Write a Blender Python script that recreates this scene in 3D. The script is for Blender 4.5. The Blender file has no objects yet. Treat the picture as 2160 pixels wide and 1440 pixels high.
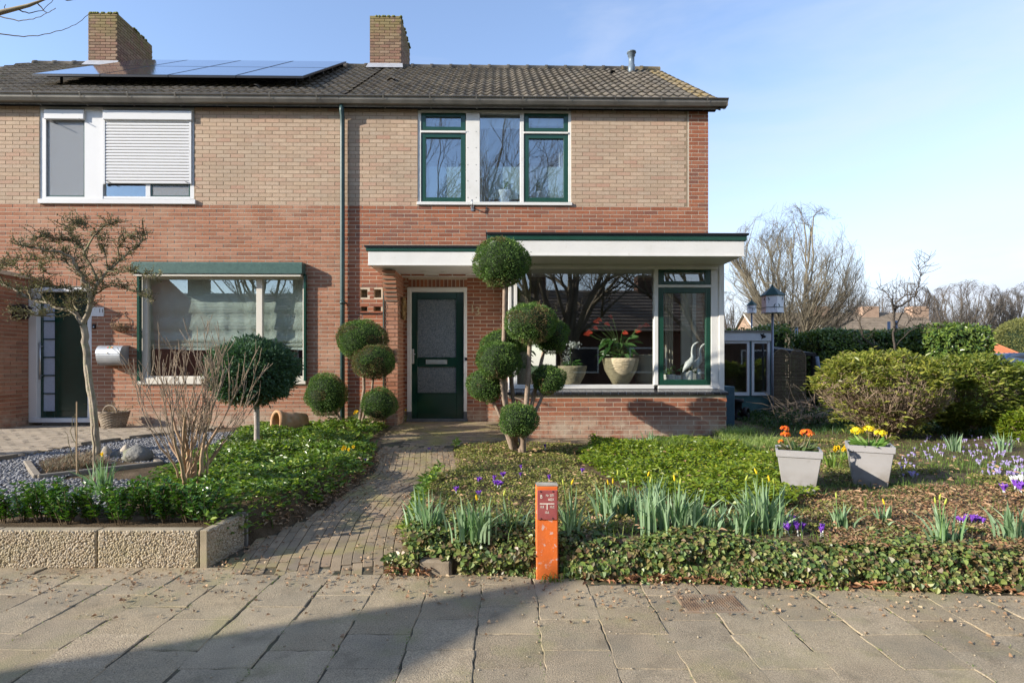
import bpy, math, random
import numpy as np
from mathutils import Vector, Matrix, noise

# ------------------------------------------------------------------ camera
SC = bpy.context.scene
COL = SC.collection
F, CX, HY, CH = 1200.0, 1070.0, 770.0, 1.255       # focal length (px), vanishing point, eye height
cam_d = bpy.data.cameras.new('camera'); cam = bpy.data.objects.new('camera', cam_d)
COL.objects.link(cam); SC.camera = cam
cam.location = (0, 0, CH); cam.rotation_euler = (math.pi / 2, 0, 0)
cam_d.sensor_width = 36; cam_d.lens = F / 2160 * 36
cam_d.shift_x = (1080 - CX) / 2160; cam_d.shift_y = (HY - 720) / 2160
cam_d.clip_start = .05; cam_d.clip_end = 3000

# ------------------------------------------------------------------ light
AZ, ALT = math.radians(67), math.radians(21.5)
SUNV = Vector((-math.sin(AZ) * math.cos(ALT), -math.cos(AZ) * math.cos(ALT), math.sin(ALT)))
sl = bpy.data.lights.new('sun', 'SUN'); so = bpy.data.objects.new('sun', sl); COL.objects.link(so)
sl.energy = 4.2; sl.angle = math.radians(.35); sl.color = (1, .92, .80)
so.rotation_euler = SUNV.to_track_quat('Z', 'Y').to_euler(); so.location = SUNV * 30
W = bpy.data.worlds.new('World'); SC.world = W; W.use_nodes = True
nt = W.node_tree; nt.nodes.clear()
def wn(t, **k):
    n = nt.nodes.new(t)
    for a, b in k.items(): setattr(n, a, b)
    return n
sky = wn('ShaderNodeTexSky', sky_type='NISHITA', sun_disc=False, sun_elevation=ALT,
         sun_rotation=math.atan2(SUNV.x, SUNV.y), air_density=1.15, dust_density=.15, ozone_density=1.7, altitude=0)
bg = wn('ShaderNodeBackground'); bg.inputs[1].default_value = .15
out = wn('ShaderNodeOutputWorld')
# thin high cloud: a veil that thickens towards the right of the view
tc = wn('ShaderNodeTexCoord'); mp = wn('ShaderNodeMapping'); mp.inputs['Scale'].default_value = (1.3, 1.3, 5.0)
mp.inputs['Rotation'].default_value = (0, .22, 0)
n1 = wn('ShaderNodeTexNoise'); n1.inputs['Scale'].default_value = 1.7; n1.inputs['Detail'].default_value = 6; n1.inputs['Roughness'].default_value = .55
n1.inputs['Distortion'].default_value = .4
sep = wn('ShaderNodeSeparateXYZ')
nt.links.new(tc.outputs['Generated'], mp.inputs[0]); nt.links.new(mp.outputs[0], n1.inputs[0]); nt.links.new(tc.outputs['Generated'], sep.inputs[0])
mr = wn('ShaderNodeMapRange'); mr.inputs[1].default_value = -.35; mr.inputs[2].default_value = .65; mr.inputs[3].default_value = -.26; mr.inputs[4].default_value = .3
nt.links.new(sep.outputs[0], mr.inputs[0])
ad = wn('ShaderNodeMath', operation='ADD'); nt.links.new(n1.outputs[0], ad.inputs[0]); nt.links.new(mr.outputs[0], ad.inputs[1])
hz = wn('ShaderNodeMapRange'); hz.inputs[1].default_value = 0.0; hz.inputs[2].default_value = .4; hz.inputs[3].default_value = .36; hz.inputs[4].default_value = -.1
nt.links.new(sep.outputs[2], hz.inputs[0])
ad2 = wn('ShaderNodeMath', operation='ADD'); nt.links.new(ad.outputs[0], ad2.inputs[0]); nt.links.new(hz.outputs[0], ad2.inputs[1])
cr = wn('ShaderNodeMapRange'); cr.inputs[1].default_value = .4; cr.inputs[2].default_value = 1.05; cr.inputs[3].default_value = .06; cr.inputs[4].default_value = .92
nt.links.new(ad2.outputs[0], cr.inputs[0])
mx = wn('ShaderNodeMix', data_type='RGBA'); nt.links.new(cr.outputs[0], mx.inputs[0])
tint = wn('ShaderNodeVectorMath', operation='MULTIPLY'); tint.inputs[1].default_value = (.86, .86, .96); nt.links.new(sky.outputs[0], tint.inputs[0]); nt.links.new(tint.outputs[0], mx.inputs[6]); mx.inputs[7].default_value = (2.65, 2.85, 3.35, 1)
nt.links.new(mx.outputs[2], bg.inputs[0]); nt.links.new(bg.outputs[0], out.inputs[0])
SC.view_settings.view_transform = 'Standard'; SC.view_settings.look = 'None'
SC.view_settings.exposure = 1.1; SC.view_settings.gamma = 1; SC.view_settings.use_curve_mapping = False
try:
    SC.cycles.transparent_max_bounces = 16; SC.cycles.max_bounces = 6; SC.cycles.caustics_reflective = False; SC.cycles.caustics_refractive = False
    SC.cycles.use_denoising = True
except Exception: pass

# ------------------------------------------------------------------ helpers
R = random.Random(7)
RS = np.random.RandomState(11)
YAW = math.radians(1.0); FY = 9.16                  # facade frame: u along the wall, v away from the street
cY, sY = math.cos(YAW), math.sin(YAW)
def P(px, py, Y): return ((px - CX) / F * Y, Y, CH + (HY - py) / F * Y)
def G(px, py, z=0.0):
    Y = F * (CH - z) / (py - HY); return ((px - CX) / F * Y, Y, z)
def HYY(px, v):
    a = (px - CX) / F; return (v + FY * cY) / (cY - a * sY)
def HU(px, v=0.0):
    Y = HYY(px, v); X = (px - CX) / F * Y; return X * cY + (Y - FY) * sY
def HZ(py, px=900, v=0.0): return CH + (HY - py) / F * HYY(px, v)
def H2W(u, v): return (u * cY - v * sY, FY + u * sY + v * cY)
def proj(X, Y, Z): return (CX + F * X / Y, HY - F * (Z - CH) / Y)

def link(o, parent=None):
    COL.objects.link(o)
    if parent is not None:
        o.parent = parent
        off = parent.get('_off')
        if off is not None: o.location = (-off, 0, 0)
    return o
def tag(o, label=None, cat=None, group=None, kind=None):
    if label: o['label'] = label
    if cat: o['category'] = cat
    if group: o['group'] = group
    if kind: o['kind'] = kind
    return o
def empty(name, loc=(0, 0, 0), rz=0, label=None, cat=None, group=None, parent=None):
    o = bpy.data.objects.new(name, None); o.empty_display_size = .2
    link(o, parent); o.location = loc; o.rotation_euler = (0, 0, rz)
    return tag(o, label, cat, group)
def setmats(me, mats):
    for m in (mats if isinstance(mats, (list, tuple)) else [mats]): me.materials.append(m)
def mesh_np(name, V, Fc, mats, parent=None, smooth=False, mi=None):
    V = np.ascontiguousarray(V, dtype=np.float32).reshape(-1, 3)
    if isinstance(Fc, np.ndarray): Fl = [Fc]
    else: Fl = Fc
    me = bpy.data.meshes.new(name)
    me.vertices.add(len(V)); me.vertices.foreach_set('co', V.ravel())
    idx = np.concatenate([f.ravel() for f in Fl]).astype(np.int32)
    tot = np.concatenate([np.full(len(f), f.shape[1], np.int32) for f in Fl])
    st = np.concatenate([[0], np.cumsum(tot)[:-1]]).astype(np.int32)
    me.loops.add(len(idx)); me.loops.foreach_set('vertex_index', idx)
    me.polygons.add(len(tot)); me.polygons.foreach_set('loop_start', st)
    try: me.polygons.foreach_set('loop_total', tot)
    except Exception: pass
    setmats(me, mats)
    if mi is not None: me.polygons.foreach_set('material_index', np.asarray(mi, np.int32))
    me.polygons.foreach_set('use_smooth', np.full(len(tot), bool(smooth)))
    me.update(calc_edges=True)
    o = bpy.data.objects.new(name, me)
    return link(o, parent)

class MB:
    def __init__(s): s.v = []; s.f = []; s.m = []; s.sm = []
    def add(s, vs, fs, m=0, sm=False):
        b = len(s.v); s.v += [tuple(v) for v in vs]
        for f in fs: s.f.append(tuple(i + b for i in f)); s.m.append(m); s.sm.append(sm)
        return s
    def box(s, x0, x1, y0, y1, z0, z1, m=0, rz=0, c=None):
        vs = [(x, y, z) for x in (x0, x1) for y in (y0, y1) for z in (z0, z1)]
        if rz:
            cx, cy = c if c else ((x0 + x1) / 2, (y0 + y1) / 2); a, b = math.cos(rz), math.sin(rz)
            vs = [(cx + (x - cx) * a - (y - cy) * b, cy + (x - cx) * b + (y - cy) * a, z) for x, y, z in vs]
        return s.add(vs, [(0, 1, 3, 2), (4, 6, 7, 5), (0, 4, 5, 1), (2, 3, 7, 6), (0, 2, 6, 4), (1, 5, 7, 3)], m)
    def loft(s, rings, m=0, sm=True, caps=True, closed=True):
        n = len(rings[0]); b = len(s.v)
        for r in rings: s.v += [tuple(p) for p in r]
        for i in range(len(rings) - 1):
            for j in range(n if closed else n - 1):
                k = (j + 1) % n
                s.f.append((b + i * n + j, b + i * n + k, b + (i + 1) * n + k, b + (i + 1) * n + j)); s.m.append(m); s.sm.append(sm)
        if caps and closed:
            s.f.append(tuple(b + j for j in reversed(range(n)))); s.m.append(m); s.sm.append(False)
            e = b + (len(rings) - 1) * n
            s.f.append(tuple(e + j for j in range(n))); s.m.append(m); s.sm.append(False)
        return s
    def lathe(s, prof, c=(0, 0, 0), n=20, m=0, sm=True, caps=True, axis=None, sx=1, sy=1):
        rings = []
        for r, z in prof:
            rings.append([(r * sx * math.cos(2 * math.pi * j / n), r * sy * math.sin(2 * math.pi * j / n), z) for j in range(n)])
        if axis is not None:
            M3 = Vector((0, 0, 1)).rotation_difference(Vector(axis)).to_matrix()
            rings = [[tuple(M3 @ Vector(p)) for p in r] for r in rings]
        rings = [[(p[0] + c[0], p[1] + c[1], p[2] + c[2]) for p in r] for r in rings]
        return s.loft(rings, m, sm, caps)
    def tube(s, pts, rad, n=8, m=0, sm=True, caps=True):
        pts = [Vector(p) for p in pts]; rings = []
        if not isinstance(rad, (list, tuple)): rad = [rad] * len(pts)
        t0 = (pts[1] - pts[0]).normalized()
        a = t0.orthogonal().normalized()
        for i, p in enumerate(pts):
            t = (pts[min(i + 1, len(pts) - 1)] - pts[max(i - 1, 0)]).normalized()
            a = (a - t * a.dot(t)).normalized(); b = t.cross(a)
            rings.append([tuple(p + (a * math.cos(2 * math.pi * j / n) + b * math.sin(2 * math.pi * j / n)) * rad[i]) for j in range(n)])
        return s.loft(rings, m, sm, caps)
    def prism(s, poly, axis, a0, a1, m=0):
        # poly in the plane of the two other axes, extruded along axis from a0 to a1
        def mk(p, a):
            if axis == 0: return (a, p[0], p[1])
            if axis == 1: return (p[0], a, p[1])
            return (p[0], p[1], a)
        n = len(poly); vs = [mk(p, a0) for p in poly] + [mk(p, a1) for p in poly]
        fs = [tuple(range(n)), tuple(reversed(range(n, 2 * n)))] + [(j, j + n, (j + 1) % n + n, (j + 1) % n) for j in range(n)]
        return s.add(vs, fs, m)
    def rect(s, px0, px1, py0, py1, v0, v1, m=0, inset=0):
        # box in the facade frame whose front face (at v0) covers the given pixel rectangle
        pm = (px0 + px1) / 2
        return s.box(HU(px0, v0), HU(px1, v0), v0, v1, HZ(py1, pm, v0), HZ(py0, pm, v0), m)
    def build(s, name, mats, parent=None, fix=True, bevel=0):
        me = bpy.data.meshes.new(name); me.from_pydata(s.v, [], s.f); setmats(me, mats)
        me.polygons.foreach_set('material_index', s.m); me.polygons.foreach_set('use_smooth', s.sm)
        if fix:
            import bmesh
            bm = bmesh.new(); bm.from_mesh(me); bmesh.ops.recalc_face_normals(bm, faces=bm.faces)
            if bevel:
                es = [e for e in bm.edges if len(e.link_faces) == 2 and e.calc_face_angle(0) > .6]
                bmesh.ops.bevel(bm, geom=es, offset=bevel, segments=1, affect='EDGES', profile=.5)
            bm.to_mesh(me); bm.free()
        o = bpy.data.objects.new(name, me)
        return link(o, parent)

def copy_tree(o, parent=None):
    c = o.copy(); COL.objects.link(c)
    if parent is not None: c.parent = parent
    for ch in list(o.children): copy_tree(ch, c)
    return c

# ---- node materials
def M(name, cols, rough=.75, rnd=None, nscale=8, namt=.2, bscale=60, bstr=.15, bdist=.004, spec=.3, metal=0, transl=0, tcol=None,
      stain=None, coat=0, fine=0, band=None):
    """cols: one colour or a list (picked per island/object); stain: (colour, scale, lo, hi) noise patches"""
    m = bpy.data.materials.new(name); m.use_nodes = True; t = m.node_tree; t.nodes.clear()
    N = lambda k, **q: (lambda n: ([setattr(n, a, b) for a, b in q.items()], n)[1])(t.nodes.new(k))
    L = t.links.new
    geo = N('ShaderNodeNewGeometry'); pr = N('ShaderNodeBsdfPrincipled'); o = N('ShaderNodeOutputMaterial')
    if not isinstance(cols[0], (list, tuple)): cols = [cols]
    if rnd:
        if rnd == 'island': src = geo.outputs['Random Per Island']
        elif rnd == 'object': src = N('ShaderNodeObjectInfo').outputs['Random']
        else:
            oi = N('ShaderNodeObjectInfo'); a = N('ShaderNodeMath', operation='ADD'); L(geo.outputs['Random Per Island'], a.inputs[0]); L(oi.outputs['Random'], a.inputs[1])
            fr = N('ShaderNodeMath', operation='FRACT'); L(a.outputs[0], fr.inputs[0]); src = fr.outputs[0]
        rp = N('ShaderNodeValToRGB'); L(src, rp.inputs[0]); e = rp.color_ramp.elements
        while len(e) < len(cols): e.new(.5)
        for i, c in enumerate(cols): e[i].position = i / max(1, len(cols) - 1); e[i].color = (*c[:3], 1)
        col = rp.outputs[0]
    elif len(cols) > 1:
        nz = N('ShaderNodeTexNoise'); nz.inputs['Scale'].default_value = nscale * .5; nz.inputs['Detail'].default_value = 5; L(geo.outputs['Position'], nz.inputs[0])
        rp = N('ShaderNodeValToRGB'); L(nz.outputs[0], rp.inputs[0]); e = rp.color_ramp.elements
        while len(e) < len(cols): e.new(.5)
        for i, c in enumerate(cols): e[i].position = .3 + .4 * i / max(1, len(cols) - 1); e[i].color = (*c[:3], 1)
        col = rp.outputs[0]
    else:
        c = N('ShaderNodeRGB'); c.outputs[0].default_value = (*cols[0][:3], 1); col = c.outputs[0]
    if namt:
        nz = N('ShaderNodeTexNoise'); nz.inputs['Scale'].default_value = nscale; nz.inputs['Detail'].default_value = 6; nz.inputs['Roughness'].default_value = .65
        L(geo.outputs['Position'], nz.inputs[0])
        mr = N('ShaderNodeMapRange'); mr.inputs[1].default_value = .25; mr.inputs[2].default_value = .75; mr.inputs[3].default_value = 1 - namt; mr.inputs[4].default_value = 1 + namt
        L(nz.outputs[0], mr.inputs[0])
        mm = N('ShaderNodeVectorMath', operation='SCALE'); L(col, mm.inputs[0]); L(mr.outputs[0], mm.inputs['Scale']); col = mm.outputs[0]
    if fine:
        nz = N('ShaderNodeTexNoise'); nz.inputs['Scale'].default_value = fine[0]; nz.inputs['Detail'].default_value = 2; L(geo.outputs['Position'], nz.inputs[0])
        mr = N('ShaderNodeMapRange'); mr.inputs[1].default_value = .3; mr.inputs[2].default_value = .7; mr.inputs[3].default_value = 1 - fine[1]; mr.inputs[4].default_value = 1 + fine[1]
        L(nz.outputs[0], mr.inputs[0])
        mm = N('ShaderNodeVectorMath', operation='SCALE'); L(col, mm.inputs[0]); L(mr.outputs[0], mm.inputs['Scale']); col = mm.outputs[0]
    for st in (stain or []):
        nz = N('ShaderNodeTexNoise'); nz.inputs['Scale'].default_value = st[1]; nz.inputs['Detail'].default_value = 7; nz.inputs['Roughness'].default_value = .6
        L(geo.outputs['Position'], nz.inputs[0])
        mr = N('ShaderNodeMapRange'); mr.inputs[1].default_value = st[2]; mr.inputs[2].default_value = st[3]; mr.inputs[3].default_value = 0; mr.inputs[4].default_value = st[4] if len(st) > 4 else 1
        L(nz.outputs[0], mr.inputs[0]); fac = mr.outputs[0]
        if len(st) > 5:      # limited to a height band (z0 full, z1 none)
            sp = N('ShaderNodeSeparateXYZ'); L(geo.outputs['Position'], sp.inputs[0])
            m2 = N('ShaderNodeMapRange'); m2.inputs[1].default_value = st[5]; m2.inputs[2].default_value = st[6]; m2.inputs[3].default_value = 1; m2.inputs[4].default_value = 0
            L(sp.outputs[2], m2.inputs[0]); q = N('ShaderNodeMath', operation='MULTIPLY'); L(fac, q.inputs[0]); L(m2.outputs[0], q.inputs[1]); fac = q.outputs[0]
        mx = N('ShaderNodeMix', data_type='RGBA'); L(fac, mx.inputs[0]); L(col, mx.inputs[6]); mx.inputs[7].default_value = (*st[0], 1); col = mx.outputs[2]
    L(col, pr.inputs['Base Color']); pr.inputs['Roughness'].default_value = rough; pr.inputs['Metallic'].default_value = metal
    pr.inputs['Specular IOR Level'].default_value = spec
    if coat: pr.inputs['Coat Weight'].default_value = coat; pr.inputs['Coat Roughness'].default_value = .08
    if bstr:
        nz = N('ShaderNodeTexNoise'); nz.inputs['Scale'].default_value = bscale; nz.inputs['Detail'].default_value = 5; L(geo.outputs['Position'], nz.inputs[0])
        bp = N('ShaderNodeBump'); bp.inputs['Strength'].default_value = bstr; bp.inputs['Distance'].default_value = bdist; L(nz.outputs[0], bp.inputs['Height'])
        L(bp.outputs[0], pr.inputs['Normal'])
    sh = pr.outputs[0]
    if transl:
        tr = N('ShaderNodeBsdfTranslucent'); g = N('ShaderNodeVectorMath', operation='MULTIPLY'); L(col, g.inputs[0]); g.inputs[1].default_value = tcol or (1.5, 1.7, .7)
        L(g.outputs[0], tr.inputs[0]); ms = N('ShaderNodeMixShader'); ms.inputs[0].default_value = transl; L(sh, ms.inputs[1]); L(tr.outputs[0], ms.inputs[2]); sh = ms.outputs[0]
    L(sh, o.inputs[0]); return m

def glass(name, tint=(.85, .9, .9), refl=.12, wav=0.0, rough=0.0):
    m = bpy.data.materials.new(name); m.use_nodes = True; t = m.node_tree; t.nodes.clear(); L = t.links.new
    o = t.nodes.new('ShaderNodeOutputMaterial'); tr = t.nodes.new('ShaderNodeBsdfTransparent'); tr.inputs[0].default_value = (*tint, 1)
    gl = t.nodes.new('ShaderNodeBsdfGlossy'); gl.inputs['Roughness'].default_value = rough; gl.inputs[0].default_value = (.95, .97, 1, 1)
    gg = t.nodes.new('ShaderNodeNewGeometry'); dt = t.nodes.new('ShaderNodeVectorMath'); dt.operation = 'DOT_PRODUCT'; L(gg.outputs['Normal'], dt.inputs[0]); L(gg.outputs['Incoming'], dt.inputs[1])
    def mth(op, a, b=None):
        n = t.nodes.new('ShaderNodeMath'); n.operation = op; n.use_clamp = op == 'ADD'
        if isinstance(a, float): n.inputs[0].default_value = a
        else: L(a, n.inputs[0])
        if b is not None:
            if isinstance(b, float): n.inputs[1].default_value = b
            else: L(b, n.inputs[1])
        return n.outputs[0]
    ab = mth('ABSOLUTE', dt.outputs['Value']); f5 = mth('POWER', mth('SUBTRACT', 1.0, ab), 5.0)
    class _o: outputs = None
    ad = _o(); ad.outputs = [mth('ADD', mth('MULTIPLY', f5, .9), float(refl))]
    ms = t.nodes.new('ShaderNodeMixShader'); L(ad.outputs[0], ms.inputs[0]); L(tr.outputs[0], ms.inputs[1]); L(gl.outputs[0], ms.inputs[2]); L(ms.outputs[0], o.inputs[0])
    if wav:
        g = t.nodes.new('ShaderNodeNewGeometry'); nz = t.nodes.new('ShaderNodeTexNoise'); nz.inputs['Scale'].default_value = 1.6; nz.inputs['Detail'].default_value = 1; L(g.outputs['Position'], nz.inputs[0])
        bp = t.nodes.new('ShaderNodeBump'); bp.inputs['Strength'].default_value = wav; bp.inputs['Distance'].default_value = .02; L(nz.outputs[0], bp.inputs['Height']); L(bp.outputs[0], gl.inputs['Normal'])
    return m

# ---- fast builders for tubes, blades and leaves
def tubes(name, polys, mat, parent=None, sides=None, minr=0):
    """polys: list of (pts[n][3], radii[n]); one mesh"""
    groups = {}
    for pts, rad in polys:
        r = max(rad); k = sides or (8 if r > .035 else 5 if r > .012 else 3)
        groups.setdefault((len(pts), k), []).append((pts, rad))
    Vs, Fs, base = [], [], 0
    for (n, k), lst in groups.items():
        Pp = np.array([a for a, _ in lst], float); Rr = np.maximum(np.array([b for _, b in lst], float), minr)
        B = len(lst); T = np.gradient(Pp, axis=1); T /= np.linalg.norm(T, axis=2, keepdims=True) + 1e-9
        m = np.abs(T.mean(axis=1)); ref = np.zeros((B, 3)); ref[np.arange(B), m.argmin(axis=1)] = 1
        A = np.cross(T, ref[:, None, :]); A /= np.linalg.norm(A, axis=2, keepdims=True) + 1e-9; Bv = np.cross(T, A)
        an = np.arange(k) * 2 * math.pi / k
        V = Pp[:, :, None, :] + Rr[:, :, None, None] * (np.cos(an)[None, None, :, None] * A[:, :, None, :] + np.sin(an)[None, None, :, None] * Bv[:, :, None, :])
        i, j = np.meshgrid(np.arange(n - 1), np.arange(k), indexing='ij'); j2 = (j + 1) % k
        q = np.stack([i * k + j, i * k + j2, (i + 1) * k + j2, (i + 1) * k + j], -1).reshape(-1, 4)
        Q = (q[None] + (np.arange(B) * n * k)[:, None, None]).reshape(-1, 4) + base
        Vs.append(V.reshape(-1, 3)); Fs.append(Q); base += B * n * k
    return mesh_np(name, np.concatenate(Vs), np.concatenate(Fs), mat, parent, True)

def nrm(a): return a / (np.linalg.norm(a, axis=-1, keepdims=True) + 1e-9)
def leaf_arrays(Pos, D, Nn, Ln, Wd, fold=.25, droop=0.0):
    """elongated folded leaves: 6 verts, 2 quads each"""
    D = nrm(D); S = nrm(np.cross(D, Nn)); U = nrm(np.cross(S, D)); L = Ln[:, None]; w = Wd[:, None] * .5
    b = Pos; tip = Pos + D * L - U * L * droop
    f = U * w * fold * 2
    l1 = Pos + D * L * .33 - S * w + f; l2 = Pos + D * L * .7 - S * w * .72 + f * .7 - U * L * droop * .4
    r1 = Pos + D * L * .33 + S * w + f; r2 = Pos + D * L * .7 + S * w * .72 + f * .7 - U * L * droop * .4
    V = np.stack([b, l1, l2, tip, r2, r1], 1)
    n = len(Pos); o = (np.arange(n) * 6)[:, None]
    Q = np.concatenate([o + np.array([0, 3, 2, 1]), o + np.array([0, 5, 4, 3])], 0)
    return V.reshape(-1, 3), Q
def kite_arrays(Pos, D, Nn, Ln, Wd, fold=.2):
    D = nrm(D); S = nrm(np.cross(D, Nn)); U = nrm(np.cross(S, D)); L = Ln[:, None]; w = Wd[:, None] * .5
    V = np.stack([Pos, Pos + D * L * .45 - S * w + U * w * fold, Pos + D * L, Pos + D * L * .45 + S * w + U * w * fold], 1)
    n = len(Pos); o = (np.arange(n) * 4)[:, None]
    return V.reshape(-1, 3), np.concatenate([o + np.array([0, 2, 1]), o + np.array([0, 3, 2])], 0)
def blade_arrays(Base, Dir, Ht, Wd, Bend, n=4, side=None):
    """grass / strap leaves; Dir horizontal lean direction, Bend 0..1"""
    B = len(Base); t = np.linspace(0, 1, n)[None, :, None]
    Dh = nrm(Dir); H = Ht[:, None, None]; bd = Bend[:, None, None]
    up = np.array([0, 0, 1.0])
    C = Base[:, None, :] + up * H * (t - bd * .35 * t * t) + Dh[:, None, :] * H * bd * (t ** 2) * .9
    S = nrm(np.cross(Dh, up)) if side is None else side
    wt = (np.array([.8, 1, .85, .05]) if n == 4 else np.array([.9, .8, .05]))[None, :, None] * Wd[:, None, None] * .5
    V = np.stack([C - S[:, None, :] * wt, C + S[:, None, :] * wt], 2).reshape(B, n * 2, 3)
    i = np.arange(n - 1); q = np.stack([2 * i, 2 * i + 1, 2 * i + 3, 2 * i + 2], -1)
    Q = (q[None] + (np.arange(B) * 2 * n)[:, None, None]).reshape(-1, 4)
    return V.reshape(-1, 3), Q
def merge(parts):
    Vs, Fs, b = [], [], 0
    for V, Q in parts: Vs.append(V); Fs.append(Q + b); b += len(V)
    return np.concatenate(Vs), (np.concatenate(Fs) if len({f.shape[1] for f in Fs}) == 1 else Fs)

def vnoise(x, y, s, seed=0.0): return noise.noise((x * s + seed, y * s - seed, seed * 1.7))
_tab = np.random.RandomState(5).rand(256, 256)
def nz2(x, y, s):
    """vectorised value noise 0..1"""
    x = np.asarray(x) * s + 1000; y = np.asarray(y) * s + 1000
    xi = np.floor(x).astype(int); yi = np.floor(y).astype(int); fx = x - xi; fy = y - yi
    fx = fx * fx * (3 - 2 * fx); fy = fy * fy * (3 - 2 * fy)
    a = _tab[xi % 256, yi % 256]; b = _tab[(xi + 1) % 256, yi % 256]; c = _tab[xi % 256, (yi + 1) % 256]; d = _tab[(xi + 1) % 256, (yi + 1) % 256]
    return (a * (1 - fx) + b * fx) * (1 - fy) + (c * (1 - fx) + d * fx) * fy

# ---- materials
RED = [(.22, .078, .044), (.262, .095, .053), (.312, .115, .061), (.283, .113, .065), (.328, .135, .077), (.243, .097, .06), (.185, .08, .057)]
GRIME = ((.38, .31, .23), 5, .42, .62, .6)
m_red = M('red_brick', RED, .85, 'both', 25, .16, 150, .5, .003, .2, stain=[((.2, .12, .09), 1.4, .5, .75, .45), ((.36, .21, .14), 2.6, .58, .8, .35), ((.45, .37, .28), 6, .35, .6, .75, .42, .62)], fine=(190, .12))
m_redl = M('weathered_red_brick', [(.25, .108, .063), (.30, .13, .075), (.35, .157, .094), (.29, .13, .078), (.37, .18, .115), (.23, .104, .066)], .85, 'both', 25, .16, 150, .5, .003, .2,
            stain=[((.5, .38, .27), 1.2, .5, .75, .35), ((.45, .37, .28), 6, .35, .6, .7, .42, .62)], fine=(190, .12))
m_tan = M('tan_brick', [(.405, .292, .203), (.45, .33, .233), (.43, .322, .237), (.48, .36, .258), (.43, .285, .203), (.385, .278, .197), (.45, .34, .247), (.41, .245, .175)], .85, 'both', 25, .12, 150, .5, .003, .2,
          stain=[((.3, .25, .19), 1.3, .45, .75, .5), ((.52, .44, .34), 2.7, .55, .8, .4)], fine=(190, .1))
m_chim = M('chimney_brick', [(.2, .135, .09), (.26, .165, .11), (.285, .2, .14), (.24, .13, .095), (.185, .125, .09)], .9, 'both', 20, .2, 150, .5, .003, .2,
           stain=[((.2, .18, .06), 7, .35, .5, .85, 8.95, 8.1), ((.2, .17, .09), 3, .5, .7, .35)])
m_mort = M('mortar', (.50, .43, .33), .95, None, 12, .18, 200, .5, .003, .1)
m_mortt = M('tan_mortar', (.27, .20, .135), .95, None, 12, .18, 200, .5, .003, .1)
m_white = M('white_paint', (.66, .65, .62), .42, None, 3, .05, 40, .05, spec=.4, stain=[((.45, .44, .38), 2.5, .5, .8, .35), ((.4, .38, .3), 14, .6, .75, .3)])
m_pvc = M('white_plastic', (.63, .63, .63), .32, None, 3, .04, 40, .02, spec=.45, stain=[((.5, .49, .45), 3, .5, .8, .25)])
m_cream = M('cream_frame', (.62, .58, .5), .4, None, 3, .04, 40, .02, spec=.45)
m_green = M('dark_green_paint', (.012, .055, .036), .22, None, 6, .12, 80, .04, spec=.55)
m_greenbox = M('faded_green_aluminium', [(.045, .095, .082), (.062, .12, .102)], .4, None, 30, .15, 60, .05, spec=.4)
m_greendoor = M('green_door_gloss', (.006, .034, .024), .12, None, 6, .1, 8, .04, .01, spec=.6)
m_black = M('black_trim', (.012, .012, .014), .5, None, 10, .2)
m_zinc = M('zinc_gutter', [(.16, .15, .135), (.24, .225, .20)], .42, None, 4, .15, 30, .1, spec=.5, metal=.35)
m_lead = M('lead_flashing', (.4, .41, .43), .55, None, 10, .15, 40, .2, metal=.3)
m_tile = M('concrete_roof_tile', [(.10, .086, .07), (.13, .112, .09), (.155, .134, .108), (.122, .109, .093), (.092, .082, .07)], .92, 'both', 30, .3, 120, .7, .004, .15,
           stain=[((.25, .23, .18), 22, .56, .7, .55), ((.07, .078, .03), 9, .56, .7, .5)], fine=(160, .2))
m_tiley = M('lichen_ridge_tile', [(.14, .12, .085), (.18, .15, .11)], .92, 'both', 30, .3, 120, .7, .004, .15, stain=[((.32, .23, .08), 16, .46, .62, .65)])
m_glass = glass('window_glass', (.95, .97, .96), .15, .012)
m_glassd = glass('upper_window_glass', (.88, .94, .97), .2, .012)
m_mesh = bpy.data.materials.new('insect_mesh'); m_mesh.use_nodes = True
def _mesh():
    t = m_mesh.node_tree; pr = t.nodes['Principled BSDF']; pr.inputs['Base Color'].default_value = (.34, .35, .36, 1); pr.inputs['Roughness'].default_value = .9; o = t.nodes['Material Output']
    tr = t.nodes.new('ShaderNodeBsdfTransparent'); ms = t.nodes.new('ShaderNodeMixShader'); ms.inputs[0].default_value = .45; t.links.new(tr.outputs[0], ms.inputs[1]); t.links.new(pr.outputs[0], ms.inputs[2]); t.links.new(ms.outputs[0], o.inputs[0])
_mesh()
m_solar = M('solar_cell', (.02, .03, .07), .06, None, 3, .05, 0, 0, spec=1.0, coat=1)
m_solarf = M('solar_frame', (.02, .02, .022), .35, None)
m_blacktile = M('black_glazed_tile', [(.016, .016, .018), (.03, .028, .028)], .2, 'both', 20, .2, 60, .1, spec=.6)
m_concrete = M('concrete', [(.3, .27, .22), (.36, .33, .27)], .9, None, 12, .25, 150, .4)
m_brass = M('tarnished_brass', (.5, .4, .25), .45, None, 20, .2, metal=.3)
m_steel = M('brushed_steel', (.55, .55, .54), .3, None, 20, .1, metal=.9)
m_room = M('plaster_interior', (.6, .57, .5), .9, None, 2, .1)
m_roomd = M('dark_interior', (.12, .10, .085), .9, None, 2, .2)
m_floorin = M('interior_floor', (.2, .13, .08), .6, None, 4, .2)
# ================================================================== setting: ground
m_soil = M('garden_soil', [(.07, .05, .03), (.11, .08, .05), (.15, .11, .07)], .95, None, 6, .35, 90, .8, .01, .1)
m_field = M('meadow', [(.06, .09, .03), (.09, .11, .04)], .95, None, .5, .3, 10, .3, .02, .1)
m_dirt = M('joint_dirt', [(.06, .05, .035), (.1, .085, .06), (.08, .085, .04)], .95, None, 9, .35, 90, .7, .006, .1)

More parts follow.
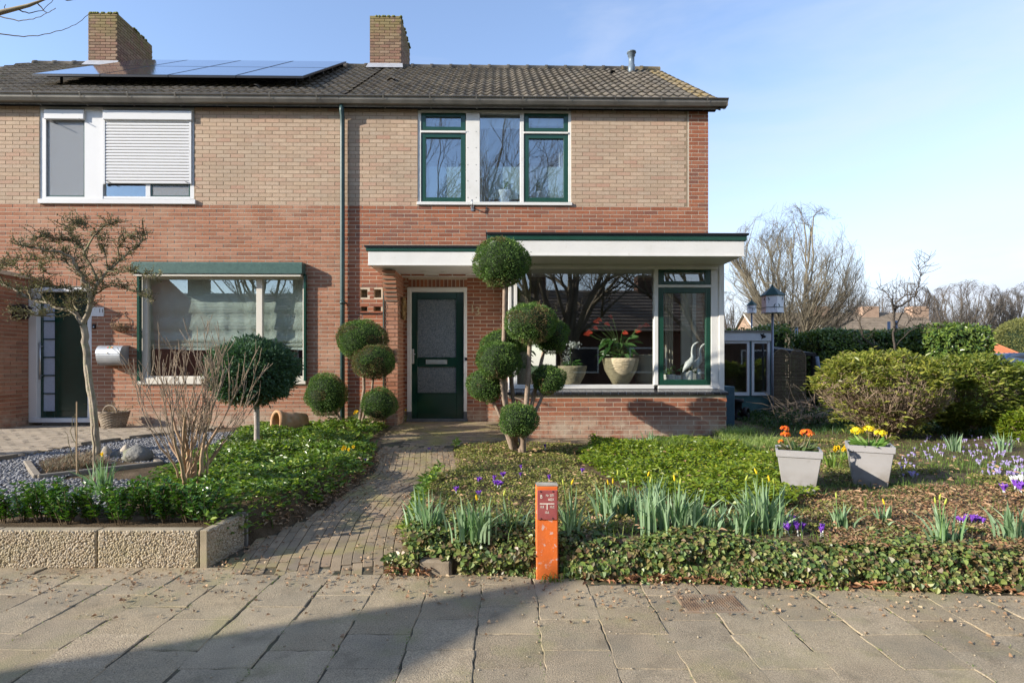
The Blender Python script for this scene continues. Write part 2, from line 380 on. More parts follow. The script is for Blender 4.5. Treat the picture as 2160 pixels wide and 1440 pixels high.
def path_h(y): return .33 * min(1, max(0, (y - 3.45) / 5.3)) ** .92
def solveG(px, py, hf=path_h):
    z = .1
    for _ in range(12):
        Y = F * (CH - z) / (py - HY); z = hf(Y)
    return ((px - CX) / F * Y, Y)
PL = [solveG(*q) for q in [(440, 1203), (500, 1165), (560, 1133), (654, 1087), (734, 1039), (788, 990), (799, 947), (820, 920), (853, 896)]]
PR = [solveG(*q) for q in [(847, 1208), (839, 1162), (850, 1095), (882, 1044), (947, 1012), (958, 990), (950, 947), (957, 938), (1050, 933)]]
PLy = [p[1] for p in PL]; PLx = [p[0] for p in PL]; PRy = [p[1] for p in PR]; PRx = [p[0] for p in PR]
def path_edges(y): return np.interp(y, PLy, PLx), np.interp(y, PRy[:8], PRx[:8])
def base_h(x, y):
    y = np.asarray(y, float); x = np.asarray(x, float)
    h = .20 + .11 * np.clip((y - 3.6) / 4.5, 0, 1) + (nz2(x, y, 1.7) - .5) * .05 * np.clip((y - 3.4), 0, 1)
    return h
def garden_h(x, y):
    x = np.asarray(x, float); y = np.asarray(y, float)
    h = base_h(x, y); l = np.interp(y, PLy, PLx); r = np.interp(y, PRy[:8], PRx[:8])
    ph = .33 * np.clip((y - 3.45) / 5.3, 0, 1) ** .92
    d = np.maximum(l - x, x - r)                       # >0 outside the path
    k = np.clip(d / .16, 0, 1)
    hh = np.where(d < 0, ph - .05, (ph - .02) * (1 - k) + h * k)
    hh = np.where(y > 7.05, np.minimum(hh, np.where((x > -1.95) & (x < 2.0), .235 + .05 * np.clip(y - 7.1, 0, 1), 9)), hh)
    hh = np.where((x < -2.85) & (y > 4.0), np.minimum(hh, .235 + .02 * (y - 4)), hh); hh = np.where((x < -2.6) & (y > 5.3), np.minimum(hh, .262), hh)      # under the driveway and gravel
    return hh

g = MB(); g.box(-900, 900, -900, 1500, -.6, -.14)
tag(g.build('ground', m_field), 'flat grassy ground reaching the horizon', kind='structure')
# garden terrain
xs = np.concatenate([np.arange(-14, -4.5, .5), np.arange(-4.5, 4.6, .08), np.arange(5, 40, .6)])
ys = np.concatenate([np.arange(3.36, 9.6, .08), np.arange(9.8, 16, .5), np.arange(17, 60, 3)])
XX, YY = np.meshgrid(xs, ys, indexing='ij')
ZZ = garden_h(XX, YY); ZZ = np.where(YY < 3.42, -.05, ZZ); ZZ = np.where((YY < 3.52) & (XX < -.6), -.05, ZZ); ZZ = np.where((YY < 3.97) & (XX < -1.74), -.05, ZZ)
# the sloping front edge of the right-hand bed follows the pavement edge
def edge_y(x): return 3.47 - .085 * (x + .66)
ZZ = np.where((XX > -.6) & (YY < edge_y(XX) + .04), -.05, ZZ)
i, j = np.meshgrid(np.arange(len(xs) - 1), np.arange(len(ys) - 1), indexing='ij'); ny = len(ys)
Q = np.stack([i * ny + j, (i + 1) * ny + j, (i + 1) * ny + j + 1, i * ny + j + 1], -1).reshape(-1, 4)
tag(mesh_np('garden_soil', np.stack([XX, YY, ZZ], -1), Q, m_soil, smooth=True), 'dark soil of the front garden beds around the path', kind='structure')

# ------------------------------------------------------------------ pavement of 30 cm slabs
m_slab = M('paving_slab', [(.28, .22, .142), (.335, .265, .172), (.295, .24, .165), (.37, .295, .198), (.245, .196, .132)], .9, 'object', 5, .18, 200, 1.0, .005, .2,
           stain=[((.44, .365, .235), .9, .45, .7, .45), ((.19, .17, .125), 2.2, .48, .7, .6), ((.25, .235, .10), 3.1, .52, .7, .5), ((.55, .51, .43), 150, .66, .7, .7), ((.10, .085, .065), 120, .62, .68, .55), ((.13, .105, .07), 5.5, .56, .72, .5)], fine=(170, .4))
m_asphalt = M('asphalt', [(.045, .045, .047), (.06, .058, .056)], .9, None, 10, .2, 200, .6, .004, .2)
pv = MB(); pv.box(-14, 16, 1.15, 3.6, -.14, -.0045)
sidewalk = tag(pv.build('sidewalk', m_dirt), 'pavement of large weathered concrete slabs in front of the gardens', kind='structure')
rd = MB(); rd.box(-60, 60, -2.1, 1.03, -.3, -.12)
tag(rd.build('road', m_asphalt), 'asphalt street in front of the pavement', kind='structure')
kb = MB(); kb.box(-40, 40, 1.03, 1.15, -.14, -.005)
tag(kb.build('kerb', m_concrete, bevel=.01), 'concrete kerb between pavement and street', kind='structure')
fw = MB(); fw.box(-60, 60, -4.6, -2.1, -.3, -.02)
tag(fw.build('far_pavement', m_concrete), 'pavement on the other side of the street', kind='structure')

def bevelled_slab(w, d, h=.05, b=.006):
    m = MB(); x, y = w / 2, d / 2
    # wavy worn outline
    pts = []
    rr = random.Random(int(w * 1000))
    for (ax, ay, bx, by) in ((-x, -y, x, -y), (x, -y, x, y), (x, y, -x, y), (-x, y, -x, -y)):
        for k in range(6):
            t = k / 6; pts.append([ax + (bx - ax) * t + rr.uniform(-.005, .005) * (k > 0), ay + (by - ay) * t + rr.uniform(-.005, .005) * (k > 0)])
    top = [(p[0] * (1 - b / x), p[1] * (1 - b / y), 0) for p in pts]; mid = [(p[0], p[1], -b) for p in pts]; bot = [(p[0], p[1], -h) for p in pts]
    m.loft([bot, mid, top], sm=False); return m
slabs = []
for s in range(3):
    o = bevelled_slab(.3005 - .001 * s, .2995 + .001 * s, b=.004).build('tmp', m_slab); slabs.append(o.data); bpy.data.objects.remove(o)
hs = MB()
for col in range(-44, 48):
    x = -.005 + col * .3
    for row in range(-1, 9):
        y = 1.30 + row * .3 + (.15 if col % 2 else 0)
        if y > 3.62 or y < 1.25: continue
        if x > -.6 and y + .1 > edge_y(x) + .12: continue
        if x <= -.6 and y > (3.6 if x < -1.8 else 3.45): continue
        if abs(x + 2.1) < .12 and y < 2.35: continue                 # the tree pit
        sx, sy = proj(x, max(y, .3), 0)
        # old slabs lie in slightly wandering rows
        xx = x + .075 * (float(nz2(x * .3, y, 1.6)) - .5) + R.uniform(-.004, .004); yy = y + .03 * (float(nz2(x, 0, .8)) - .5) + R.uniform(-.003, .003)
        rz = math.radians(R.uniform(-1.6, 1.6)); tx = R.uniform(-.006, .006); ty = R.uniform(-.006, .006); zz = R.uniform(-.0025, .0025)
        if -250 < sx < 2400 and y > 2.0:
            o = bpy.data.objects.new('paving_slab', slabs[R.randrange(3)]); link(o, sidewalk)
            o.location = (xx, yy, zz); o.rotation_euler = (tx, ty, rz)
        else:
            hs.box(x - .147, x + .147, y - .147, y + .147, -.05, zz * .5, rz=rz)
tag(hs.build('paving_slab', m_slab, sidewalk), kind='stuff')

# ------------------------------------------------------------------ clinker path
m_clink = M('path_clinker', [(.255, .195, .13), (.3, .23, .15), (.235, .185, .125), (.32, .245, .16), (.265, .195, .13), (.215, .175, .125)], .88, 'both', 9, .2, 180, .7, .003, .2,
            stain=[((.26, .235, .08), 2.3, .48, .64, .75), ((.17, .135, .09), 4, .5, .7, .5)], fine=(260, .15))
gp = MB()
yy_ = np.linspace(3.44, 7.2, 60); el, er = path_edges(yy_)
b0 = []
for y, l, r in zip(yy_, el, er): b0.append(((l - .03, y, path_h(y) - .009), (r + .03, y, path_h(y) - .009)))
vs = [p for q in b0 for p in q]; gp.add(vs, [(2 * k, 2 * k + 1, 2 * k + 3, 2 * k + 2) for k in range(len(b0) - 1)])
def stoop_z(y): return .235 + .095 * min(1, max(0, (y - 7.15) / 1.5))
for k in range(22): y_ = 7.14 + k * .1; gp.add([(-1.95, y_, stoop_z(y_) - .009), (2.9, y_, stoop_z(y_) - .009), (2.9, y_ + .1, stoop_z(y_ + .1) - .009), (-1.95, y_ + .1, stoop_z(y_ + .1) - .009)], [(0, 1, 2, 3)])
garden_path = tag(gp.build('garden_path', m_dirt, fix=False), 'winding path of brown clinkers from the pavement to the green front door', kind='structure')
clink = []      # (x, y, z, rz, sx, sy, slope)
# streams of clinkers run parallel to the right-hand edge
ey = np.linspace(3.0, 7.8, 900); ex = np.interp(ey, PRy[:8], PRx[:8]); kern = np.hanning(91); kern /= kern.sum(); ex = np.convolve(np.pad(ex, 45, mode='edge'), kern, 'valid')
tx_ = np.gradient(ex, ey); ln_ = np.sqrt(1 + tx_ ** 2)
for jst in range(34):
    off = jst * .0645 + .0; ox = ex - off / ln_; oy = ey + off * tx_ / ln_; ds = np.concatenate([[0], np.cumsum(np.hypot(np.diff(ox), np.diff(oy)))])
    s0 = R.uniform(0, .2)
    while s0 < ds[-1] - .2:
        xm, ym = float(np.interp(s0 + .1, ds, ox)), float(np.interp(s0 + .1, ds, oy)); xa_, ya_ = float(np.interp(s0, ds, ox)), float(np.interp(s0, ds, oy)); xb_, yb_ = float(np.interp(s0 + .2, ds, ox)), float(np.interp(s0 + .2, ds, oy))
        l, r = path_edges(ym)
        if 3.46 < ym < 7.15 and l + .01 < xm < r + .02 and yb_ > ya_: clink.append((xm, ym, path_h(ym), math.atan2(-(xb_ - xa_), yb_ - ya_), .0605, .2, math.atan2(path_h(ym + .1) - path_h(ym - .1), .2)))
        s0 += .204
# stoop in front of the door, and strip along the bay: rows parallel to the wall
def strip(x0, x1, y0, y1, z, ln=.2, wd=.066):
    k = 0; y = y0 + wd / 2
    while y < y1:
        x = x0 + (ln / 2 if k % 2 else 0) - R.uniform(0, .02)
        while x < x1:
            clink.append((x + ln / 2, y, z if not callable(z) else z(x, y), math.pi / 2, wd - .004, ln - .005, 0)); x += ln
        y += wd; k += 1
SZ = lambda x, y: stoop_z(y)
strip(-1.72, .0, 7.66, 9.32, SZ); strip(-1.35, 2.75, 7.2, 7.67, SZ)
cm = MB(); cm.box(-.5, .5, -.5, .5, -.5, .5); oc = cm.build('tmp', m_clink, bevel=.04); unit_clink = oc.data; bpy.data.objects.remove(oc)
def place_pieces(lst, name, parent, unit, mats_for_stuff, nmax=300, th=.05, key=None):
    """nearest nmax pieces in view as objects, the rest as one stuff part"""
    def score(c):
        sx, sy = proj(c[0], c[1], c[2]); return (c[1] if -40 < sx < 2200 and sy < 1470 else 99 + c[1])
    lst = sorted(lst, key=score); st = MB()
    for n, (x, y, z, rz, sx, sy, sl) in enumerate(lst):
        zz = z + R.uniform(-.003, .002); tl = R.uniform(-.015, .015)
        if n < nmax:
            o = bpy.data.objects.new(name, unit); COL.objects.link(o); o.parent = parent
            o.location = (x, y, zz - th / 2); o.rotation_euler = (sl if abs(rz) < 1.2 else tl, tl if abs(rz) < 1.2 else 0, rz); o.scale = (sx, sy, th)
            if abs(rz) > 1.2: o.rotation_euler = (tl, 0, rz)
        else:
            st.box(x - sx / 2, x + sx / 2, y - sy / 2, y + sy / 2, zz - th, zz, rz=rz)
    if st.v: tag(st.build(name, mats_for_stuff, parent), kind='stuff')
place_pieces(clink, 'clinker', garden_path, unit_clink, m_clink)

# ------------------------------------------------------------------ neighbour's driveway
m_drive = M('driveway_clinker', [(.33, .27, .20), (.37, .31, .23), (.29, .24, .18), (.40, .33, .25)], .88, 'both', 9, .18, 180, .7, .003, .2, stain=[((.2, .17, .12), 3, .5, .7, .5)], fine=(260, .15))
DZ = .30
DC = [G(*q, DZ) for q in [(-400, 1030), (0, 965), (100, 947), (200, 932), (310, 918), (430, 905), (470, 896)]]
def drive_y(x): return float(np.interp(x, [d[0] for d in DC], [d[1] for d in DC]))
dm = MB(); vs = []
for x in np.linspace(-11, DC[-1][0], 50): vs += [(x, drive_y(x), DZ - .015), (x, 9.35, DZ - .015)]
dm.add(vs, [(2 * k, 2 * k + 2, 2 * k + 3, 2 * k + 1) for k in range(49)])
driveway = tag(dm.build('driveway', m_dirt, fix=False), 'sunlit clinker driveway in front of the neighbour door', kind='structure')
dl = []; k = 0; y = 5.2
while y < 9.15:
    x = -10.6 + (.1 if k % 2 else 0)
    while x < DC[-1][0] - .05:
        if y > drive_y(x) + .09: dl.append((x, y, DZ, math.pi / 2 + R.uniform(-.01, .01), .092, .193, 0))
        x += .2
    y += .1; k += 1
cm = MB(); cm.box(-.5, .5, -.5, .5, -.5, .5); oc = cm.build('tmp', m_drive, bevel=.04); unit_drive = oc.data; bpy.data.objects.remove(oc)
place_pieces(dl, 'clinker', driveway, unit_drive, m_drive)
# stone edge between driveway and gravel
m_edge = M('edging_stone', [(.16, .135, .10), (.22, .19, .15)], .9, 'object', 9, .25, 120, .5)
cm = MB(); cm.box(-.5, .5, -.5, .5, -.5, .5); oc = cm.build('tmp', m_edge, bevel=.03); unit_edge = oc.data; bpy.data.objects.remove(oc)
x = -5.9
while x < DC[-1][0] - .1:
    y0 = drive_y(x); x2 = x + .9; y1 = drive_y(x2); L_ = math.hypot(.9, y1 - y0); st = .9 * (.5 / L_)
    o = bpy.data.objects.new('edging_stone', unit_edge); COL.objects.link(o); o.parent = driveway
    xm, ym = x + st / 2, drive_y(x + st / 2) - .02
    o.location = (xm, ym, DZ - .04); o.rotation_euler = (0, 0, math.atan2(y1 - y0, .9)); o.scale = (.49, .06, .12); x += st

# ================================================================== the two houses
V_FRAME, V_GLASS, V_PIER, V_DOOR, V_BAY, V_BAYF, V_BFASC, V_CAN = .015, .075, -.36, .2, -1.44, -1.2, -1.87, -.86
ZR = HZ(436, 1300, 0)          # boundary between red and tan courses
OFF = {}
def link(o, parent=None):
    COL.objects.link(o)
    if parent is not None:
        o.parent = parent
        if parent.name in OFF: q = OFF[parent.name]; o.location = (-q[0], -q[2] if len(q) > 2 else 0, -q[1])
    return o
def house_empty(name, u, z, label):
    x, y = H2W(u, 0); o = empty(name, (x, y, z), YAW, label, 'house'); OFF[o.name] = (u, z); return o
UPARTY = HU(722)
h13 = house_empty('brick_house', (UPARTY + HU(1494)) / 2, .28, 'end-of-terrace brick house with dark green front door and projecting bay window')
h11 = house_empty('brick_house', UPARTY - 3, .28, 'neighbouring brick house on the left with white roller shutter and solar panels on its roof')
h13['group'] = h11['group'] = 'two adjoining brick terrace houses'
bricks = {h13.name: [], h11.name: []}

def brick_field(hs_, a0, a1, z0, z1, c, holes, mk, axis='u', ph=0, th=.035, face=-1):
    """courses of bricks; axis 'u': wall seen from the street with its face at v=c; axis 'v': wall face at u=c"""
    h = .0625; k0 = math.floor((z0 - ZR) / h + .3); k1 = math.ceil((z1 - ZR) / h - .3)
    for k in range(k0, k1):
        za, zb = ZR + k * h + .0055, ZR + (k + 1) * h - .0055
        if za < z0 - .02 or zb > z1 + .02: continue
        zc = (za + zb) / 2; off = (.1105 if k % 2 else 0) + ph; n = math.floor((a0 - off) / .221) - 1
        hl = [(p[0], p[1]) for p in holes if p[2] < zc < p[3]]
        while True:
            s, e = off + n * .221 + .0055, off + (n + 1) * .221 - .0055; n += 1
            if s > a1: break
            s, e = max(s, a0), min(e, a1)
            if e - s < .025: continue
            segs = [(s, e)]
            for (p, q) in hl:
                ns = []
                for (s_, e_) in segs:
                    if q <= s_ or p >= e_: ns.append((s_, e_)); continue
                    if p - .004 > s_: ns.append((s_, p - .004))
                    if q + .004 < e_: ns.append((q + .004, e_))
                segs = ns
            for (s_, e_) in segs:
                if e_ - s_ < .025: continue
                pr = R.uniform(-.001, .0008)
                m_ = mk(zc, (s_ + e_) / 2) if callable(mk) else mk
                if axis == 'u': hs_.append(((s_ + e_) / 2, c + th / 2 + pr, zc, e_ - s_, th, zb - za, m_))
                else: hs_.append((c - th / 2 * (1 if face > 0 else -1) + pr, (s_ + e_) / 2, zc, th, e_ - s_, zb - za, m_))
def soldier(hs_, u0, u1, z0, z1, c, m_, w=.0625):
    n = int((u1 - u0) / w); w = (u1 - u0) / n
    for i in range(n): hs_.append((u0 + (i + .5) * w, c + .0175 + R.uniform(-.003, .002), (z0 + z1) / 2, w - .011, .035, z1 - z0 - .008, m_))
def wall_slab(mb, u0, u1, z0, z1, v0, v1, holes, m=0):
    us = sorted({u0, u1, *[min(max(q, u0), u1) for h in holes for q in h[:2]]}); zs = sorted({z0, z1, *[min(max(q, z0), z1) for h in holes for q in h[2:]]})
    for a, b in zip(us, us[1:]):
        run = None
        for c, d in zip(zs, zs[1:]):
            inh = any(h[0] <= (a + b) / 2 <= h[1] and h[2] <= (c + d) / 2 <= h[3] for h in holes)
            if not inh: run = (run[0] if run else c, d)
            if (inh or d == zs[-1]) and run: mb.box(a, b, v0, v1, run[0], run[1], m); run = None
def hole(px0, px1, py0, py1, v=0.0):
    pm = (px0 + px1) / 2; return (HU(px0, v), HU(px1, v), HZ(py1, pm, v), HZ(py0, pm, v))

UR = HU(1494); ZT = 5.40
H_UR = hole(881, 1205, 232, 431); H_UL = hole(83, 410, 225, 428)
H_LL = hole(291, 645, 575, 808); H_D11 = hole(60, 192, 604, 890)
PORCH = (HU(807), 2.9, -1, 2.70)
NICHE = [hole(760, 775, 610, 627.5), hole(788.5, 804, 610, 627.5), hole(760.5, 775, 643.5, 659), hole(788, 803.5, 643.5, 659)]
def mk13(z, u):
    if z > ZR: return 'redc' if u > HU(1453) else 'tan'
    return 'red'
B13, B11 = bricks[h13.name], bricks[h11.name]
brick_field(B13, UPARTY, UR, .15, ZT, 0, [H_UR, PORCH] + NICHE + [(HU(1448.5), HU(1453), ZR, 9)], mk13)
brick_field(B11, -10.5, UPARTY, .15, ZT, 0, [H_UL, H_LL, (H_D11[0], H_D11[1], -1, H_D11[3] + .135)], lambda z, u: 'tan' if z > ZR else 'redl')
soldier(B11, H_D11[0], H_D11[1] + .09, H_D11[3] + .004, H_D11[3] + .135, 0, 'redl')
# porch: door wall, pier with corbel
UBL = HU(1072, V_BAY)       # left side of bay
ud0, ud1 = HU(862, V_DOOR), HU(985, V_DOOR); zd0, zd1 = HZ(887, 920, V_DOOR), HZ(606, 920, V_DOOR)
up0, up1 = HU(811, V_PIER), HU(838.75, V_PIER)
brick_field(B13, up1 - .04, UBL + .02, .2, 2.78, V_DOOR, [(ud0, ud1, -1, zd1 + .135)], 'red')
soldier(B13, ud0 - .01, ud1 + .01, zd1 + .004, zd1 + .13, V_DOOR, 'red')
zc0 = HZ(634, 820, V_PIER); 
brick_field(B13, up0, up1, .2, 2.70, V_PIER, [(-9, 9, zc0, 9)], 'redl', ph=.03)
brick_field(B13, V_PIER + .04, V_DOOR, .2, 2.70, up1, [], 'redl', axis='v', face=1, ph=.06)
brick_field(B13, V_PIER + .04, 0, .2, 2.70, up0, [], 'redl', axis='v', face=-1, ph=.06)
pm_ = MB(); wall_slab(pm_, up0 + .01, up1 - .009, -.1, 2.70, V_PIER + .012, V_DOOR + .02, []); 
nc = 8; k0 = math.floor((zc0 - ZR) / .0625 + .5)
for k in range(nc + 2):
    za = ZR + (k0 + k) * .0625; pr_ = .03 * (k + 1)
    if za + .0625 > 2.71: break
    B13.append(((up0 + up1) / 2, V_PIER - pr_ / 2 + .03, za + .031, up1 - up0, pr_ + .06, .0505, 'redl'))
    pm_.box(up0 + .008, up1 - .008, V_PIER - pr_ + .008, V_PIER + .03, za - .006, za + .0565)
# bay plinth
ubr = HU(1533, V_BAY); zb1 = HZ(833, 1400, V_BAY); zb0 = .2
brick_field(B13, UBL, ubr, zb0, zb1, V_BAY, [], 'redb', ph=.09)
brick_field(B13, V_BAY + .04, 0, zb0, zb1, ubr, [], 'redb', axis='v', face=1)
brick_field(B13, V_BAY + .04, V_DOOR, zb0, zb1, UBL, [], 'redb', axis='v', face=-1)
# side wall of the neighbour's porch, left edge of the picture
ul1 = HU(60, 0) - .005
brick_field(B11, -.52, 0, .2, 2.63, ul1, [], 'redl', axis='v', face=1)
brick_field(B11, ul1 - .22, ul1, .2, 2.63, -.55, [], 'redl')

# walls (mortar) with real thickness
w = MB()
wall_slab(w, UPARTY, UR - .006, -.1, ZT, .003, .27, [H_UR, PORCH] + NICHE, 0)
wall_slab(w, up1, UBL + .03, -.1, 2.75, V_DOOR + .003, V_DOOR + .24, [(ud0, ud1, -1, zd1)], 0)
wall_slab(w, UBL + .008, ubr - .008, -.1, zb1 - .002, V_BAY + .003, V_BAY + .22, [], 0)
w.box(ubr - .2, ubr - .008, V_BAY + .22, .008, -.1, zb1 - .002); w.box(UBL + .008, UBL + .2, V_BAY + .22, V_DOOR + .24, -.1, zb1 - .002)
for b in [(pm_.v, pm_.f)]: w.add(*b)
# niche backs
for n_ in NICHE: w.box(n_[0] - .02, n_[1] + .02, .2, .26, n_[2] - .02, n_[3] + .02)
w.build('wall', m_mort, h13, fix=False)
w = MB(); zt = MB()
wall_slab(w, -10.5, UPARTY - .002, -.1, ZT, .003, .27, [H_UL, H_LL, (H_D11[0], H_D11[1], -1, H_D11[3])], 0)
w.box(ul1 - .21, ul1 - .008, -.54, .008, -.1, 2.62); w.box(ul1 - .26, ul1 + .03, -.58, .008, 2.62, 2.68)
w.build('wall', m_mort, h11, fix=False)
m_gable = M('gable_red_brick', [(.36, .14, .09), (.42, .17, .11)], .9, None, 30, .2, 80, .6)
gw = MB(); RZ0, TP, VE, VR = 5.475, .656, -.14, 3.4
def roofz(v): return RZ0 + (v - VE) * TP if v < VR else RZ0 + (VR - VE) * TP - (v - VR) * TP
gw.prism([(.27, -.1), (7.0, -.1), (7.0, roofz(7.0) - .1), (VR, roofz(VR) - .1), (.27, roofz(.27) - .1)], 0, UR - .25, UR, 0)
wall_slab(gw, -10.5, UR - .25, -.1, roofz(7) - .1, 6.8, 7.0, [(.5, 1.5, .6, 2.4)]); gw.build('gable_wall', m_gable, h13)
gw = MB(); gw.box(UPARTY - .1, UPARTY + .02, .27, 6.7, -.1, 5.5); gw.build('party_wall', m_room, h13)

MATS = {'red': m_red, 'redc': m_red, 'redb': m_red, 'redl': m_redl, 'tan': m_tan, 'chim': m_chim}
units = {}
for k_, mm_ in (('red', m_red), ('redl', m_redl), ('tan', m_tan), ('chim', m_chim)):
    cm = MB(); cm.box(-.5, .5, -.5, .5, -.5, .5); oc = cm.build('tmp', mm_); units[mm_.name] = oc.data; bpy.data.objects.remove(oc)
def emit_bricks(lst, parent, nmax=300, off=None, name='brick'):
    def sc(b):
        X, Y = H2W(b[0], b[1]); px, py = proj(X, Y, b[2])
        if not (0 < px < 2160 and 0 < py < 1440): return 1e9
        return Y - (2 if b[3] > .15 or b[5] > .1 else 0)
    lst = sorted(lst, key=sc)
    for b in lst[:nmax]:
        o = bpy.data.objects.new(name, units[MATS[b[6]].name]); link(o, parent)
        o.location = Vector(b[:3]) + o.location; o.scale = b[3:6]; o.rotation_euler = (0, 0, R.uniform(-.006, .006) if b[3] > .06 else 0)
    A = np.array([b[:6] for b in lst[nmax:]])
    if not len(A): return
    c = np.array([(x, y, z) for x in (-.5, .5) for y in (-.5, .5) for z in (-.5, .5)])
    V = A[:, None, :3] + c[None] * A[:, None, 3:6]
    fs = np.array([(0, 1, 3, 2), (4, 6, 7, 5), (0, 4, 5, 1), (2, 3, 7, 6), (0, 2, 6, 4), (1, 5, 7, 3)])
    Q = (fs[None] + (np.arange(len(A)) * 8)[:, None, None]).reshape(-1, 4)
    ml = []; mats = []
    for b in lst[nmax:]:
        m_ = MATS[b[6]]
        if m_ not in mats: mats.append(m_)
        ml += [mats.index(m_)] * 6
    tag(mesh_np(name + 'work', V.reshape(-1, 3), Q, mats, parent, mi=ml), kind='stuff')
emit_bricks(B13, h13); emit_bricks(B11, h11)
# tan pointing is darker and set back: thin mortar sheets behind the tan bricks
for (hp, a, b, hl) in ((h13, UPARTY, HU(1450), [H_UR]), (h11, -10.5, UPARTY - .004, [H_UL])):
    w = MB(); wall_slab(w, a, b, ZR + .004, ZT - .002, .0018, .0026, hl); w.build('tan_pointing', m_mortt, hp, fix=False)

# ---- rooms behind the windows
def room(hp, u0, u1, v0, v1, z0, z1, mwall, mfloor, mullback=None):
    m = MB()
    m.add([(u0, v0, z0), (u1, v0, z0), (u1, v1, z0), (u0, v1, z0), (u0, v0, z1), (u1, v0, z1), (u1, v1, z1), (u0, v1, z1)],
          [(0, 3, 7, 4), (1, 5, 6, 2), (4, 7, 6, 5)] + ([(3, 2, 6, 7)] if not mullback else []), 0)
    if mullback: wall_slab(m, u0, u1, z0, z1, v1, v1 + .1, mullback)
    m.add([(u0, v0, z0), (u1, v0, z0), (u1, v1, z0), (u0, v1, z0)], [(0, 1, 2, 3)], 1)
    return m.build('interior_room', [mwall, mfloor], hp, fix=False)
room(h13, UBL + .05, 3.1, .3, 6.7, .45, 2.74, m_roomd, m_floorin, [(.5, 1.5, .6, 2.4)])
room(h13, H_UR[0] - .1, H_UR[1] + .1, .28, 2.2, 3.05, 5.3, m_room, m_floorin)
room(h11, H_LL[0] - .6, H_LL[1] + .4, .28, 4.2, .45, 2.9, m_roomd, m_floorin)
room(h11, H_UL[0] - .4, H_UL[1] + .3, .28, 3.4, 3.05, 5.3, m_room, m_floorin)
f_ = MB(); f_.box(2.8, ubr + .03, -.06, -.01, .45, 2.7); f_.build('bay_lining', m_room, h13)
f_ = MB(); f_.box(UBL + .05, ubr - .1, V_BAY + .22, .3, .43, .45); f_.box(UBL + .05, ubr - .1, -.02, .3, 2.66, 2.74); f_.build('bay_floor', m_floorin, h13)

# ------------------------------------------------------------------ roofs
def tile_mesh(mat, w=.30, L=.385):
    nx = 13; t = np.linspace(0, 1, nx); prof = .004 + .030 * (.5 + .5 * np.cos(4 * math.pi * (t - .22))) ** 1.4
    V = []
    for (y, dz) in ((0, -.022), (0, .014), (L, -.012)):
        for i_ in range(nx): V.append((t[i_] * w, y, prof[i_] + dz))
    Fq = []
    for r_ in range(2):
        for i_ in range(nx - 1): a = r_ * nx + i_; Fq.append((a, a + 1, a + nx + 1, a + nx))
    me = bpy.data.meshes.new('roof_tile'); me.from_pydata(V, [], Fq); me.materials.append(mat)
    me.polygons.foreach_set('use_smooth', [i_ >= nx - 1 for i_ in range(len(Fq))]); me.update(); return me
tm, tmy = tile_mesh(m_tile), tile_mesh(m_tiley)
PITCH = math.atan(TP); SLEN = (VR - VE) / math.cos(PITCH); NR = 13; RS_ = SLEN / NR
def roof(hp, u0, u1, verge):
    dk = MB(); dk.prism([(VE + .02, RZ0 - .06), (VR, roofz(VR) - .06), (7.15, roofz(7.15) - .06), (7.15, roofz(7.15) - .12), (VR, roofz(VR) - .2), (VE + .02, RZ0 - .14)], 0, u0, u1 - .01)
    rf = dk.build('roof', m_tile, hp)
    n = int(round((u1 - u0) / .30)); tiles = []
    for r_ in range(NR):
        for c_ in range(n):
            u = u1 - (c_ + 1) * .30; 
            if u < u0 - .01: continue
            v = VE + r_ * RS_ * math.cos(PITCH); z = RZ0 + r_ * RS_ * math.sin(PITCH)
            X, Y = H2W(u + .15, v); px, py = proj(X, Y, z)
            tiles.append((Y if 0 < px < 2160 else 99 + Y, u, v, z, verge and c_ == 0))
    tiles.sort(key=lambda q: q[0]); rest = []
    for k_, (_, u, v, z, vg) in enumerate(tiles):
        if k_ < 300 or vg:
            o = bpy.data.objects.new('roof_tile', tmy if vg else tm); COL.objects.link(o); o.parent = rf
            o.location = (u, v, z + R.uniform(-.003, .004)); o.rotation_euler = (PITCH + R.uniform(-.012, .012), 0, R.uniform(-.01, .01))
        else: rest.append((u, v, z))
    if rest:
        V0 = np.array([v_.co[:] for v_ in tm.vertices]); Q0 = np.array([p.vertices[:] for p in tm.polygons])
        c_, s_ = math.cos(PITCH), math.sin(PITCH); V1 = np.stack([V0[:, 0], V0[:, 1] * c_ - V0[:, 2] * s_, V0[:, 1] * s_ + V0[:, 2] * c_], 1)
        T = np.array(rest) + np.stack([np.zeros(len(rest)), np.zeros(len(rest)), RS.uniform(-.003, .004, len(rest))], 1)
        V = (V1[None] + T[:, None]).reshape(-1, 3); Q = (Q0[None] + (np.arange(len(rest)) * len(V0))[:, None, None]).reshape(-1, 4)
        tag(mesh_np('roof_tile', V, Q, m_tile, rf, True), kind='stuff')
    # back slope, plain rows
    # ridge
    nr = int((u1 - u0) / .42)
    for i_ in range(nr):
        ua = u1 - (i_ + 1) * .42
        m = MB(); prof = []
        for (x_, rr) in ((0, .105), (.06, .105), (.07, .095), (.44, .09)):
            prof.append([(ua + x_, VR + rr * 1.15 * math.cos(a), roofz(VR) - .03 + rr * math.sin(a)) for a in np.linspace(-.25, math.pi + .25, 9)])
        m.loft(prof, caps=False, closed=False); m.build('ridge_tile', m_tiley if verge and i_ < 2 else m_tile, rf, fix=False)
    return rf
UVR = HU(1521, VE)
rf13 = roof(h13, UPARTY, UVR, True)
rf11 = roof(h11, UPARTY - 26 * .3, UPARTY, False)
vb = MB(); vb.prism([(VE, RZ0 - .03), (VR, roofz(VR) - .03), (7.1, roofz(7.1) - .03), (7.1, roofz(7.1) - .2), (VR, roofz(VR) - .22), (VE, RZ0 - .16)], 0, UVR - .03, UVR - .006)
vb.build('verge_board', m_black, h13)
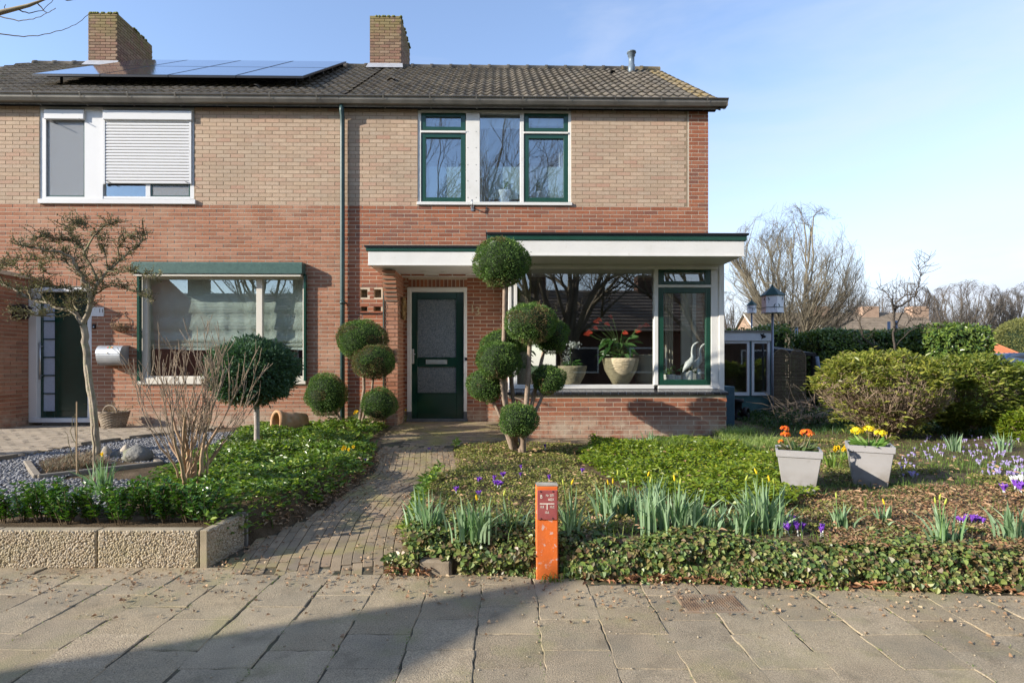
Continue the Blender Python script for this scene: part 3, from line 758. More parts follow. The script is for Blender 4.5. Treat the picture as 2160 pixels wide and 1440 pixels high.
# half-round vent tiles
for (px, py, rfp) in ((535, 190, rf11), (826, 175, rf13), (1291, 158, rf13)):
    # find v on the roof plane
    v = 0
    for _ in range(30): v = VE + (HZ(py, px, v) - RZ0) / TP
    m = MB(); u = HU(px, v); rings = []
    for (d, rr) in ((-.02, .085), (.16, .06), (.3, .02)):
        rings.append([(u + rr * math.cos(a), v + d * math.cos(PITCH), RZ0 + (v - VE + d * math.cos(PITCH)) * TP + .03 + rr * .8 * math.sin(a)) for a in np.linspace(0, math.pi, 9)])
    m.loft(rings, caps=False, closed=False); m.build('roof_vent', m_tile, rfp, fix=False)
# flue
m_flue = M('grey_flue', (.14, .18, .22), .45, None, 10, .15, metal=.2)
v = 3.0; u = HU(1332, v); zt_ = HZ(108, 1332, v); zb_ = HZ(152, 1332, v)
m = MB(); m.lathe([(.075, zb_ - .12), (.075, zb_ + .14), (.062, zb_ + .15), (.062, zt_ - .12), (.08, zt_ - .11), (.08, zt_ - .05), (.1, zt_ - .045), (.095, zt_ - .02), (.05, zt_), (.0, zt_ + .004)], (u, v, 0), 16)
m.build('flue', m_flue, rf13)
# chimneys
for (hp, rfp, pa, pb, lab) in ((h13, rf13, 780, 846, 'right'), (h11, rf11, 186, 247, 'left')):
    va, vb_ = 3.2, 4.45; u0, u1 = HU(pa, va), HU(pb, va); zt_ = HZ(34 if lab == 'right' else 27, (pa + pb) / 2, va)
    m = MB(); m.box(u0 + .008, u1 - .008, va + .008, vb_, 7.0, zt_ - .01); ch = m.build('chimney', m_chim, hp)
    lst = []
    zz0 = 7.45
    brick_field(lst, u0, u1, zz0, zt_, va, [], 'chim', ph=.05); n1_ = len(lst)
    side = []; brick_field(side, va + .036, vb_, zz0, zt_, u1, [], 'chim', axis='v', face=1); brick_field(side, va + .036, vb_, zz0, zt_, u0, [], 'chim', axis='v', face=-1)
    for b in lst + [s for s in side if s[0] > (u0 + u1) / 2][:130]:
        o = bpy.data.objects.new('brick', units[m_chim.name]); COL.objects.link(o); o.parent = ch
        o.location = b[:3]; o.scale = b[3:6]
    emit_bricks([s for s in side if s[0] < (u0 + u1) / 2], ch, 0)
    # moss cushions and cap
    cpb = MB()
    for k_ in range(26):
        a = R.random(); uu = u0 + (u1 - u0) * R.random() if a < .5 else u1 - .02 * R.random(); vv = va + .02 if a < .5 else va + (vb_ - va) * R.random()
        cpb.lathe([(.035, -.02), (.03, .012), (.012, .026), (0, .028)], (uu, vv, zt_), 7)
    tag(cpb.build('moss', M('chimney_moss', (.16, .17, .05), .95, None, 30, .3, 100, .6), ch), kind='stuff')
    fl = MB(); v1_ = va - .12; zf = RZ0 + (v1_ - VE) * TP
    fl.add([(u0 - .06, v1_, zf + .05), (u1 + .06, v1_, zf + .05), (u1 + .03, va - .004, zf + .2), (u0 - .03, va - .004, zf + .2)], [(0, 1, 2, 3)])
    fl.add([(u1 + .004, va, zf + .2), (u1 + .06, va - .05, zf + .1), (u1 + .06, vb_ - .6, roofz(vb_ - .6)), (u1 + .004, vb_ - .6, roofz(vb_ - .6) + .12)], [(0, 1, 2, 3)])
    fl.build('flashing', m_lead, ch, fix=False)
# gutter, fascia
def gutter(hp, u0, u1, end):
    prof = [(-.225, 5.462), (-.235, 5.475), (-.225, 5.482), (-.212, 5.472), (-.2, 5.42), (-.17, 5.375), (-.10, 5.362), (-.04, 5.385), (-.03, 5.47), (-.038, 5.47), (-.05, 5.4), (-.10, 5.375), (-.165, 5.388), (-.19, 5.425), (-.205, 5.46)]
    m = MB(); m.loft([[(u0, a, b) for a, b in prof], [(u1, a, b) for a, b in prof]], sm=False)
    if end: m.box(u1 - .012, u1, -.2, -.04, 5.375, 5.465)
    gt = m.build('gutter', m_zinc, hp)
    m = MB(); m.box(u0, min(u1, UVR - .04), -.03, .02, 5.36, 5.49); m.build('fascia_board', m_black, hp)
    k_ = 0; u = u1 - .35
    while u > u0:
        b = MB(); b.add([(u, -.24, 5.487), (u + .022, -.24, 5.487), (u + .022, -.206, 5.41), (u, -.206, 5.41), (u, -.172, 5.368), (u + .022, -.172, 5.368), (u + .022, -.035, 5.355), (u, -.035, 5.355)],
                        [(0, 3, 2, 1), (3, 4, 5, 2), (4, 7, 6, 5)])
        b.box(u, u + .022, -.24, -.05, 5.483, 5.49)
        b.build('gutter_bracket', m_zinc, gt, fix=False); u -= .73
    return gt
g13 = gutter(h13, UPARTY, HU(1536, -.2), True); g11 = gutter(h11, -10.5, UPARTY - .003, False)
# downpipe on the party line
m = MB(); up_ = HU(722.5, -.06)
m.tube([(up_, -.11, 5.37), (up_, -.11, 5.28), (up_, -.065, 5.2), (up_, -.065, 5.0), (up_, -.065, 2.3), (up_, -.065, .3)], .037, 12)
m.tube([(up_, -.065, 2.28), (up_, -.065, 2.22)], .042, 12); m.box(up_ + .02, up_ + .05, -.07, .01, 2.24, 2.26)
m_pipe = M('green_pipe', [(.025, .055, .056), (.035, .075, .075)], .4, None, 10, .15, spec=.4)
dp = m.build('downpipe', m_pipe, h13)

# ------------------------------------------------------------------ window makers
def frame_px(hp, px0, px1, py0, py1, v, mat, t=6, depth=.07, name='window_frame', parent=None, tb=None):
    """rectangular frame in the facade plane; t, tb: stile and rail widths in pixels"""
    tb = tb or t; m = MB(); vb2 = v + depth
    m.rect(px0, px0 + t, py0, py1, v, vb2); m.rect(px1 - t, px1, py0, py1, v, vb2)
    u0, u1 = HU(px0 + t, v), HU(px1 - t, v); pmm = (px0 + px1) / 2
    m.box(u0, u1, v, vb2, HZ(py0 + tb, pmm, v), HZ(py0, pmm, v)); m.box(u0, u1, v, vb2, HZ(py1, pmm, v), HZ(py1 - tb, pmm, v))
    return m.build(name, mat, parent or hp, bevel=.003)
def pane_px(px0, px1, py0, py1, v, mat, parent, name='pane'):
    m = MB(); m.rect(px0, px1, py0, py1, v, v + .006); return m.build(name, mat, parent)
def sub(o):   # window group empty as a part under the house
    return o
# --- upper window of number 13
m = MB()
m.rect(881, 888, 232, 426, V_FRAME, .1); m.rect(888, 1199, 232, 238, V_FRAME, .1); m.rect(1199, 1205, 232, 426, V_FRAME, .1)
m.rect(888, 983, 275.5, 280, V_FRAME - .012, .08); m.rect(1105, 1199, 278, 282, V_FRAME - .012, .08); m.rect(1097, 1105, 238, 426, V_FRAME, .1)
m.rect(983, 1012, 238, 426, V_FRAME - .006, .1)
w13 = m.build('window', m_white, h13, bevel=.003)
m = MB(); m.rect(879, 1207, 426, 432.5, -.03, .12); m.build('sill', m_white, w13, bevel=.004)
for (a, b, c, d) in ((888, 982, 239, 275), (888, 982, 281, 426), (1105.5, 1199, 239, 277.5), (1105.5, 1199, 283, 426.5)):
    up = d - c < 60
    s_ = frame_px(w13, a, b, c, d, V_FRAME + .012, m_green, 10, .05, 'sash', w13, tb=7.5 if up else 9.5)
    pane_px(a + 9, b - 9, c + 7, d - 7, V_FRAME + .045, m_glassd, w13)
pane_px(1011, 1098, 237, 427, V_FRAME + .05, m_glassd, w13)
for py in (278, 312, 348, 382, 417):
    for px in (987, 1004.5):
        m = MB(); m.lathe([(.006, 0), (.005, .004), (0, .005)], (HU(px, V_FRAME), V_FRAME - .006, HZ(py, px, V_FRAME)), 8, axis=(0, -1, 0)); m.build('bolt', m_black, w13)
# frosted lower halves, blind
m_frost = M('frosted_film', (.7, .78, .73), .6, None, 3, .05, 0, 0, transl=.5, tcol=(.9, 1, .95))
for (a, b) in ((905, 975), (1030, 1097), (1118, 1188)):
    m = MB(); m.rect(a, b, 352, 420, .16, .163); m.build('frosted_panel', m_frost, w13)
m_blind = M('white_blind', (.75, .76, .76), .7, None, 3, .05, 0, 0, transl=.3, tcol=(1, 1, 1))
m = MB(); m.rect(1012, 1098, 238, 272, .14, .145); m.rect(1108, 1196, 240, 266, .14, .145); m.build('blind', m_blind, w13)
m_curt = M('pale_curtain', (.6, .55, .45), .9, None, 5, .08, 0, 0, transl=.25, tcol=(1, .95, .85))
def curtain(hp, px0, px1, py0, py1, v, mat=None, folds=5, amp=.02, name='curtain'):
    u0, u1 = HU(px0, v), HU(px1, v); za, zb = HZ(py1, px0, v), HZ(py0, px0, v); n = folds * 8
    rows = []
    for z, k_ in ((zb, .6), ((za + zb) / 2, 1), (za, 1.2)):
        rows.append([(u0 + (u1 - u0) * t_ / n, v + amp * k_ * math.sin(t_ / n * folds * 2 * math.pi + .3 * k_), z) for t_ in range(n + 1)])
    mm2 = MB(); mm2.loft(rows, caps=False, closed=False); return mm2.build(name, mat or m_curt, hp, fix=False)
curtain(w13, 1178, 1196, 240, 430, .2); curtain(w13, 1014, 1030, 240, 430, .2, folds=3); curtain(w13, 890, 900, 282, 425, .2, folds=2)
# bracket under the sill
m = MB(); u = HU(996, -.05)
m.box(u - .022, u + .022, -.012, .0, HZ(445, 996, 0), HZ(431, 996, 0)); m.tube([(u, -.01, HZ(438, 996, 0)), (u, -.09, HZ(438, 996, 0)), (u, -.1, HZ(425, 996, 0))], .012, 8)
m.build('flag_bracket', m_steel, h13)

# --- upper window of number 11: shutter and screen
m = MB()
m.rect(83, 97, 225, 420, V_FRAME, .1); m.rect(178, 217, 225, 420, V_FRAME - .006, .1); m.rect(401, 409.5, 225, 420, V_FRAME, .1)
m.rect(97, 178, 225, 230, V_FRAME, .1); m.rect(217, 401, 225, 232, V_FRAME, .1); m.rect(97, 178, 415, 420, V_FRAME, .1); m.rect(217, 401, 414.5, 420, V_FRAME, .1); m.rect(307, 317, 389, 414.5, V_FRAME + .004, .1)
w11 = m.build('window', m_pvc, h11, bevel=.003)
m = MB(); m.rect(79, 411.5, 420, 429.5, -.04, .12); m.build('sill', m_pvc, w11, bevel=.004)
m = MB(); m.rect(92, 176, 231, 251, -.035, .03); m.build('shutter_box', m_pvc, w11, bevel=.006)
m = MB(); m.rect(216, 404, 233, 252.5, -.05, .03); m.build('shutter_box', m_pvc, w11, bevel=.006)
for a_, b_ in ((217, 221), (399, 403)):
    sh = MB(); sh.rect(a_, b_, 252.5, 388, -.02, .02); sh.build('shutter_guide', m_pvc, w11)
ns_ = 21; 
for k_ in range(ns_):
    a = 252.5 + (388 - 252.5) * k_ / ns_; b = a + (388 - 252.5) / ns_
    u0, u1 = HU(221, -.01), HU(399, -.01); za, zb = HZ(b, 300, -.01), HZ(a, 300, -.01); h_ = zb - za
    m = MB(); m.prism([(-.004, za + .004), (-.013, za + .01), (-.015, za + h_ * .5), (-.011, zb - .006), (-.004, zb - .001), (.004, zb), (.004, za + .004)], 0, u0, u1)
    o = m.build('slat', m_pvc, w11)
pane_px(97, 178, 248, 416, .05, m_glassd, w11)
m_screen = M('insect_screen', (.55, .55, .55), .9, None, 3, .1, 0, 0, transl=.4, tcol=(1, 1, 1))
m = MB(); m.rect(103, 178, 256, 414, .075, .078); m.build('blind', m_screen, w11)
_lc = 1
for a_ in ((101, 177, 254, 413), (320, 399, 391, 413)): m = MB(); m.rect(*a_, .034, .036); m.build('insect_screen', m_mesh, w11)
m_lightpanel = M('pane_light_panel', (.75, .75, .76), .8, None, 3, .05, 0, 0, transl=.35, tcol=(1, 1, 1))
frame_px(w11, 96, 179, 251, 415, .03, m_green, 2.5, .03, 'sash', w11); frame_px(w11, 318, 401, 389, 414.5, .03, m_green, 3, .03, 'sash', w11, tb=2)
curtain(w11, 124, 180, 256, 416, .16, m_lightpanel, 3, .03)  # pale panel added to stand for the band of light across this pane
pane_px(222, 308, 387, 416, .05, m_glassd, w11); pane_px(317, 402, 387, 416, .05, m_glassd, w11)
for (x0, y0, x1, y1) in ((101, 253, 127, 265), (167, 252, 178, 258), (226, 383, 238, 388), (390, 383, 400, 388)):
    m = MB(); m.tube([(HU(x0, -.02), -.03, HZ(y0, x0, 0)), (HU(x1, 0), -.06, HZ(y1, x1, 0))], .006, 6); m.build('stay', m_black, w11)

# --- ground floor window of number 11
m = MB()
m.rect(297, 311, 580, 797, V_FRAME, .1); m.rect(638.5, 643, 580, 797, V_FRAME, .1); m.rect(540.5, 553, 587, 796, V_FRAME, .1)
m.rect(311, 638.5, 578, 587.5, V_FRAME, .1); m.rect(311, 540.5, 793, 797, V_FRAME, .1); m.rect(553, 638.5, 793, 797, V_FRAME, .1)
wl = m.build('window', m_cream, h11, bevel=.003)
m = MB(); m.rect(289, 644.5, 797, 810, -.035, .12); m.build('sill', m_cream, wl, bevel=.004)
for a_, b_ in ((288.5, 293.5), (640.5, 644.5)): m = MB(); m.rect(a_, b_, 578, 803, -.07, .0); m.build('screen_guide', m_green, wl)
m = MB(); u0, u1 = HU(276, -.17), HU(637, -.17); z0_, z1_ = HZ(577, 450, -.17), HZ(552, 450, -.17)
m.prism([(-.17, z0_), (-.17, z1_ - .02), (-.155, z1_), (0, z1_ + .01), (0, z0_ + .01)], 0, u0, u1); bx = m.build('awning_box', m_greenbox, wl, bevel=.005)
m = MB(); m.box(u0 + .03, u1 - .03, -.15, -.02, z0_ - .035, z0_ - .002); m.build('screen_rail', m_cream, bx)
pane_px(310, 541.5, 586, 794, .06, m_glass, wl); pane_px(552, 640, 586, 794, .06, m_glass, wl)
# roman blind, pale green with creases
m_roman = M('pale_green_blind', (.64, .74, .68), .9, None, 4, .1, 14, .5, .02, .1, transl=.2, tcol=(1, 1, 1))
for (a, b) in ((312, 541), (552, 640)):
    u0, u1 = HU(a, .2), HU(b, .2); n = max(8, int((b - a) / 5)); rows = []
    ys_ = [586, 610, 640, 658, 660, 675, 694, 696, 712, 719, 722, 728, 731, 737]
    for k_, py in enumerate(ys_):
        z = HZ(py, 400, .2); d = {3: -.012, 4: .006, 6: -.012, 7: .006, 9: -.05, 10: .0, 11: -.06, 12: -.01, 13: -.03}.get(k_, 0)
        rows.append([(u0 + (u1 - u0) * t_ / n, .2 + d + .018 * (float(nz2(t_ * .35 + a, k_ * .35, 1)) - .5), z + (.01 * math.sin(t_ * .2 + k_) if k_ > 8 else 0)) for t_ in range(n + 1)])
    m = MB(); m.loft(rows, caps=False, closed=False); m.build('roman_blind', m_roman, wl, fix=False)
m = MB(); m.box(H_LL[0], H_LL[1], .12, .36, HZ(800, 400, .1), HZ(796.5, 400, .1)); m.build('window_board', m_white, wl)

# --- door of number 11
V_D11 = .09
m = MB(); m.rect(60, 77, 606, 884, -.005, .15); m.rect(184, 193, 606, 884, -.005, .15); m.rect(77, 184, 606, 615, -.005, .15); m.rect(60, 193, 882, 891, -.05, .2)
df = m.build('door_frame', m_pvc, h11, bevel=.004)
d_ = MB(); d_.rect(76, 90, 614, 882, V_D11 - .01, .14); d_.rect(115.5, 185, 614, 882, V_D11, .14); d_.rect(90, 115.5, 614, 640, V_D11, .14); d_.rect(90, 115.5, 868, 882, V_D11, .14)
dr = d_.build('door', m_greendoor, h11, bevel=.003)
d_ = MB(); d_.rect(126, 183, 638, 866, V_D11 - .006, V_D11 + .0); d_.build('door_panel', m_greendoor, dr, bevel=.004)
m_fglass = M('frosted_door_glass', (.35, .4, .5), .2, None, 40, .1, 200, .1, spec=.6)
for k_ in range(6):
    a = 640 + k_ * 38.2; m = MB(); m.rect(90, 115.5, a, a + 35.8, V_D11 + .012, V_D11 + .03); m.build('glass_panel', m_fglass, dr)
    m = MB(); m.rect(90, 115.5, a + 35.8, min(868, a + 38.2), V_D11, V_D11 + .03); m.build('glazing_bar', m_greendoor, dr)
m = MB(); ux = HU(83.5, .02); m.tube([(ux, .03, HZ(800, 84, .03)), (ux, .03, HZ(722, 84, .03))], .013, 10); m.tube([(ux, .03, HZ(730, 84, .03)), (ux, .09, HZ(730, 84, .03))], .008, 8); m.tube([(ux, .03, HZ(792, 84, .03)), (ux, .09, HZ(792, 84, .03))], .008, 8)
m.lathe([(.018, 0), (.018, .012), (0, .013)], (HU(79, V_D11), V_D11 - .012, HZ(761, 80, V_D11)), 12, axis=(0, -1, 0)); m.build('handle', m_steel, dr)

# --- front door of number 13
V = V_DOOR
m = MB(); m.rect(858.5, 867, 606, 868, V - .02, V + .14); m.rect(978, 985, 606, 868, V - .02, V + .14); m.rect(867, 978, 606, 615.5, V - .02, V + .14)
df = m.build('door_frame', m_white, h13, bevel=.004)
m_bluestone = M('bluestone', [(.09, .10, .11), (.13, .14, .15)], .6, None, 10, .15)
m = MB(); m.rect(858.5, 867, 868, 886, V - .022, V + .14); m.rect(978, 985, 868, 886, V - .022, V + .14); m.rect(857, 987, 883.5, 889, V - .05, V + .14); m.build('door_plinth', m_bluestone, df)
VD = V + .05
m = MB()
m.rect(867.5, 880, 616, 882.5, VD, VD + .04); m.rect(963, 977.5, 616, 882.5, VD, VD + .04)
m.rect(880, 963, 616, 631, VD, VD + .04); m.rect(880, 963, 754, 773, VD, VD + .04); m.rect(880, 963, 829, 882.5, VD, VD + .04)
door = m.build('door', m_greendoor, h13, bevel=.003)
def dglass():
    m = bpy.data.materials.new('patterned_glass'); m.use_nodes = True; t = m.node_tree; pr = t.nodes['Principled BSDF']; L = t.links.new
    g_ = t.nodes.new('ShaderNodeNewGeometry'); mp_ = t.nodes.new('ShaderNodeMapping'); mp_.inputs['Scale'].default_value = (60, 60, 42); L(g_.outputs['Position'], mp_.inputs[0])
    nz = t.nodes.new('ShaderNodeTexNoise'); nz.inputs['Scale'].default_value = 1; nz.inputs['Detail'].default_value = 4; nz.inputs['Distortion'].default_value = 1.2; L(mp_.outputs[0], nz.inputs[0])
    rp = t.nodes.new('ShaderNodeValToRGB'); e = rp.color_ramp.elements; e[0].position = .35; e[0].color = (.055, .07, .085, 1); e[1].position = .7; e[1].color = (.17, .19, .2, 1); L(nz.outputs[0], rp.inputs[0])
    L(rp.outputs[0], pr.inputs['Base Color']); pr.inputs['Roughness'].default_value = .25; pr.inputs['Specular IOR Level'].default_value = .7
    bp = t.nodes.new('ShaderNodeBump'); bp.inputs['Strength'].default_value = .8; bp.inputs['Distance'].default_value = .006; L(nz.outputs[0], bp.inputs['Height']); L(bp.outputs[0], pr.inputs['Normal']); return m
m_dglass = dglass()
pane_px(879, 964, 630, 755, VD + .02, m_dglass, door, 'glass_panel'); pane_px(879, 964, 772, 830, VD + .02, m_dglass, door, 'glass_panel')
for (a, b, c, d) in ((879, 964, 629.5, 755.5), (879, 964, 771.5, 830)):
    frame_px(None, a, b, c, d, VD - .008, m_greendoor, 2, .02, 'glazing_bead', door)
for py in (845, 859, 872):
    m = MB(); m.rect(880, 963, py, py + 1.6, VD - .005, VD + .0); m.build('groove_rail', m_greendoor, door)
m = MB(); m.rect(898, 943, 758, 768, VD - .012, VD + .0); ls = m.build('letter_slot', m_steel, door, bevel=.003)
m = MB(); m.rect(901, 940, 760, 766, VD - .018, VD - .012); m.build('flap', m_steel, ls, bevel=.002)
m = MB(); m.rect(866, 873, 736, 767, VD - .015, VD); m.tube([(HU(869, VD), VD - .02, HZ(747, 869, VD)), (HU(869, VD), VD - .06, HZ(747, 869, VD)), (HU(877, VD), VD - .062, HZ(747, 869, VD))], .009, 8); m.build('handle', m_steel, door, bevel=.002)
m = MB(); m.rect(980.5, 985.5, 754, 760, V - .035, V - .02); m.build('door_bell', m_black, df)
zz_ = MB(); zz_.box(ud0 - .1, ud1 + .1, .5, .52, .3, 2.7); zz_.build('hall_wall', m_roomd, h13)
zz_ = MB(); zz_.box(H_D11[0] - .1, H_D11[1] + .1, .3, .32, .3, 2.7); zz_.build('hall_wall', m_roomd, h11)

# --- door canopy and bay roof
def canopy(name, px0, px1, vf, pyt, pyg, pyb, vb2, topx, parent, u1=None):
    u0 = HU(px0, vf); u1 = u1 or HU(px1, vf); zt2, zg, zb2 = HZ(pyt, px1, vf), HZ(pyg, px1, vf), HZ(pyb, px1, vf)
    m = MB(); m.box(u0, u1, vf, vb2, zb2 + .012, zg); o = m.build(name, m_white, parent, bevel=.004)
    m = MB(); m.box(u0 - .002, u1 + .002, vf - .012, vf + .02, zb2, zb2 + .018); m.build('drip_rail', m_white, o)
    m = MB(); m.box(u0 - topx * .6, u1 + topx * .6, vf - .015, vb2, zg, zt2 - .022); m.build('roof_edge', m_green, o, bevel=.004)
    m = MB(); m.box(u0 - topx, u1 + topx, vf - .035, vb2, zt2 - .024, zt2); m.build('edge_trim', m_black, o)
    return o
bayu1 = HU(1570, V_BFASC); bayu0 = HU(1033, V_BFASC)
canopy('door_canopy', 776.5, 1040, V_CAN, 519, 530.5, 560.5, .0, .05, h13, u1=bayu0 + .15)
sf = MB(); sf.box(HU(812, 0), bayu0 + .1, .0, V_DOOR, HZ(561, 900, V_CAN), 2.76); sf.build('soffit', m_white, h13)
sp = MB()
for px in (893, 936): sp.lathe([(.045, 0), (.045, -.006), (.03, -.008), (0, -.006)], (HU(px, -.3), -.25, HZ(560.5, 1000, V_CAN) + .009), 16)
sp.build('spotlight', m_white, h13)
canopy('bay_canopy', 1033, 1570, V_BFASC, 493, 508, 541, .0, .05, h13)
br = MB(); br.box(UBL - .05, ubr, 0, .02, 2.72, 2.9); br.build('flashing', m_lead, h13)
# canopy side bracket piece is the corbel; bay posts and frames
B_ = V_BAYF; bt = 549
m = MB()
m.rect(1073, 1079, 552, 820, B_ - .01, B_ + .08); m.rect(1084, 1091, 552, 820, B_, B_ + .08); m.rect(1500, 1516, 566, 820, B_, B_ + .08); m.rect(1517, 1528, 546, 830, B_ - .015, B_ + .1)
m.rect(1380, 1388.5, 567, 812, B_, B_ + .08); m.rect(1388.5, 1500, 600.5, 606, B_ - .006, B_ + .07); m.rect(1091, 1380, 811, 820, B_, B_ + .08); m.rect(1388.5, 1500, 812.5, 820, B_, B_ + .08)
m.rect(1079, 1084, 552, 820, B_ + .03, B_ + .08)
bw = m.build('window', m_white, h13, bevel=.003)
m = MB()
m.rect(1091, 1516, 547, 553, B_ - .03, B_ + .08); m.rect(1091, 1516, 553.5, 559, B_ - .035, B_ + .08); m.rect(1091, 1516, 559.5, 567, B_ - .045, B_ + .08); m.build('screen_box', m_white, bw, bevel=.003)
pane_px(1090, 1381, 567, 812, B_ + .045, m_glass, bw)
frame_px(None, 1389, 1500, 567, 600, B_ + .01, m_green, 12, .05, 'sash', bw, tb=7); frame_px(None, 1389, 1500, 606.5, 812, B_ + .01, m_green, 11, .05, 'sash', bw, tb=11.5)
pane_px(1400, 1489, 566, 594, B_ + .04, m_glass, bw); pane_px(1398, 1491, 616, 802, B_ + .04, m_glass, bw)
# right-hand return of the bay (glazed), left return
m = MB(); uR, uL = HU(1527, B_), UBL + .02; zb_, zt_ = HZ(820, 1500, B_), 2.66
m.box(uR - .06, uR, B_ + .1, B_ + .16, zb_, zt_); m.box(uR - .06, uR, -.08, 0, zb_, zt_); m.box(uR - .06, uR, B_ + .16, -.08, zb_, zb_ + .07); m.box(uR - .06, uR, B_ + .16, -.08, zt_ - .12, zt_)
m.box(uL, uL + .06, B_ + .08, V_DOOR, zb_ - .05, zt_)
m.build('return_frame', m_white, bw)
m = MB(); m.box(uR - .04, uR - .034, B_ + .16, -.08, zb_ + .07, zt_ - .12); m.build('pane', m_glass, bw)
# black sill tiles
zs0, zs1 = HZ(833, 1300, V_BAY - .03), HZ(821, 1300, B_ - .01)
n = 28; uu0, uu1 = UBL - .01, ubr + .02
for k_ in range(n):
    a = uu0 + (uu1 - uu0) * k_ / n; b = uu0 + (uu1 - uu0) * (k_ + 1) / n - .006
    m = MB(); m.prism([(V_BAY - .03, zs0), (V_BAY - .03, zs0 + .03), (V_BAY - .02, zs0 + .042), (B_ - .005, zs1 + .002), (B_ - .005, zs1 - .03), (V_BAY + .05, zs0)], 0, a, b)
    m.build('sill_tile', m_blacktile, bw)
m_grout = M('sill_grout', (.5, .5, .48), .9)
m = MB(); m.prism([(V_BAY - .026, zs0 + .002), (V_BAY - .026, zs0 + .028), (V_BAY - .018, zs0 + .039), (B_ - .006, zs1 - .001), (B_ - .006, zs1 - .03), (V_BAY + .05, zs0 + .002)], 0, uu0 + .002, uu1 - .008); m.build('sill_grout', m_grout, bw)
m = MB(); m.box(uL, uR - .06, B_ + .09, B_ + .42, HZ(818, 1300, B_), HZ(812.5, 1300, B_)); wb = m.build('window_board', m_white, bw); ZB = HZ(812.5, 1300, B_)
for k_, (a, b) in enumerate(((1094, 1108), (1100, 1120))): curtain(bw, a, b, 566, 805, B_ + .55 + .1 * k_, M('yellow_curtain', (.42, .38, .2), .9, None, 5, .1, 0, 0, transl=.3, tcol=(1, 1, .8)), 2)
curtain(bw, 1402, 1420, 610, 800, B_ + .5, m_curt, 3); curtain(bw, 1488, 1498, 570, 805, B_ + .3, m_curt, 2)
# green cable down the pier
m = MB(); m.tube([(HU(809.5, V_PIER), V_PIER - .008, HZ(617, 810, V_PIER)), (HU(809, V_PIER), V_PIER - .008, .32)], .008, 6); m.build('cable', m_pipe, h13)
# ledge under niches
m = MB(); m.rect(757, 808, 659.5, 661.5, -.02, .01); m.build('niche_ledge', m_black, h13)
# door number 13 (tarnished numerals), number plate 11
def text_obj(s, loc, size, mat, parent=None, ext=.002, rz=YAW, name='lettering', align='CENTER', bev=0):
    c = bpy.data.curves.new(name, 'FONT'); c.body = s; c.size = size; c.extrude = ext; c.align_x = align; c.align_y = 'CENTER'; c.resolution_u = 3; c.bevel_depth = bev
    c.materials.append(mat); o = bpy.data.objects.new(name, c); COL.objects.link(o)
    bpy.context.view_layer.update(); dg = bpy.context.evaluated_depsgraph_get(); me = bpy.data.meshes.new_from_object(o.evaluated_get(dg)); bpy.data.objects.remove(o)
    o = bpy.data.objects.new(name, me)
    if parent is not None and parent.name in OFF:
        COL.objects.link(o); o.parent = parent; o.location = (loc[0] - OFF[parent.name][0], loc[1], loc[2] - OFF[parent.name][1]); o.rotation_euler = (math.pi / 2, 0, 0)
    else:
        COL.objects.link(o); o.location = loc; o.rotation_euler = (math.pi / 2, 0, 0)
        if parent is not None: o.parent = parent
        else: o.rotation_euler = (math.pi / 2, 0, rz)
    return o
text_obj('1', (HU(996.5, V_DOOR), V_DOOR - .02, HZ(653, 1004, V_DOOR)), .19, m_brass, h13, .006, name='house_number'); text_obj('3', (HU(1007.5, V_DOOR), V_DOOR - .02, HZ(657, 1004, V_DOOR)), .19, m_brass, h13, .006, name='house_number')
m = MB(); m.rect(192, 218.5, 648, 667, -.012, 0); npl = m.build('number_plate', m_pvc, h11, bevel=.002)
text_obj('11', (HU(212.5, -.02), -.0135, HZ(655.5, 212, -.02)), .085, m_black, npl, .001)
# ================================================================== things on and at the houses
def thing_h(name, u, v, z, label, cat, group=None):
    x, y = H2W(u, v); o = empty(name, (x, y, z), YAW, label, cat, group); OFF[o.name] = (u, z, v); return o
def thing_w(name, x, y, z, label, cat, group=None):
    o = empty(name, (x, y, z), 0, label, cat, group); OFF[o.name] = (x, z, y); return o

# solar array on the neighbour's roof
def rp(v, off): return RZ0 + (v - VE) * TP + off
vA, vB = 9.6 - FY, 12.34 - FY; zA, zB = CH + .5042 * 9.6, CH + .5308 * 12.34
uRt = HU(640, vA); pw = 1.125
arr = thing_h('solar_array', uRt - 2 * pw, vA, zA - .2, 'raised array of eight dark blue solar panels on the tiled roof beside the left chimney', 'solar panels')
def sp_(v): return zA + (v - vA) * (zB - zA) / (vB - vA)
for r_ in range(2):
    for c_ in range(4):
        ua, ub = uRt - (c_ + 1) * pw + .006, uRt - c_ * pw - .006; va, vb_ = vA + (vB - vA) * r_ / 2 + .005, vA + (vB - vA) * (r_ + 1) / 2 - .005
        m = MB(); e_ = .0
        m.add([(ua, va, sp_(va) - .035), (ub, va, sp_(va) - .035), (ub, vb_, sp_(vb_) - .035), (ua, vb_, sp_(vb_) - .035), (ua, va, sp_(va)), (ub, va, sp_(va)), (ub, vb_, sp_(vb_)), (ua, vb_, sp_(vb_))],
              [(0, 3, 2, 1), (4, 5, 6, 7), (0, 1, 5, 4), (1, 2, 6, 5), (2, 3, 7, 6), (3, 0, 4, 7)])
        pn = m.build('solar_panel', m_solarf, arr)
        m = MB(); g_ = .022; m.add([(ua + g_, va + g_, sp_(va + g_) + .003), (ub - g_, va + g_, sp_(va + g_) + .003), (ub - g_, vb_ - g_, sp_(vb_ - g_) + .003), (ua + g_, vb_ - g_, sp_(vb_ - g_) + .003)], [(0, 1, 2, 3)])
        o = m.build('cell_glass', m_solar, pn, fix=False)
for r_, f_ in enumerate((.12, .4, .62, .9)):
    v = vA + (vB - vA) * f_; m = MB(); m.box(uRt - 4 * pw, uRt, v - .02, v + .02, sp_(v) - .085, sp_(v) - .037); m.build('rail', m_solarf, arr)
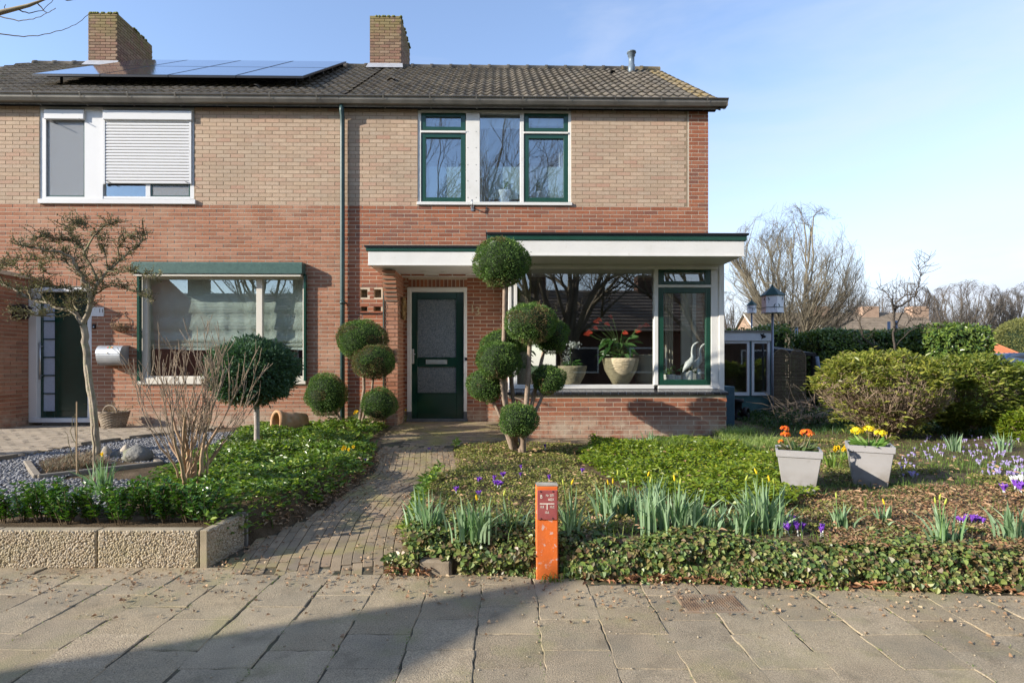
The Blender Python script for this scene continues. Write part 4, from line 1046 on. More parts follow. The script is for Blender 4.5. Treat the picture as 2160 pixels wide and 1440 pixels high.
for c_ in range(5):
    u = uRt - .25 - c_ * 1.0; v = vA + .12 * (vB - vA); m = MB(); m.box(u - .015, u + .015, v - .015, v + .015, sp_(v) - .27, sp_(v) - .08); m.build('roof_hook', m_solarf, arr)

# mailbox
m_galv = M('galvanised_steel', [(.36, .38, .40), (.46, .48, .5)], .42, None, 9, .15, 20, .1, spec=.5, metal=.5)
u0, u1 = HU(204, -.2), HU(255, -.2); zt_, zb_ = HZ(729, 230, -.1), HZ(770, 230, -.1)
mbx = thing_h('mailbox', (u0 + u1) / 2, 0, zb_, 'rounded galvanised steel letterbox fixed to the brick wall beside the left window', 'letterbox')
m = MB(); zc = (zt_ + zb_) / 2; rz_ = (zt_ - zb_) / 2
prof = [(-.005, zb_ + .01)] + [(-.12 - .11 * math.sin(a), zc - rz_ * math.cos(a)) for a in np.linspace(0, math.pi, 13)] + [(-.005, zt_ - .0)]
m.prism(prof, 0, u0, u1); m.build('body', m_galv, mbx, bevel=.004)
prof2 = [(-.12 - .115 * math.sin(a), zc - (rz_ + .004) * math.cos(a)) for a in np.linspace(1.75, math.pi, 8)] + [(-.0, zt_ + .006), (-.0, zt_ - .002)] 
m = MB(); m.prism(prof2, 0, u0 - .004, u1 + .004); m.build('flap', m_galv, mbx)
m = MB(); m.lathe([(.009, 0), (.009, .006), (0, .008)], ((u0 + u1) / 2, -.235, zc + .035), 10, axis=(0, -1, 0)); m.build('lock', m_brass, mbx)
for k_, (c, w_) in enumerate((((.55, .09, .05), .022), ((.07, .3, .08), .02), ((.75, .3, .04), .03))):
    m = MB(); ua = (u0 + u1) / 2 - .03 + k_ * .028; a = 2.35; m.add([(ua, -.12 - .119 * math.sin(a), zc - (rz_ + .008) * math.cos(a)), (ua + w_, -.12 - .119 * math.sin(a), zc - (rz_ + .008) * math.cos(a)), (ua + w_, -.12 - .119 * math.sin(a + .22), zc - (rz_ + .008) * math.cos(a + .22)), (ua, -.12 - .119 * math.sin(a + .22), zc - (rz_ + .008) * math.cos(a + .22))], [(0, 1, 2, 3)])
    m.build('sticker', M('sticker', c, .6, None, 5, 0, 5, 0), mbx, fix=False)

# wall basket with scroll
m_iron = M('rusty_iron', [(.13, .08, .05), (.2, .13, .08)], .8, None, 30, .3)
m_wick = M('weathered_wicker', [(.16, .13, .10), (.24, .19, .14), (.3, .25, .19), (.2, .15, .10)], .9, 'island', 60, .3, 100, .3)
m_dry = M('dry_plant', [(.25, .16, .08), (.34, .24, .12), (.16, .14, .06)], .9, 'island', 30, .2)
ub_, zb_ = HU(249, -.08), HZ(699, 249, -.08)
wbk = thing_h('wall_basket', ub_, 0, zb_, 'small rusty iron half basket with scrolls hung on the brick wall above the letterbox', 'wall basket')
m = MB()
for a in np.linspace(0, math.pi, 14):
    m.tube([(ub_ + .15 * math.cos(a), -.01 - .13 * math.sin(a), zb_ + .12), (ub_ + .11 * math.cos(a), -.01 - .1 * math.sin(a), zb_ + .03), (ub_, -.01, zb_)], .0035, 5)
for (r_, z_) in ((.15, .12), (.135, .075), (.11, .03)):
    m.tube([(ub_ + r_ * math.cos(a), -.01 - r_ * .87 * math.sin(a), zb_ + z_) for a in np.linspace(0, math.pi, 14)], .005, 5)
m.build('basket', m_iron, wbk)
m = MB()
for s_ in (-1, 1):
    m.tube([(ub_ + s_ * .15, -.015, zb_ + .12), (ub_ + s_ * .14, -.015, zb_ + .19), (ub_ + s_ * .07, -.015, zb_ + .24), (ub_ + s_ * .02, -.015, zb_ + .3), (ub_ + s_ * .05, -.015, zb_ + .33), (ub_ + s_ * .07, -.015, zb_ + .3), (ub_ + s_ * .045, -.015, zb_ + .285)], .005, 6)
m.build('scroll', m_iron, wbk)
n = 260; a = RS.uniform(0, math.pi, n); r_ = RS.uniform(0, .14, n); Pb = np.stack([ub_ + r_ * np.cos(a), -.02 - r_ * .8 * np.sin(a), zb_ + .04 + RS.uniform(0, .09, n)], 1)
V, Q = kite_arrays(Pb, RS.normal(0, 1, (n, 3)), RS.normal(0, 1, (n, 3)), RS.uniform(.02, .05, n), RS.uniform(.006, .014, n)); tag(mesh_np('dried_filling', V, Q, m_dry, wbk), kind='stuff')

# lantern on the side wall
ul_, vl_ = ul1 + .0, -.25; zl_ = HZ(660, 32, vl_)
lan = thing_h('wall_lantern', ul_, vl_, zl_, 'black wall lantern on the shaded side wall at the left edge', 'lantern')
m = MB(); m.box(ul_ - .0, ul_ + .02, vl_ - .05, vl_ + .05, zl_ - .06, zl_ + .12); m.build('back_plate', m_black, lan)
m = MB(); cx_ = ul_ + .11
m.loft([[(cx_ + s_ * a, vl_ + t_ * a, zl_ + z) for s_, t_ in ((-1, -1), (1, -1), (1, 1), (-1, 1))] for a, z in ((.02, .14), (.1, .085), (.1, .075), (.085, .073))], sm=False)
m.loft([[(cx_ + s_ * a, vl_ + t_ * a, zl_ + z) for s_, t_ in ((-1, -1), (1, -1), (1, 1), (-1, 1))] for a, z in ((.065, -.06), (.05, -.09), (.015, -.1))], sm=False)
for s_, t_ in ((-1, -1), (1, -1), (1, 1), (-1, 1)): m.tube([(cx_ + s_ * .082, vl_ + t_ * .082, zl_ + .075), (cx_ + s_ * .062, vl_ + t_ * .062, zl_ - .06)], .006, 5)
m.box(ul_, cx_, vl_ - .01, vl_ + .01, zl_ + .1, zl_ + .12); m.build('lamp_cage', m_black, lan)
m = MB(); m.loft([[(cx_ + s_ * a, vl_ + t_ * a, zl_ + z) for s_, t_ in ((-1, -1), (1, -1), (1, 1), (-1, 1))] for a, z in ((.076, .073), (.06, -.058))], sm=False); m.build('glass', glass('lantern_glass', (.5, .5, .5)), lan)
# bell
bel = thing_h('door_bell', HU(197, 0), 0, HZ(689, 197, 0), 'small black door bell on the brick wall right of the left door', 'door bell')
m = MB(); m.rect(194, 200.5, 683, 693, -.022, .0); m.build('housing', m_black, bel, bevel=.004)
m = MB(); m.lathe([(.012, 0), (.01, .004), (0, .004)], (HU(197.3, -.02), -.022, HZ(689.5, 197, -.02)), 12, axis=(0, -1, 0)); m.build('button', m_steel, bel)
# wicker wreath on the pier
wu, wv = up1 + .03, -.03; zw = HZ(651, 853, wv)
m_wr = M('wicker_wreath', [(.24, .15, .06), (.34, .22, .09), (.18, .11, .05), (.4, .27, .12)], .85, 'island', 50, .3, 90, .4)
polys = []
for k_ in range(26):
    ph = R.uniform(0, 6.28); tw = R.choice([-1, 1]) * R.uniform(3, 7); r0_ = R.uniform(.012, .032); n = 40
    polys.append(([(wu + .012 + r0_ * .8 * math.cos(ph + tw * a), wv + (.105 + r0_ * math.sin(ph + tw * a)) * math.cos(a) * .95, zw + (.15 + r0_ * math.sin(ph + tw * a)) * math.sin(a)) for a in np.linspace(0, 2 * math.pi, n)], [.006] * n))
x_, y_ = 0, 0
wth = thing_h('wreath', wu, wv, zw, 'oval woven wicker wreath on the brick pier left of the green door', 'wreath')
tag(tubes('wicker_ring', polys, m_wr, wth, sides=5), kind='stuff')

# wicker basket with dead plant on the driveway
bx_, by_, bz_ = P(240, 893, 8.75)
bz_ = DZ
bas = thing_w('wicker_basket', bx_, by_, bz_, 'grey woven wicker basket with a dried plant on the driveway below the letterbox', 'basket')
polys = []
for k_ in range(13):
    t_ = k_ / 12; r_ = .15 + .06 * t_; z_ = bz_ + .01 + .23 * t_
    polys.append(([(bx_ + (r_ + .008 * math.sin(a * 12 + k_ * math.pi)) * math.cos(a), by_ + (r_ + .008 * math.sin(a * 12 + k_ * math.pi)) * .9 * math.sin(a), z_) for a in np.linspace(0, 2 * math.pi, 60)], [.0105] * 60))
for k_ in range(24):
    a = k_ / 24 * 2 * math.pi; polys.append(([(bx_ + (.15 + .06 * t_) * math.cos(a), by_ + (.15 + .06 * t_) * .9 * math.sin(a), bz_ + .25 * t_) for t_ in (0, .5, 1)], [.008] * 3))
tag(tubes('weave', polys, m_wick, bas, sides=6), kind='stuff')
m = MB(); m.tube([(bx_ + .06 + .1 * math.cos(a), by_ - .17, bz_ + .25 + .1 * math.sin(a)) for a in np.linspace(-.2, math.pi + .2, 14)], .011, 7); m.build('handle', m_wick, bas)
m = MB(); m.lathe([(.13, bz_), (.17, bz_ + .2), (0, bz_ + .21)], (bx_, by_, 0), 16); m.build('soil', m_soil, bas)
polys = []
for k_ in range(34):
    a = R.uniform(0, 6.28); l_ = R.uniform(.12, .36); r_ = R.uniform(0, .12); p = Vector((bx_ + r_ * math.cos(a), by_ + r_ * math.sin(a), bz_ + .2)); d = Vector((math.cos(a) * .7, math.sin(a) * .7, 1)).normalized(); pts = [tuple(p)]
    for s_ in range(4): d = (d + Vector((R.uniform(-.4, .4), R.uniform(-.4, .4), R.uniform(-.3, .15)))).normalized(); p = p + d * l_ / 4; pts.append(tuple(p))
    polys.append((pts, [.003, .003, .0025, .002, .001]))
tag(tubes('dry_stems', polys, m_dry, bas, sides=4), kind='stuff')
# small pot plant by the white tree trunk
px_, py_, _ = P(203, 885, 8.85)
spt = thing_w('succulent_pot', px_, py_, DZ, 'small grey rosette plant in a pot between the left door frame and the wicker basket', 'potted plant')
m = MB(); m.lathe([(.05, DZ), (.075, DZ + .09), (.08, DZ + .1), (.065, DZ + .1), (.06, DZ + .08), (0, DZ + .08)], (px_, py_, 0), 14); m.build('pot', M('clay_pot', (.35, .16, .09), .85), spt)
n = 60; a = RS.uniform(0, 6.28, n); el = RS.uniform(.1, 1.2, n); D_ = np.stack([np.cos(a) * np.cos(el), np.sin(a) * np.cos(el), np.sin(el)], 1)
V, Q = leaf_arrays(np.array([px_, py_, DZ + .09]) + D_ * .01, D_, np.array([[0, 0, 1.0]]).repeat(n, 0) + RS.normal(0, .1, (n, 3)), RS.uniform(.06, .12, n), RS.uniform(.02, .035, n)); mesh_np('rosette', V, Q, M('grey_green_leaf', [(.2, .24, .2), (.3, .33, .28), (.25, .2, .18)], .7, 'island'), spt)

# terracotta pot lying on its side
m_terra = M('terracotta', [(.40, .22, .11), (.48, .28, .15)], .88, None, 12, .2, 80, .5, stain=[((.45, .4, .3), 9, .5, .7, .6), ((.2, .15, .08), 14, .55, .7, .5)])
tx_, ty_, tz_ = P(580, 868, 8.0)
ax = Vector((.72, .68, -.1)).normalized(); tz_ = .315
tpt = thing_w('terracotta_pot', tx_, ty_, tz_, 'empty terracotta pot lying on its side in the ground cover under the left window', 'flower pot')
m = MB(); L0 = Vector((tx_, ty_, tz_ + .13))
Mx = Vector((0, 0, 1)).rotation_difference(ax).to_matrix()
prof = [(.115, .43), (.15, .43), (.165, .2), (.158, .1), (.16, .08), (.175, .075), (.178, .0), (.155, .0), (.14, .02), (.145, .2), (.125, .4), (0, .41)]
rings = [[tuple(L0 + Mx @ Vector((r_ * math.cos(t_ * 2 * math.pi / 28), r_ * math.sin(t_ * 2 * math.pi / 28), z))) for t_ in range(28)] for r_, z in prof]
m.loft(rings, caps=False); m.build('pot_body', m_terra, tpt)

# ------------------------------------------------------------------ things on the bay window board
m_stonepot = M('ribbed_stone_pot', [(.40, .33, .21), (.5, .42, .28)], .9, None, 12, .15)
def ribbed_pot_mat():
    m = m_stonepot; t = m.node_tree; pr = [n for n in t.nodes if n.type == 'BSDF_PRINCIPLED'][0]; g = t.nodes.new('ShaderNodeNewGeometry')
    mp_ = t.nodes.new('ShaderNodeMapping'); mp_.inputs['Scale'].default_value = (14, 14, 60); mp_.inputs['Rotation'].default_value = (.15, .2, 0); t.links.new(g.outputs['Position'], mp_.inputs[0])
    nz = t.nodes.new('ShaderNodeTexNoise'); nz.inputs['Scale'].default_value = 1; nz.inputs['Detail'].default_value = 3; nz.inputs['Distortion'].default_value = .6; t.links.new(mp_.outputs[0], nz.inputs[0])
    bp = t.nodes.new('ShaderNodeBump'); bp.inputs['Strength'].default_value = 1; bp.inputs['Distance'].default_value = .02; t.links.new(nz.outputs[0], bp.inputs['Height']); t.links.new(bp.outputs[0], pr.inputs['Normal'])
ribbed_pot_mat()
m_pleaf = M('house_plant_leaf', [(.05, .14, .025), (.08, .2, .035), (.11, .24, .05)], .35, 'island', 20, .1, 20, .1, spec=.5, transl=.25)
m_redfl = M('anthurium_red', [(.6, .06, .03), (.68, .1, .05)], .35, 'island', 20, .1, spec=.5, transl=.15, tcol=(1.3, .9, .8))
m_stem = M('green_stem', (.12, .2, .06), .6)
m_whitefl = M('white_petal', [(.8, .8, .76), (.7, .72, .7)], .6, 'island', transl=.3, tcol=(1, 1, 1))
VB = B_ + .24
def bayP(px, py, dv=0): Y = HYY(px, VB + dv); return Vector(((px - CX) / F * Y, Y, CH + (HY - py) / F * Y))
def bowl_pot(name, px, hpx, wpx, label, dv=0.0, taper=.6, mat=None):
    u = HU(px, VB + dv); x, y = H2W(u, VB + dv); k = HYY(px, VB + dv) / F; h, w_ = hpx * k, wpx * k / 2
    o = thing_w(name, x, y, ZB, label, 'plant pot')
    m = MB(); m.lathe([(w_ * taper, 0), (w_ * (taper + .12), h * .15), (w_ * .88, h * .55), (w_ * .98, h * .88), (w_, h), (w_ * .9, h), (w_ * .88, h * .9), (0, h * .88)], (x, y, ZB), 28)
    m.build('pot', mat or m_stonepot, o); return o, x, y, ZB + h
def arch_leaves(o, x, y, z, n, Lr, wr, mat, reach=(.05, .2), hr=(.05, .3), name='leaves', sd=None, stems=True):
    rs = np.random.RandomState(sd or int(x * 100) % 999); a = rs.uniform(0, 6.28, n); r = rs.uniform(*reach, n); h = rs.uniform(*hr, n)
    Pt = np.stack([x + r * np.cos(a), y + r * .55 * np.sin(a), z + h], 1); D_ = np.stack([np.cos(a), .55 * np.sin(a), rs.uniform(-1.1, .3, n)], 1)
    Nn = np.stack([rs.normal(0, .35, n), rs.normal(0, .35, n) - .7, np.ones(n)], 1)
    V, Q = leaf_arrays(Pt, D_, Nn, rs.uniform(*Lr, n), rs.uniform(*wr, n), .3, .12); mesh_np(name, V, Q, mat, o)
    if stems: tag(tubes('stem', [([(x, y, z - .02), (x + .3 * (q[0] - x), y + .3 * (q[1] - y), z + (q[2] - z) * .6), tuple(q)], [.005, .004, .003]) for q in Pt], m_stem, o, sides=4), kind='stuff')
    return Pt
# the anthurium
o, x, y, z = bowl_pot('anthurium_pot', 1309, 56, 76, 'large ribbed stone pot with a red anthurium in the middle of the bay window', 0, .42)
arch_leaves(o, x, y, z, 46, (.12, .19), (.06, .1), m_pleaf, (.03, .26), (.02, .3), 'leaves', 3)
fl = [(1270, 676), (1293, 672), (1250, 700), (1262, 693), (1244, 706), (1312, 702), (1344, 693), (1338, 700), (1355, 686), (1287, 685), (1264, 680)]
polys = []; PT = []; 
for (px, py) in fl: q = bayP(px, py, R.uniform(-.08, .05)); PT.append(q); polys.append(([(x, y, z), (x + (q.x - x) * .4, y, z + (q.z - z) * .6), tuple(q)], [.005, .004, .004]))
tag(tubes('flower_stalk', polys, m_stem, o, sides=5), kind='stuff')
for q in PT:
    a = R.uniform(-.6, .6) + (0 if q.x > x else math.pi); D_ = np.array([[math.cos(a), -.5, R.uniform(-.2, .5)]]); V, Q = leaf_arrays(np.array([q[:]]), D_, np.array([[0, -.8, .7]]), np.array([R.uniform(.09, .12)]), np.array([.09]), .15, .1)
    f_ = mesh_np('flower', V, Q, m_redfl, o)
    V, Q = leaf_arrays(np.array([q[:]]) + [[0, -.006, .01]], D_ * [[.3, 1, 1]] + [[0, 0, .8]], np.array([[0, -.8, .7]]), np.array([.05]), np.array([.012]), .1); mesh_np('spadix', V, Q, m_stem, f_)
o, x, y, z = bowl_pot('orchid_pot', 1207, 40, 62, 'ribbed stone pot with a white orchid and trailing plant between the topiary and anthurium', .02, .5)
arch_leaves(o, x, y, z, 22, (.07, .13), (.02, .035), m_pleaf, (.03, .13), (.01, .07), 'leaves', 5)
polys = [([(x - .02, y, z), (x - .03, y, z + .2), (x - .01, y - .03, z + .3), (x + .06, y - .06, z + .31)], [.004] * 4)]; tag(tubes('flower_stalk', polys, m_stem, o, sides=5), kind='stuff')
n = 60; c_ = np.array([x + .02, y - .04, z + .29]); D_ = RS.normal(0, 1, (n, 3)); V, Q = leaf_arrays(c_ + RS.normal(0, .025, (n, 3)) * [1.6, .6, 1], D_, RS.normal(0, 1, (n, 3)), RS.uniform(.03, .05, n), RS.uniform(.025, .04, n)); mesh_np('orchid_flowers', V, Q, m_whitefl, o)
n = 120; c_ = np.array([x - .08, y, z + .14]); V, Q = leaf_arrays(c_ + RS.normal(0, .04, (n, 3)) * [.7, .6, 1.6], RS.normal(0, 1, (n, 3)), RS.normal(0, 1, (n, 3)), RS.uniform(.015, .03, n), RS.uniform(.008, .014, n)); tag(mesh_np('small_white_sprigs', V, Q, m_whitefl, o), kind='stuff')
m_beige = M('beige_pot', (.38, .33, .25), .8, None, 8, .12)
o, x, y, z = bowl_pot('plant_pot', 1362, 62, 50, 'tall smooth beige stone pot just right of the anthurium pot', .3, .8, m_beige)
o, x, y, z = bowl_pot('plant_pot', 1104, 34, 34, 'beige pot with a leafy plant behind the left edge of the bay window glass', .1, .85, m_beige)
arch_leaves(o, x, y, z, 40, (.06, .12), (.03, .05), m_pleaf, (.02, .11), (.05, .38), 'leaves', 8)
m_wpot = M('white_glazed_pot', (.78, .78, .75), .25, None, 8, .03, spec=.5)
for (px, h_, w_, lb, nl) in ((1412, 22, 26, 'leftmost small white pot with a round leaved plant behind the green casement', 26), (1428, 20, 18, 'plain white cup between two white plant pots behind the green casement', 0), (1450, 27, 24, 'white tapered pot with a bushy plant below the goose figurines', 40)):
    o, x, y, z = bowl_pot('plant_pot', px, h_, w_, lb, -.02, .72, m_wpot)
    if nl: arch_leaves(o, x, y, z, nl, (.03, .055), (.025, .045), m_pleaf, (.01, .12), (-.02, .12), 'leaves', px)
# geese
m_cer = M('white_ceramic', (.85, .86, .85), .3, None, 8, .03, spec=.5)
for k_, (px, py, s_, lb) in enumerate(((1456, 768, 1.1, 'taller white goose figurine with its beak raised to the right, left of the pair'), (1474, 766, 1.0, 'smaller white goose figurine on the right of the pair'))):
    b = bayP(px, py, -.1 + .07 * k_); x, y, z = b
    g_ = thing_w('goose_figurine', x, y, ZB, lb, 'figurine')
    m = MB(); S = .0066 * 8 * .95 * s_
    k = HYY(px, VB) / F
    def q(dx, dz, dy=0): return (x + dx * k * s_, y + dy, z + dz * k * s_)
    m.tube([q(-15, -16), q(-11, -9), q(-4, 0), q(2, 6), q(4, 14), q(3, 24), q(4, 32), q(7, 37), q(9, 38)], [.004, .022 * s_, .047 * s_, .042 * s_, .02 * s_, .013 * s_, .012 * s_, .015 * s_, .012 * s_], 14); m.build('body', m_cer, g_)
    m = MB(); m.tube([q(8, 38), q(13, 41), q(17, 43)], [.013 * s_, .009 * s_, .002], 8); m.build('beak', m_cer, g_)
    m = MB(); zp = b.z - 16 * k * s_; m.lathe([(.035, ZB), (.035, zp - .0), (.02, zp + .03)], (x, y, 0), 12); m.build('stand', m_cer, g_)
# glass pendant behind the casement, dining lamp
pl = bayP(1437, 690, 1.3); gl_ = thing_w('pendant_lamp', pl.x, pl.y, 2.6, 'round clear glass pendant lamp hanging inside behind the green casement', 'lamp')
m = MB(); m.tube([(pl.x, pl.y, 2.7), (pl.x, pl.y, pl.z + .12)], .003, 5); m.lathe([(.02, .1), (.03, .14), (0, .15)], (pl.x, pl.y, pl.z), 10); m.build('cord', m_black, gl_)
m = MB(); m.lathe([(.11 * math.sin(a), -.11 * math.cos(a)) for a in np.linspace(0.01, 3.0, 14)], tuple(pl), 20, caps=False); m.build('glass_globe', glass('lamp_glass', (.9, .9, .9), .08), gl_)
# upstairs plant pots
for (px, hh, lb) in ((1065, 24, 'white tapered plant pot behind the middle upstairs window'), (1132, 20, 'small white plant pot behind the right upstairs window')):
    u = HU(px, .13); x, y = H2W(u, .125); zb_ = HZ(424, px, .1); k = 9.3 / F; o = thing_w('plant_pot', x, y, zb_, lb, 'plant pot', None)
    m = MB(); m.lathe([(8 * k, 0), (13 * k * hh / 24, hh * k * .85), (14 * k * hh / 24, hh * k), (11 * k, hh * k), (10 * k, hh * k * .8), (0, hh * k * .8)], (x, y, zb_), 18, sy=.45); m.build('pot', m_wpot, o)
    arch_leaves(o, x, y, zb_ + hh * k * .8, 10, (.04, .08), (.02, .03), m_pleaf, (.0, .03), (.02, .2), 'leaves', px)
m = MB(); m.box(H_UR[0], H_UR[1], .105, .3, HZ(426, 1050, .1) - .02, HZ(425, 1050, .1)); m.build('window_board', m_white, w13)
# ================================================================== front gardens
def GG(px, py, dz=0.0):
    z = .25
    for _ in range(14):
        Y = F * (CH - z) / (py - HY); X = (px - CX) / F * Y; z = float(garden_h(X, Y)) + dz
    return X, Y, z

# planter edge of exposed-aggregate slabs
m_agg = M('aggregate_matrix', [(.30, .25, .17), (.37, .31, .22)], .95, None, 8, .2, 160, .7, .004, .1, stain=[((.24, .24, .1), 4, .55, .7, .5)])
m_peb = M('aggregate_pebble', [(.32, .255, .165), (.39, .32, .215), (.42, .36, .27), (.28, .215, .14), (.35, .27, .175), (.46, .41, .33)], .7, 'island', 30, .15, stain=[((.28, .25, .12), 4, .5, .72, .4)])
YF = 3.53; ZTP = .232
edg = empty('planter_edge', (-2.3, YF, 0), 0, 'low planter edge of exposed pebble concrete slabs along the pavement on the left', 'planter edge')
OFF[edg.name] = (-2.3, 0, YF)
def pebbles(n, fn, rmin, rmax, mat, parent, name='pebbles', flat=.55):
    t = (1 + 5 ** .5) / 2; oct_ = np.array([(1, 0, 0), (-1, 0, 0), (0, 1, 0), (0, -1, 0), (0, 0, 1), (0, 0, -1), (.6, .6, .6), (-.6, .6, .6), (.6, -.6, .6), (-.6, -.6, .6), (.6, .6, -.6), (-.6, .6, -.6), (.6, -.6, -.6), (-.6, -.6, -.6)])
    fc = []
    for s in range(8):
        sx, sy, sz = (1 if s & 1 == 0 else -1), (1 if s & 2 == 0 else -1), (1 if s & 4 == 0 else -1)
        a = 0 if sx > 0 else 1; b = 2 if sy > 0 else 3; c = 4 if sz > 0 else 5; d = 6 + (0 if sx > 0 else 1) + (0 if sy > 0 else 2) + (0 if sz > 0 else 4)
        fl_ = sx * sy * sz > 0
        for (p, q) in ((a, b), (b, c), (c, a)): fc.append((p, q, d) if fl_ else (q, p, d))
    fc = np.array(fc)
    C, Ax = fn(n); n = len(C); rr = RS.uniform(rmin, rmax, n)[:, None] * np.stack([RS.uniform(.8, 1.35, n), RS.uniform(.7, 1.1, n), RS.uniform(.45, .8, n)], 1)
    a = RS.uniform(0, 6.28, n); ca, sa = np.cos(a), np.sin(a)
    Vl = oct_[None] * rr[:, None]                       # local: z is the outward axis
    Vx = Vl[..., 0] * ca[:, None] - Vl[..., 1] * sa[:, None]; Vy = Vl[..., 0] * sa[:, None] + Vl[..., 1] * ca[:, None]
    T1 = nrm(np.cross(Ax, [[.3, .2, .93]] if abs(Ax[0, 2]) < .9 else [[0, 1, 0.0]])); T2 = np.cross(Ax, T1)
    V = C[:, None] + Vx[..., None] * T1[:, None] + Vy[..., None] * T2[:, None] + Vl[..., 2:3] * Ax[:, None]
    Q = (fc[None] + (np.arange(n) * 14)[:, None, None]).reshape(-1, 3)
    return tag(mesh_np(name, V.reshape(-1, 3), Q, mat, parent, True), kind='stuff')
seams = [-4.9, -4.28, -3.65, P(-8, 0, YF)[0], P(205, 0, YF)[0], P(420, 0, YF)[0]]
for a, b in zip(seams, seams[1:]):
    m = MB(); m.box(a + .004, b - .004, YF, YF + .07, -.06, ZTP); sl_ = m.build('aggregate_slab', m_agg, edg, bevel=.004)
    if b > -3.2 or True:
        def fn(n, a=a, b=b):
            C = np.stack([RS.uniform(a + .012, b - .012, n), np.full(n, YF - .001), RS.uniform(.0, ZTP - .006, n)], 1); return C, np.tile([0, -1.0, 0], (n, 1))
        o = pebbles(2300, fn, .0055, .0098, m_peb, sl_)
xa, xb = P(420, 0, YF)[0] + .004, P(437, 0, YF)[0]; x2, y2 = P(515, 0, 3.92)[0], 3.92
m = MB(); m.add([(xa, YF, -.06), (xb, YF, -.06), (x2, y2, -.06), (x2 - .06, y2, -.06), (xa, YF, ZTP), (xb, YF, ZTP), (x2, y2, ZTP), (x2 - .06, y2, ZTP)], [(0, 3, 2, 1), (4, 5, 6, 7), (0, 1, 5, 4), (1, 2, 6, 5), (2, 3, 7, 6), (3, 0, 4, 7)])
sl_ = m.build('aggregate_slab', m_agg, edg, bevel=.004)
nn_ = nrm(np.array([[y2 - YF, -(x2 - xb), 0.0]]))
def fn(n): t = RS.uniform(.02, .98, n); return np.stack([xb + (x2 - xb) * t, YF + (y2 - YF) * t, RS.uniform(.0, ZTP - .006, n)], 1) + nn_ * .001, np.repeat(nn_, n, 0)
pebbles(1500, fn, .0055, .0098, m_peb, sl_)
m = MB(); m.box(x2 - .07, x2 + .015, y2 + .004, y2 + .03, -.02, ZTP + .005); m.build('end_board', M('grey_timber', (.22, .2, .17), .9), edg)
m = MB(); m.box(-4.9, x2 - .08, YF + .07, YF + .5, .0, .198); tag(m.build('planter_soil', m_soil), 'dark soil filling the left planter', kind='structure')

# ---- foliage materials
def leafm(name, cols, rough=.45, tr=.3, spec=.4, tcol=(1.5, 1.8, .6)): return M(name, cols, rough, 'island', 4, .12, 30, .0, spec=spec, transl=tr, tcol=tcol)
m_vinca = leafm('ground_cover_leaf', [(.055, .115, .02), (.09, .165, .026), (.16, .24, .035), (.1, .18, .034), (.27, .32, .045), (.06, .12, .024)], .3, .25)
m_bright = leafm('bright_ground_cover_leaf', [(.09, .15, .012), (.14, .2, .016), (.2, .25, .02), (.11, .18, .015), (.28, .28, .03)], .4, .3)
m_moss = leafm('low_mat_leaf', [(.1, .135, .026), (.17, .19, .04), (.25, .24, .06), (.16, .18, .04), (.28, .22, .085), (.3, .235, .12), (.12, .14, .035)], .7, .15, .2)
m_ivy = leafm('ivy_leaf', [(.055, .1, .032), (.09, .14, .04), (.14, .2, .048), (.2, .25, .06), (.26, .24, .09), (.17, .1, .055), (.09, .11, .045)], .4, .15)
m_box = leafm('box_leaf', [(.035, .1, .018), (.06, .15, .025), (.1, .2, .03), (.17, .28, .04)], .25, .15, .5)
m_con = leafm('thuja_needle', [(.06, .12, .03), (.08, .15, .036), (.115, .195, .042), (.045, .09, .024), (.085, .16, .036), (.21, .3, .06)], .6, .15, .25)
m_conb = leafm('browned_needle', [(.15, .10, .05), (.2, .13, .065), (.09, .1, .035), (.13, .085, .04)], .7, .1, .2)
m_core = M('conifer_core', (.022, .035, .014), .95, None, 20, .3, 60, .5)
m_grass = leafm('grass_blade', [(.05, .11, .015), (.08, .15, .02), (.13, .19, .03), (.2, .22, .06)], .55, .3)
m_daff = leafm('daffodil_leaf', [(.17, .27, .14), (.23, .33, .19), (.28, .38, .23), (.13, .23, .09)], .45, .25, .4, (1.2, 1.5, .8))
m_yel = M('yellow_petal', [(.75, .5, .01), (.8, .6, .03)], .6, 'island', transl=.25, tcol=(1.1, 1, .6))
m_bud = M('daffodil_bud', [(.3, .4, .08), (.5, .5, .08)], .6, 'island', transl=.2)
m_pur = M('purple_crocus_petal', [(.2, .06, .45), (.28, .1, .55), (.15, .04, .36)], .55, 'both', transl=.3, tcol=(1.3, 1, 1.4))
m_lil = M('pale_crocus_petal', [(.42, .34, .62), (.5, .42, .7), (.33, .25, .56), (.6, .55, .75)], .55, 'both', transl=.3, tcol=(1.2, 1.1, 1.3))
m_litter = M('dead_leaf', [(.3, .18, .1), (.4, .27, .16), (.24, .14, .08), (.45, .34, .22), (.18, .11, .07)], .85, 'island', 40, .2, transl=.1, tcol=(1.2, 1, .7))
m_bark_l = M('bark_chip', [(.2, .1, .05), (.28, .15, .075), (.14, .08, .045), (.34, .2, .11), (.15, .16, .05), (.38, .26, .16)], .9, 'island', 40, .2)

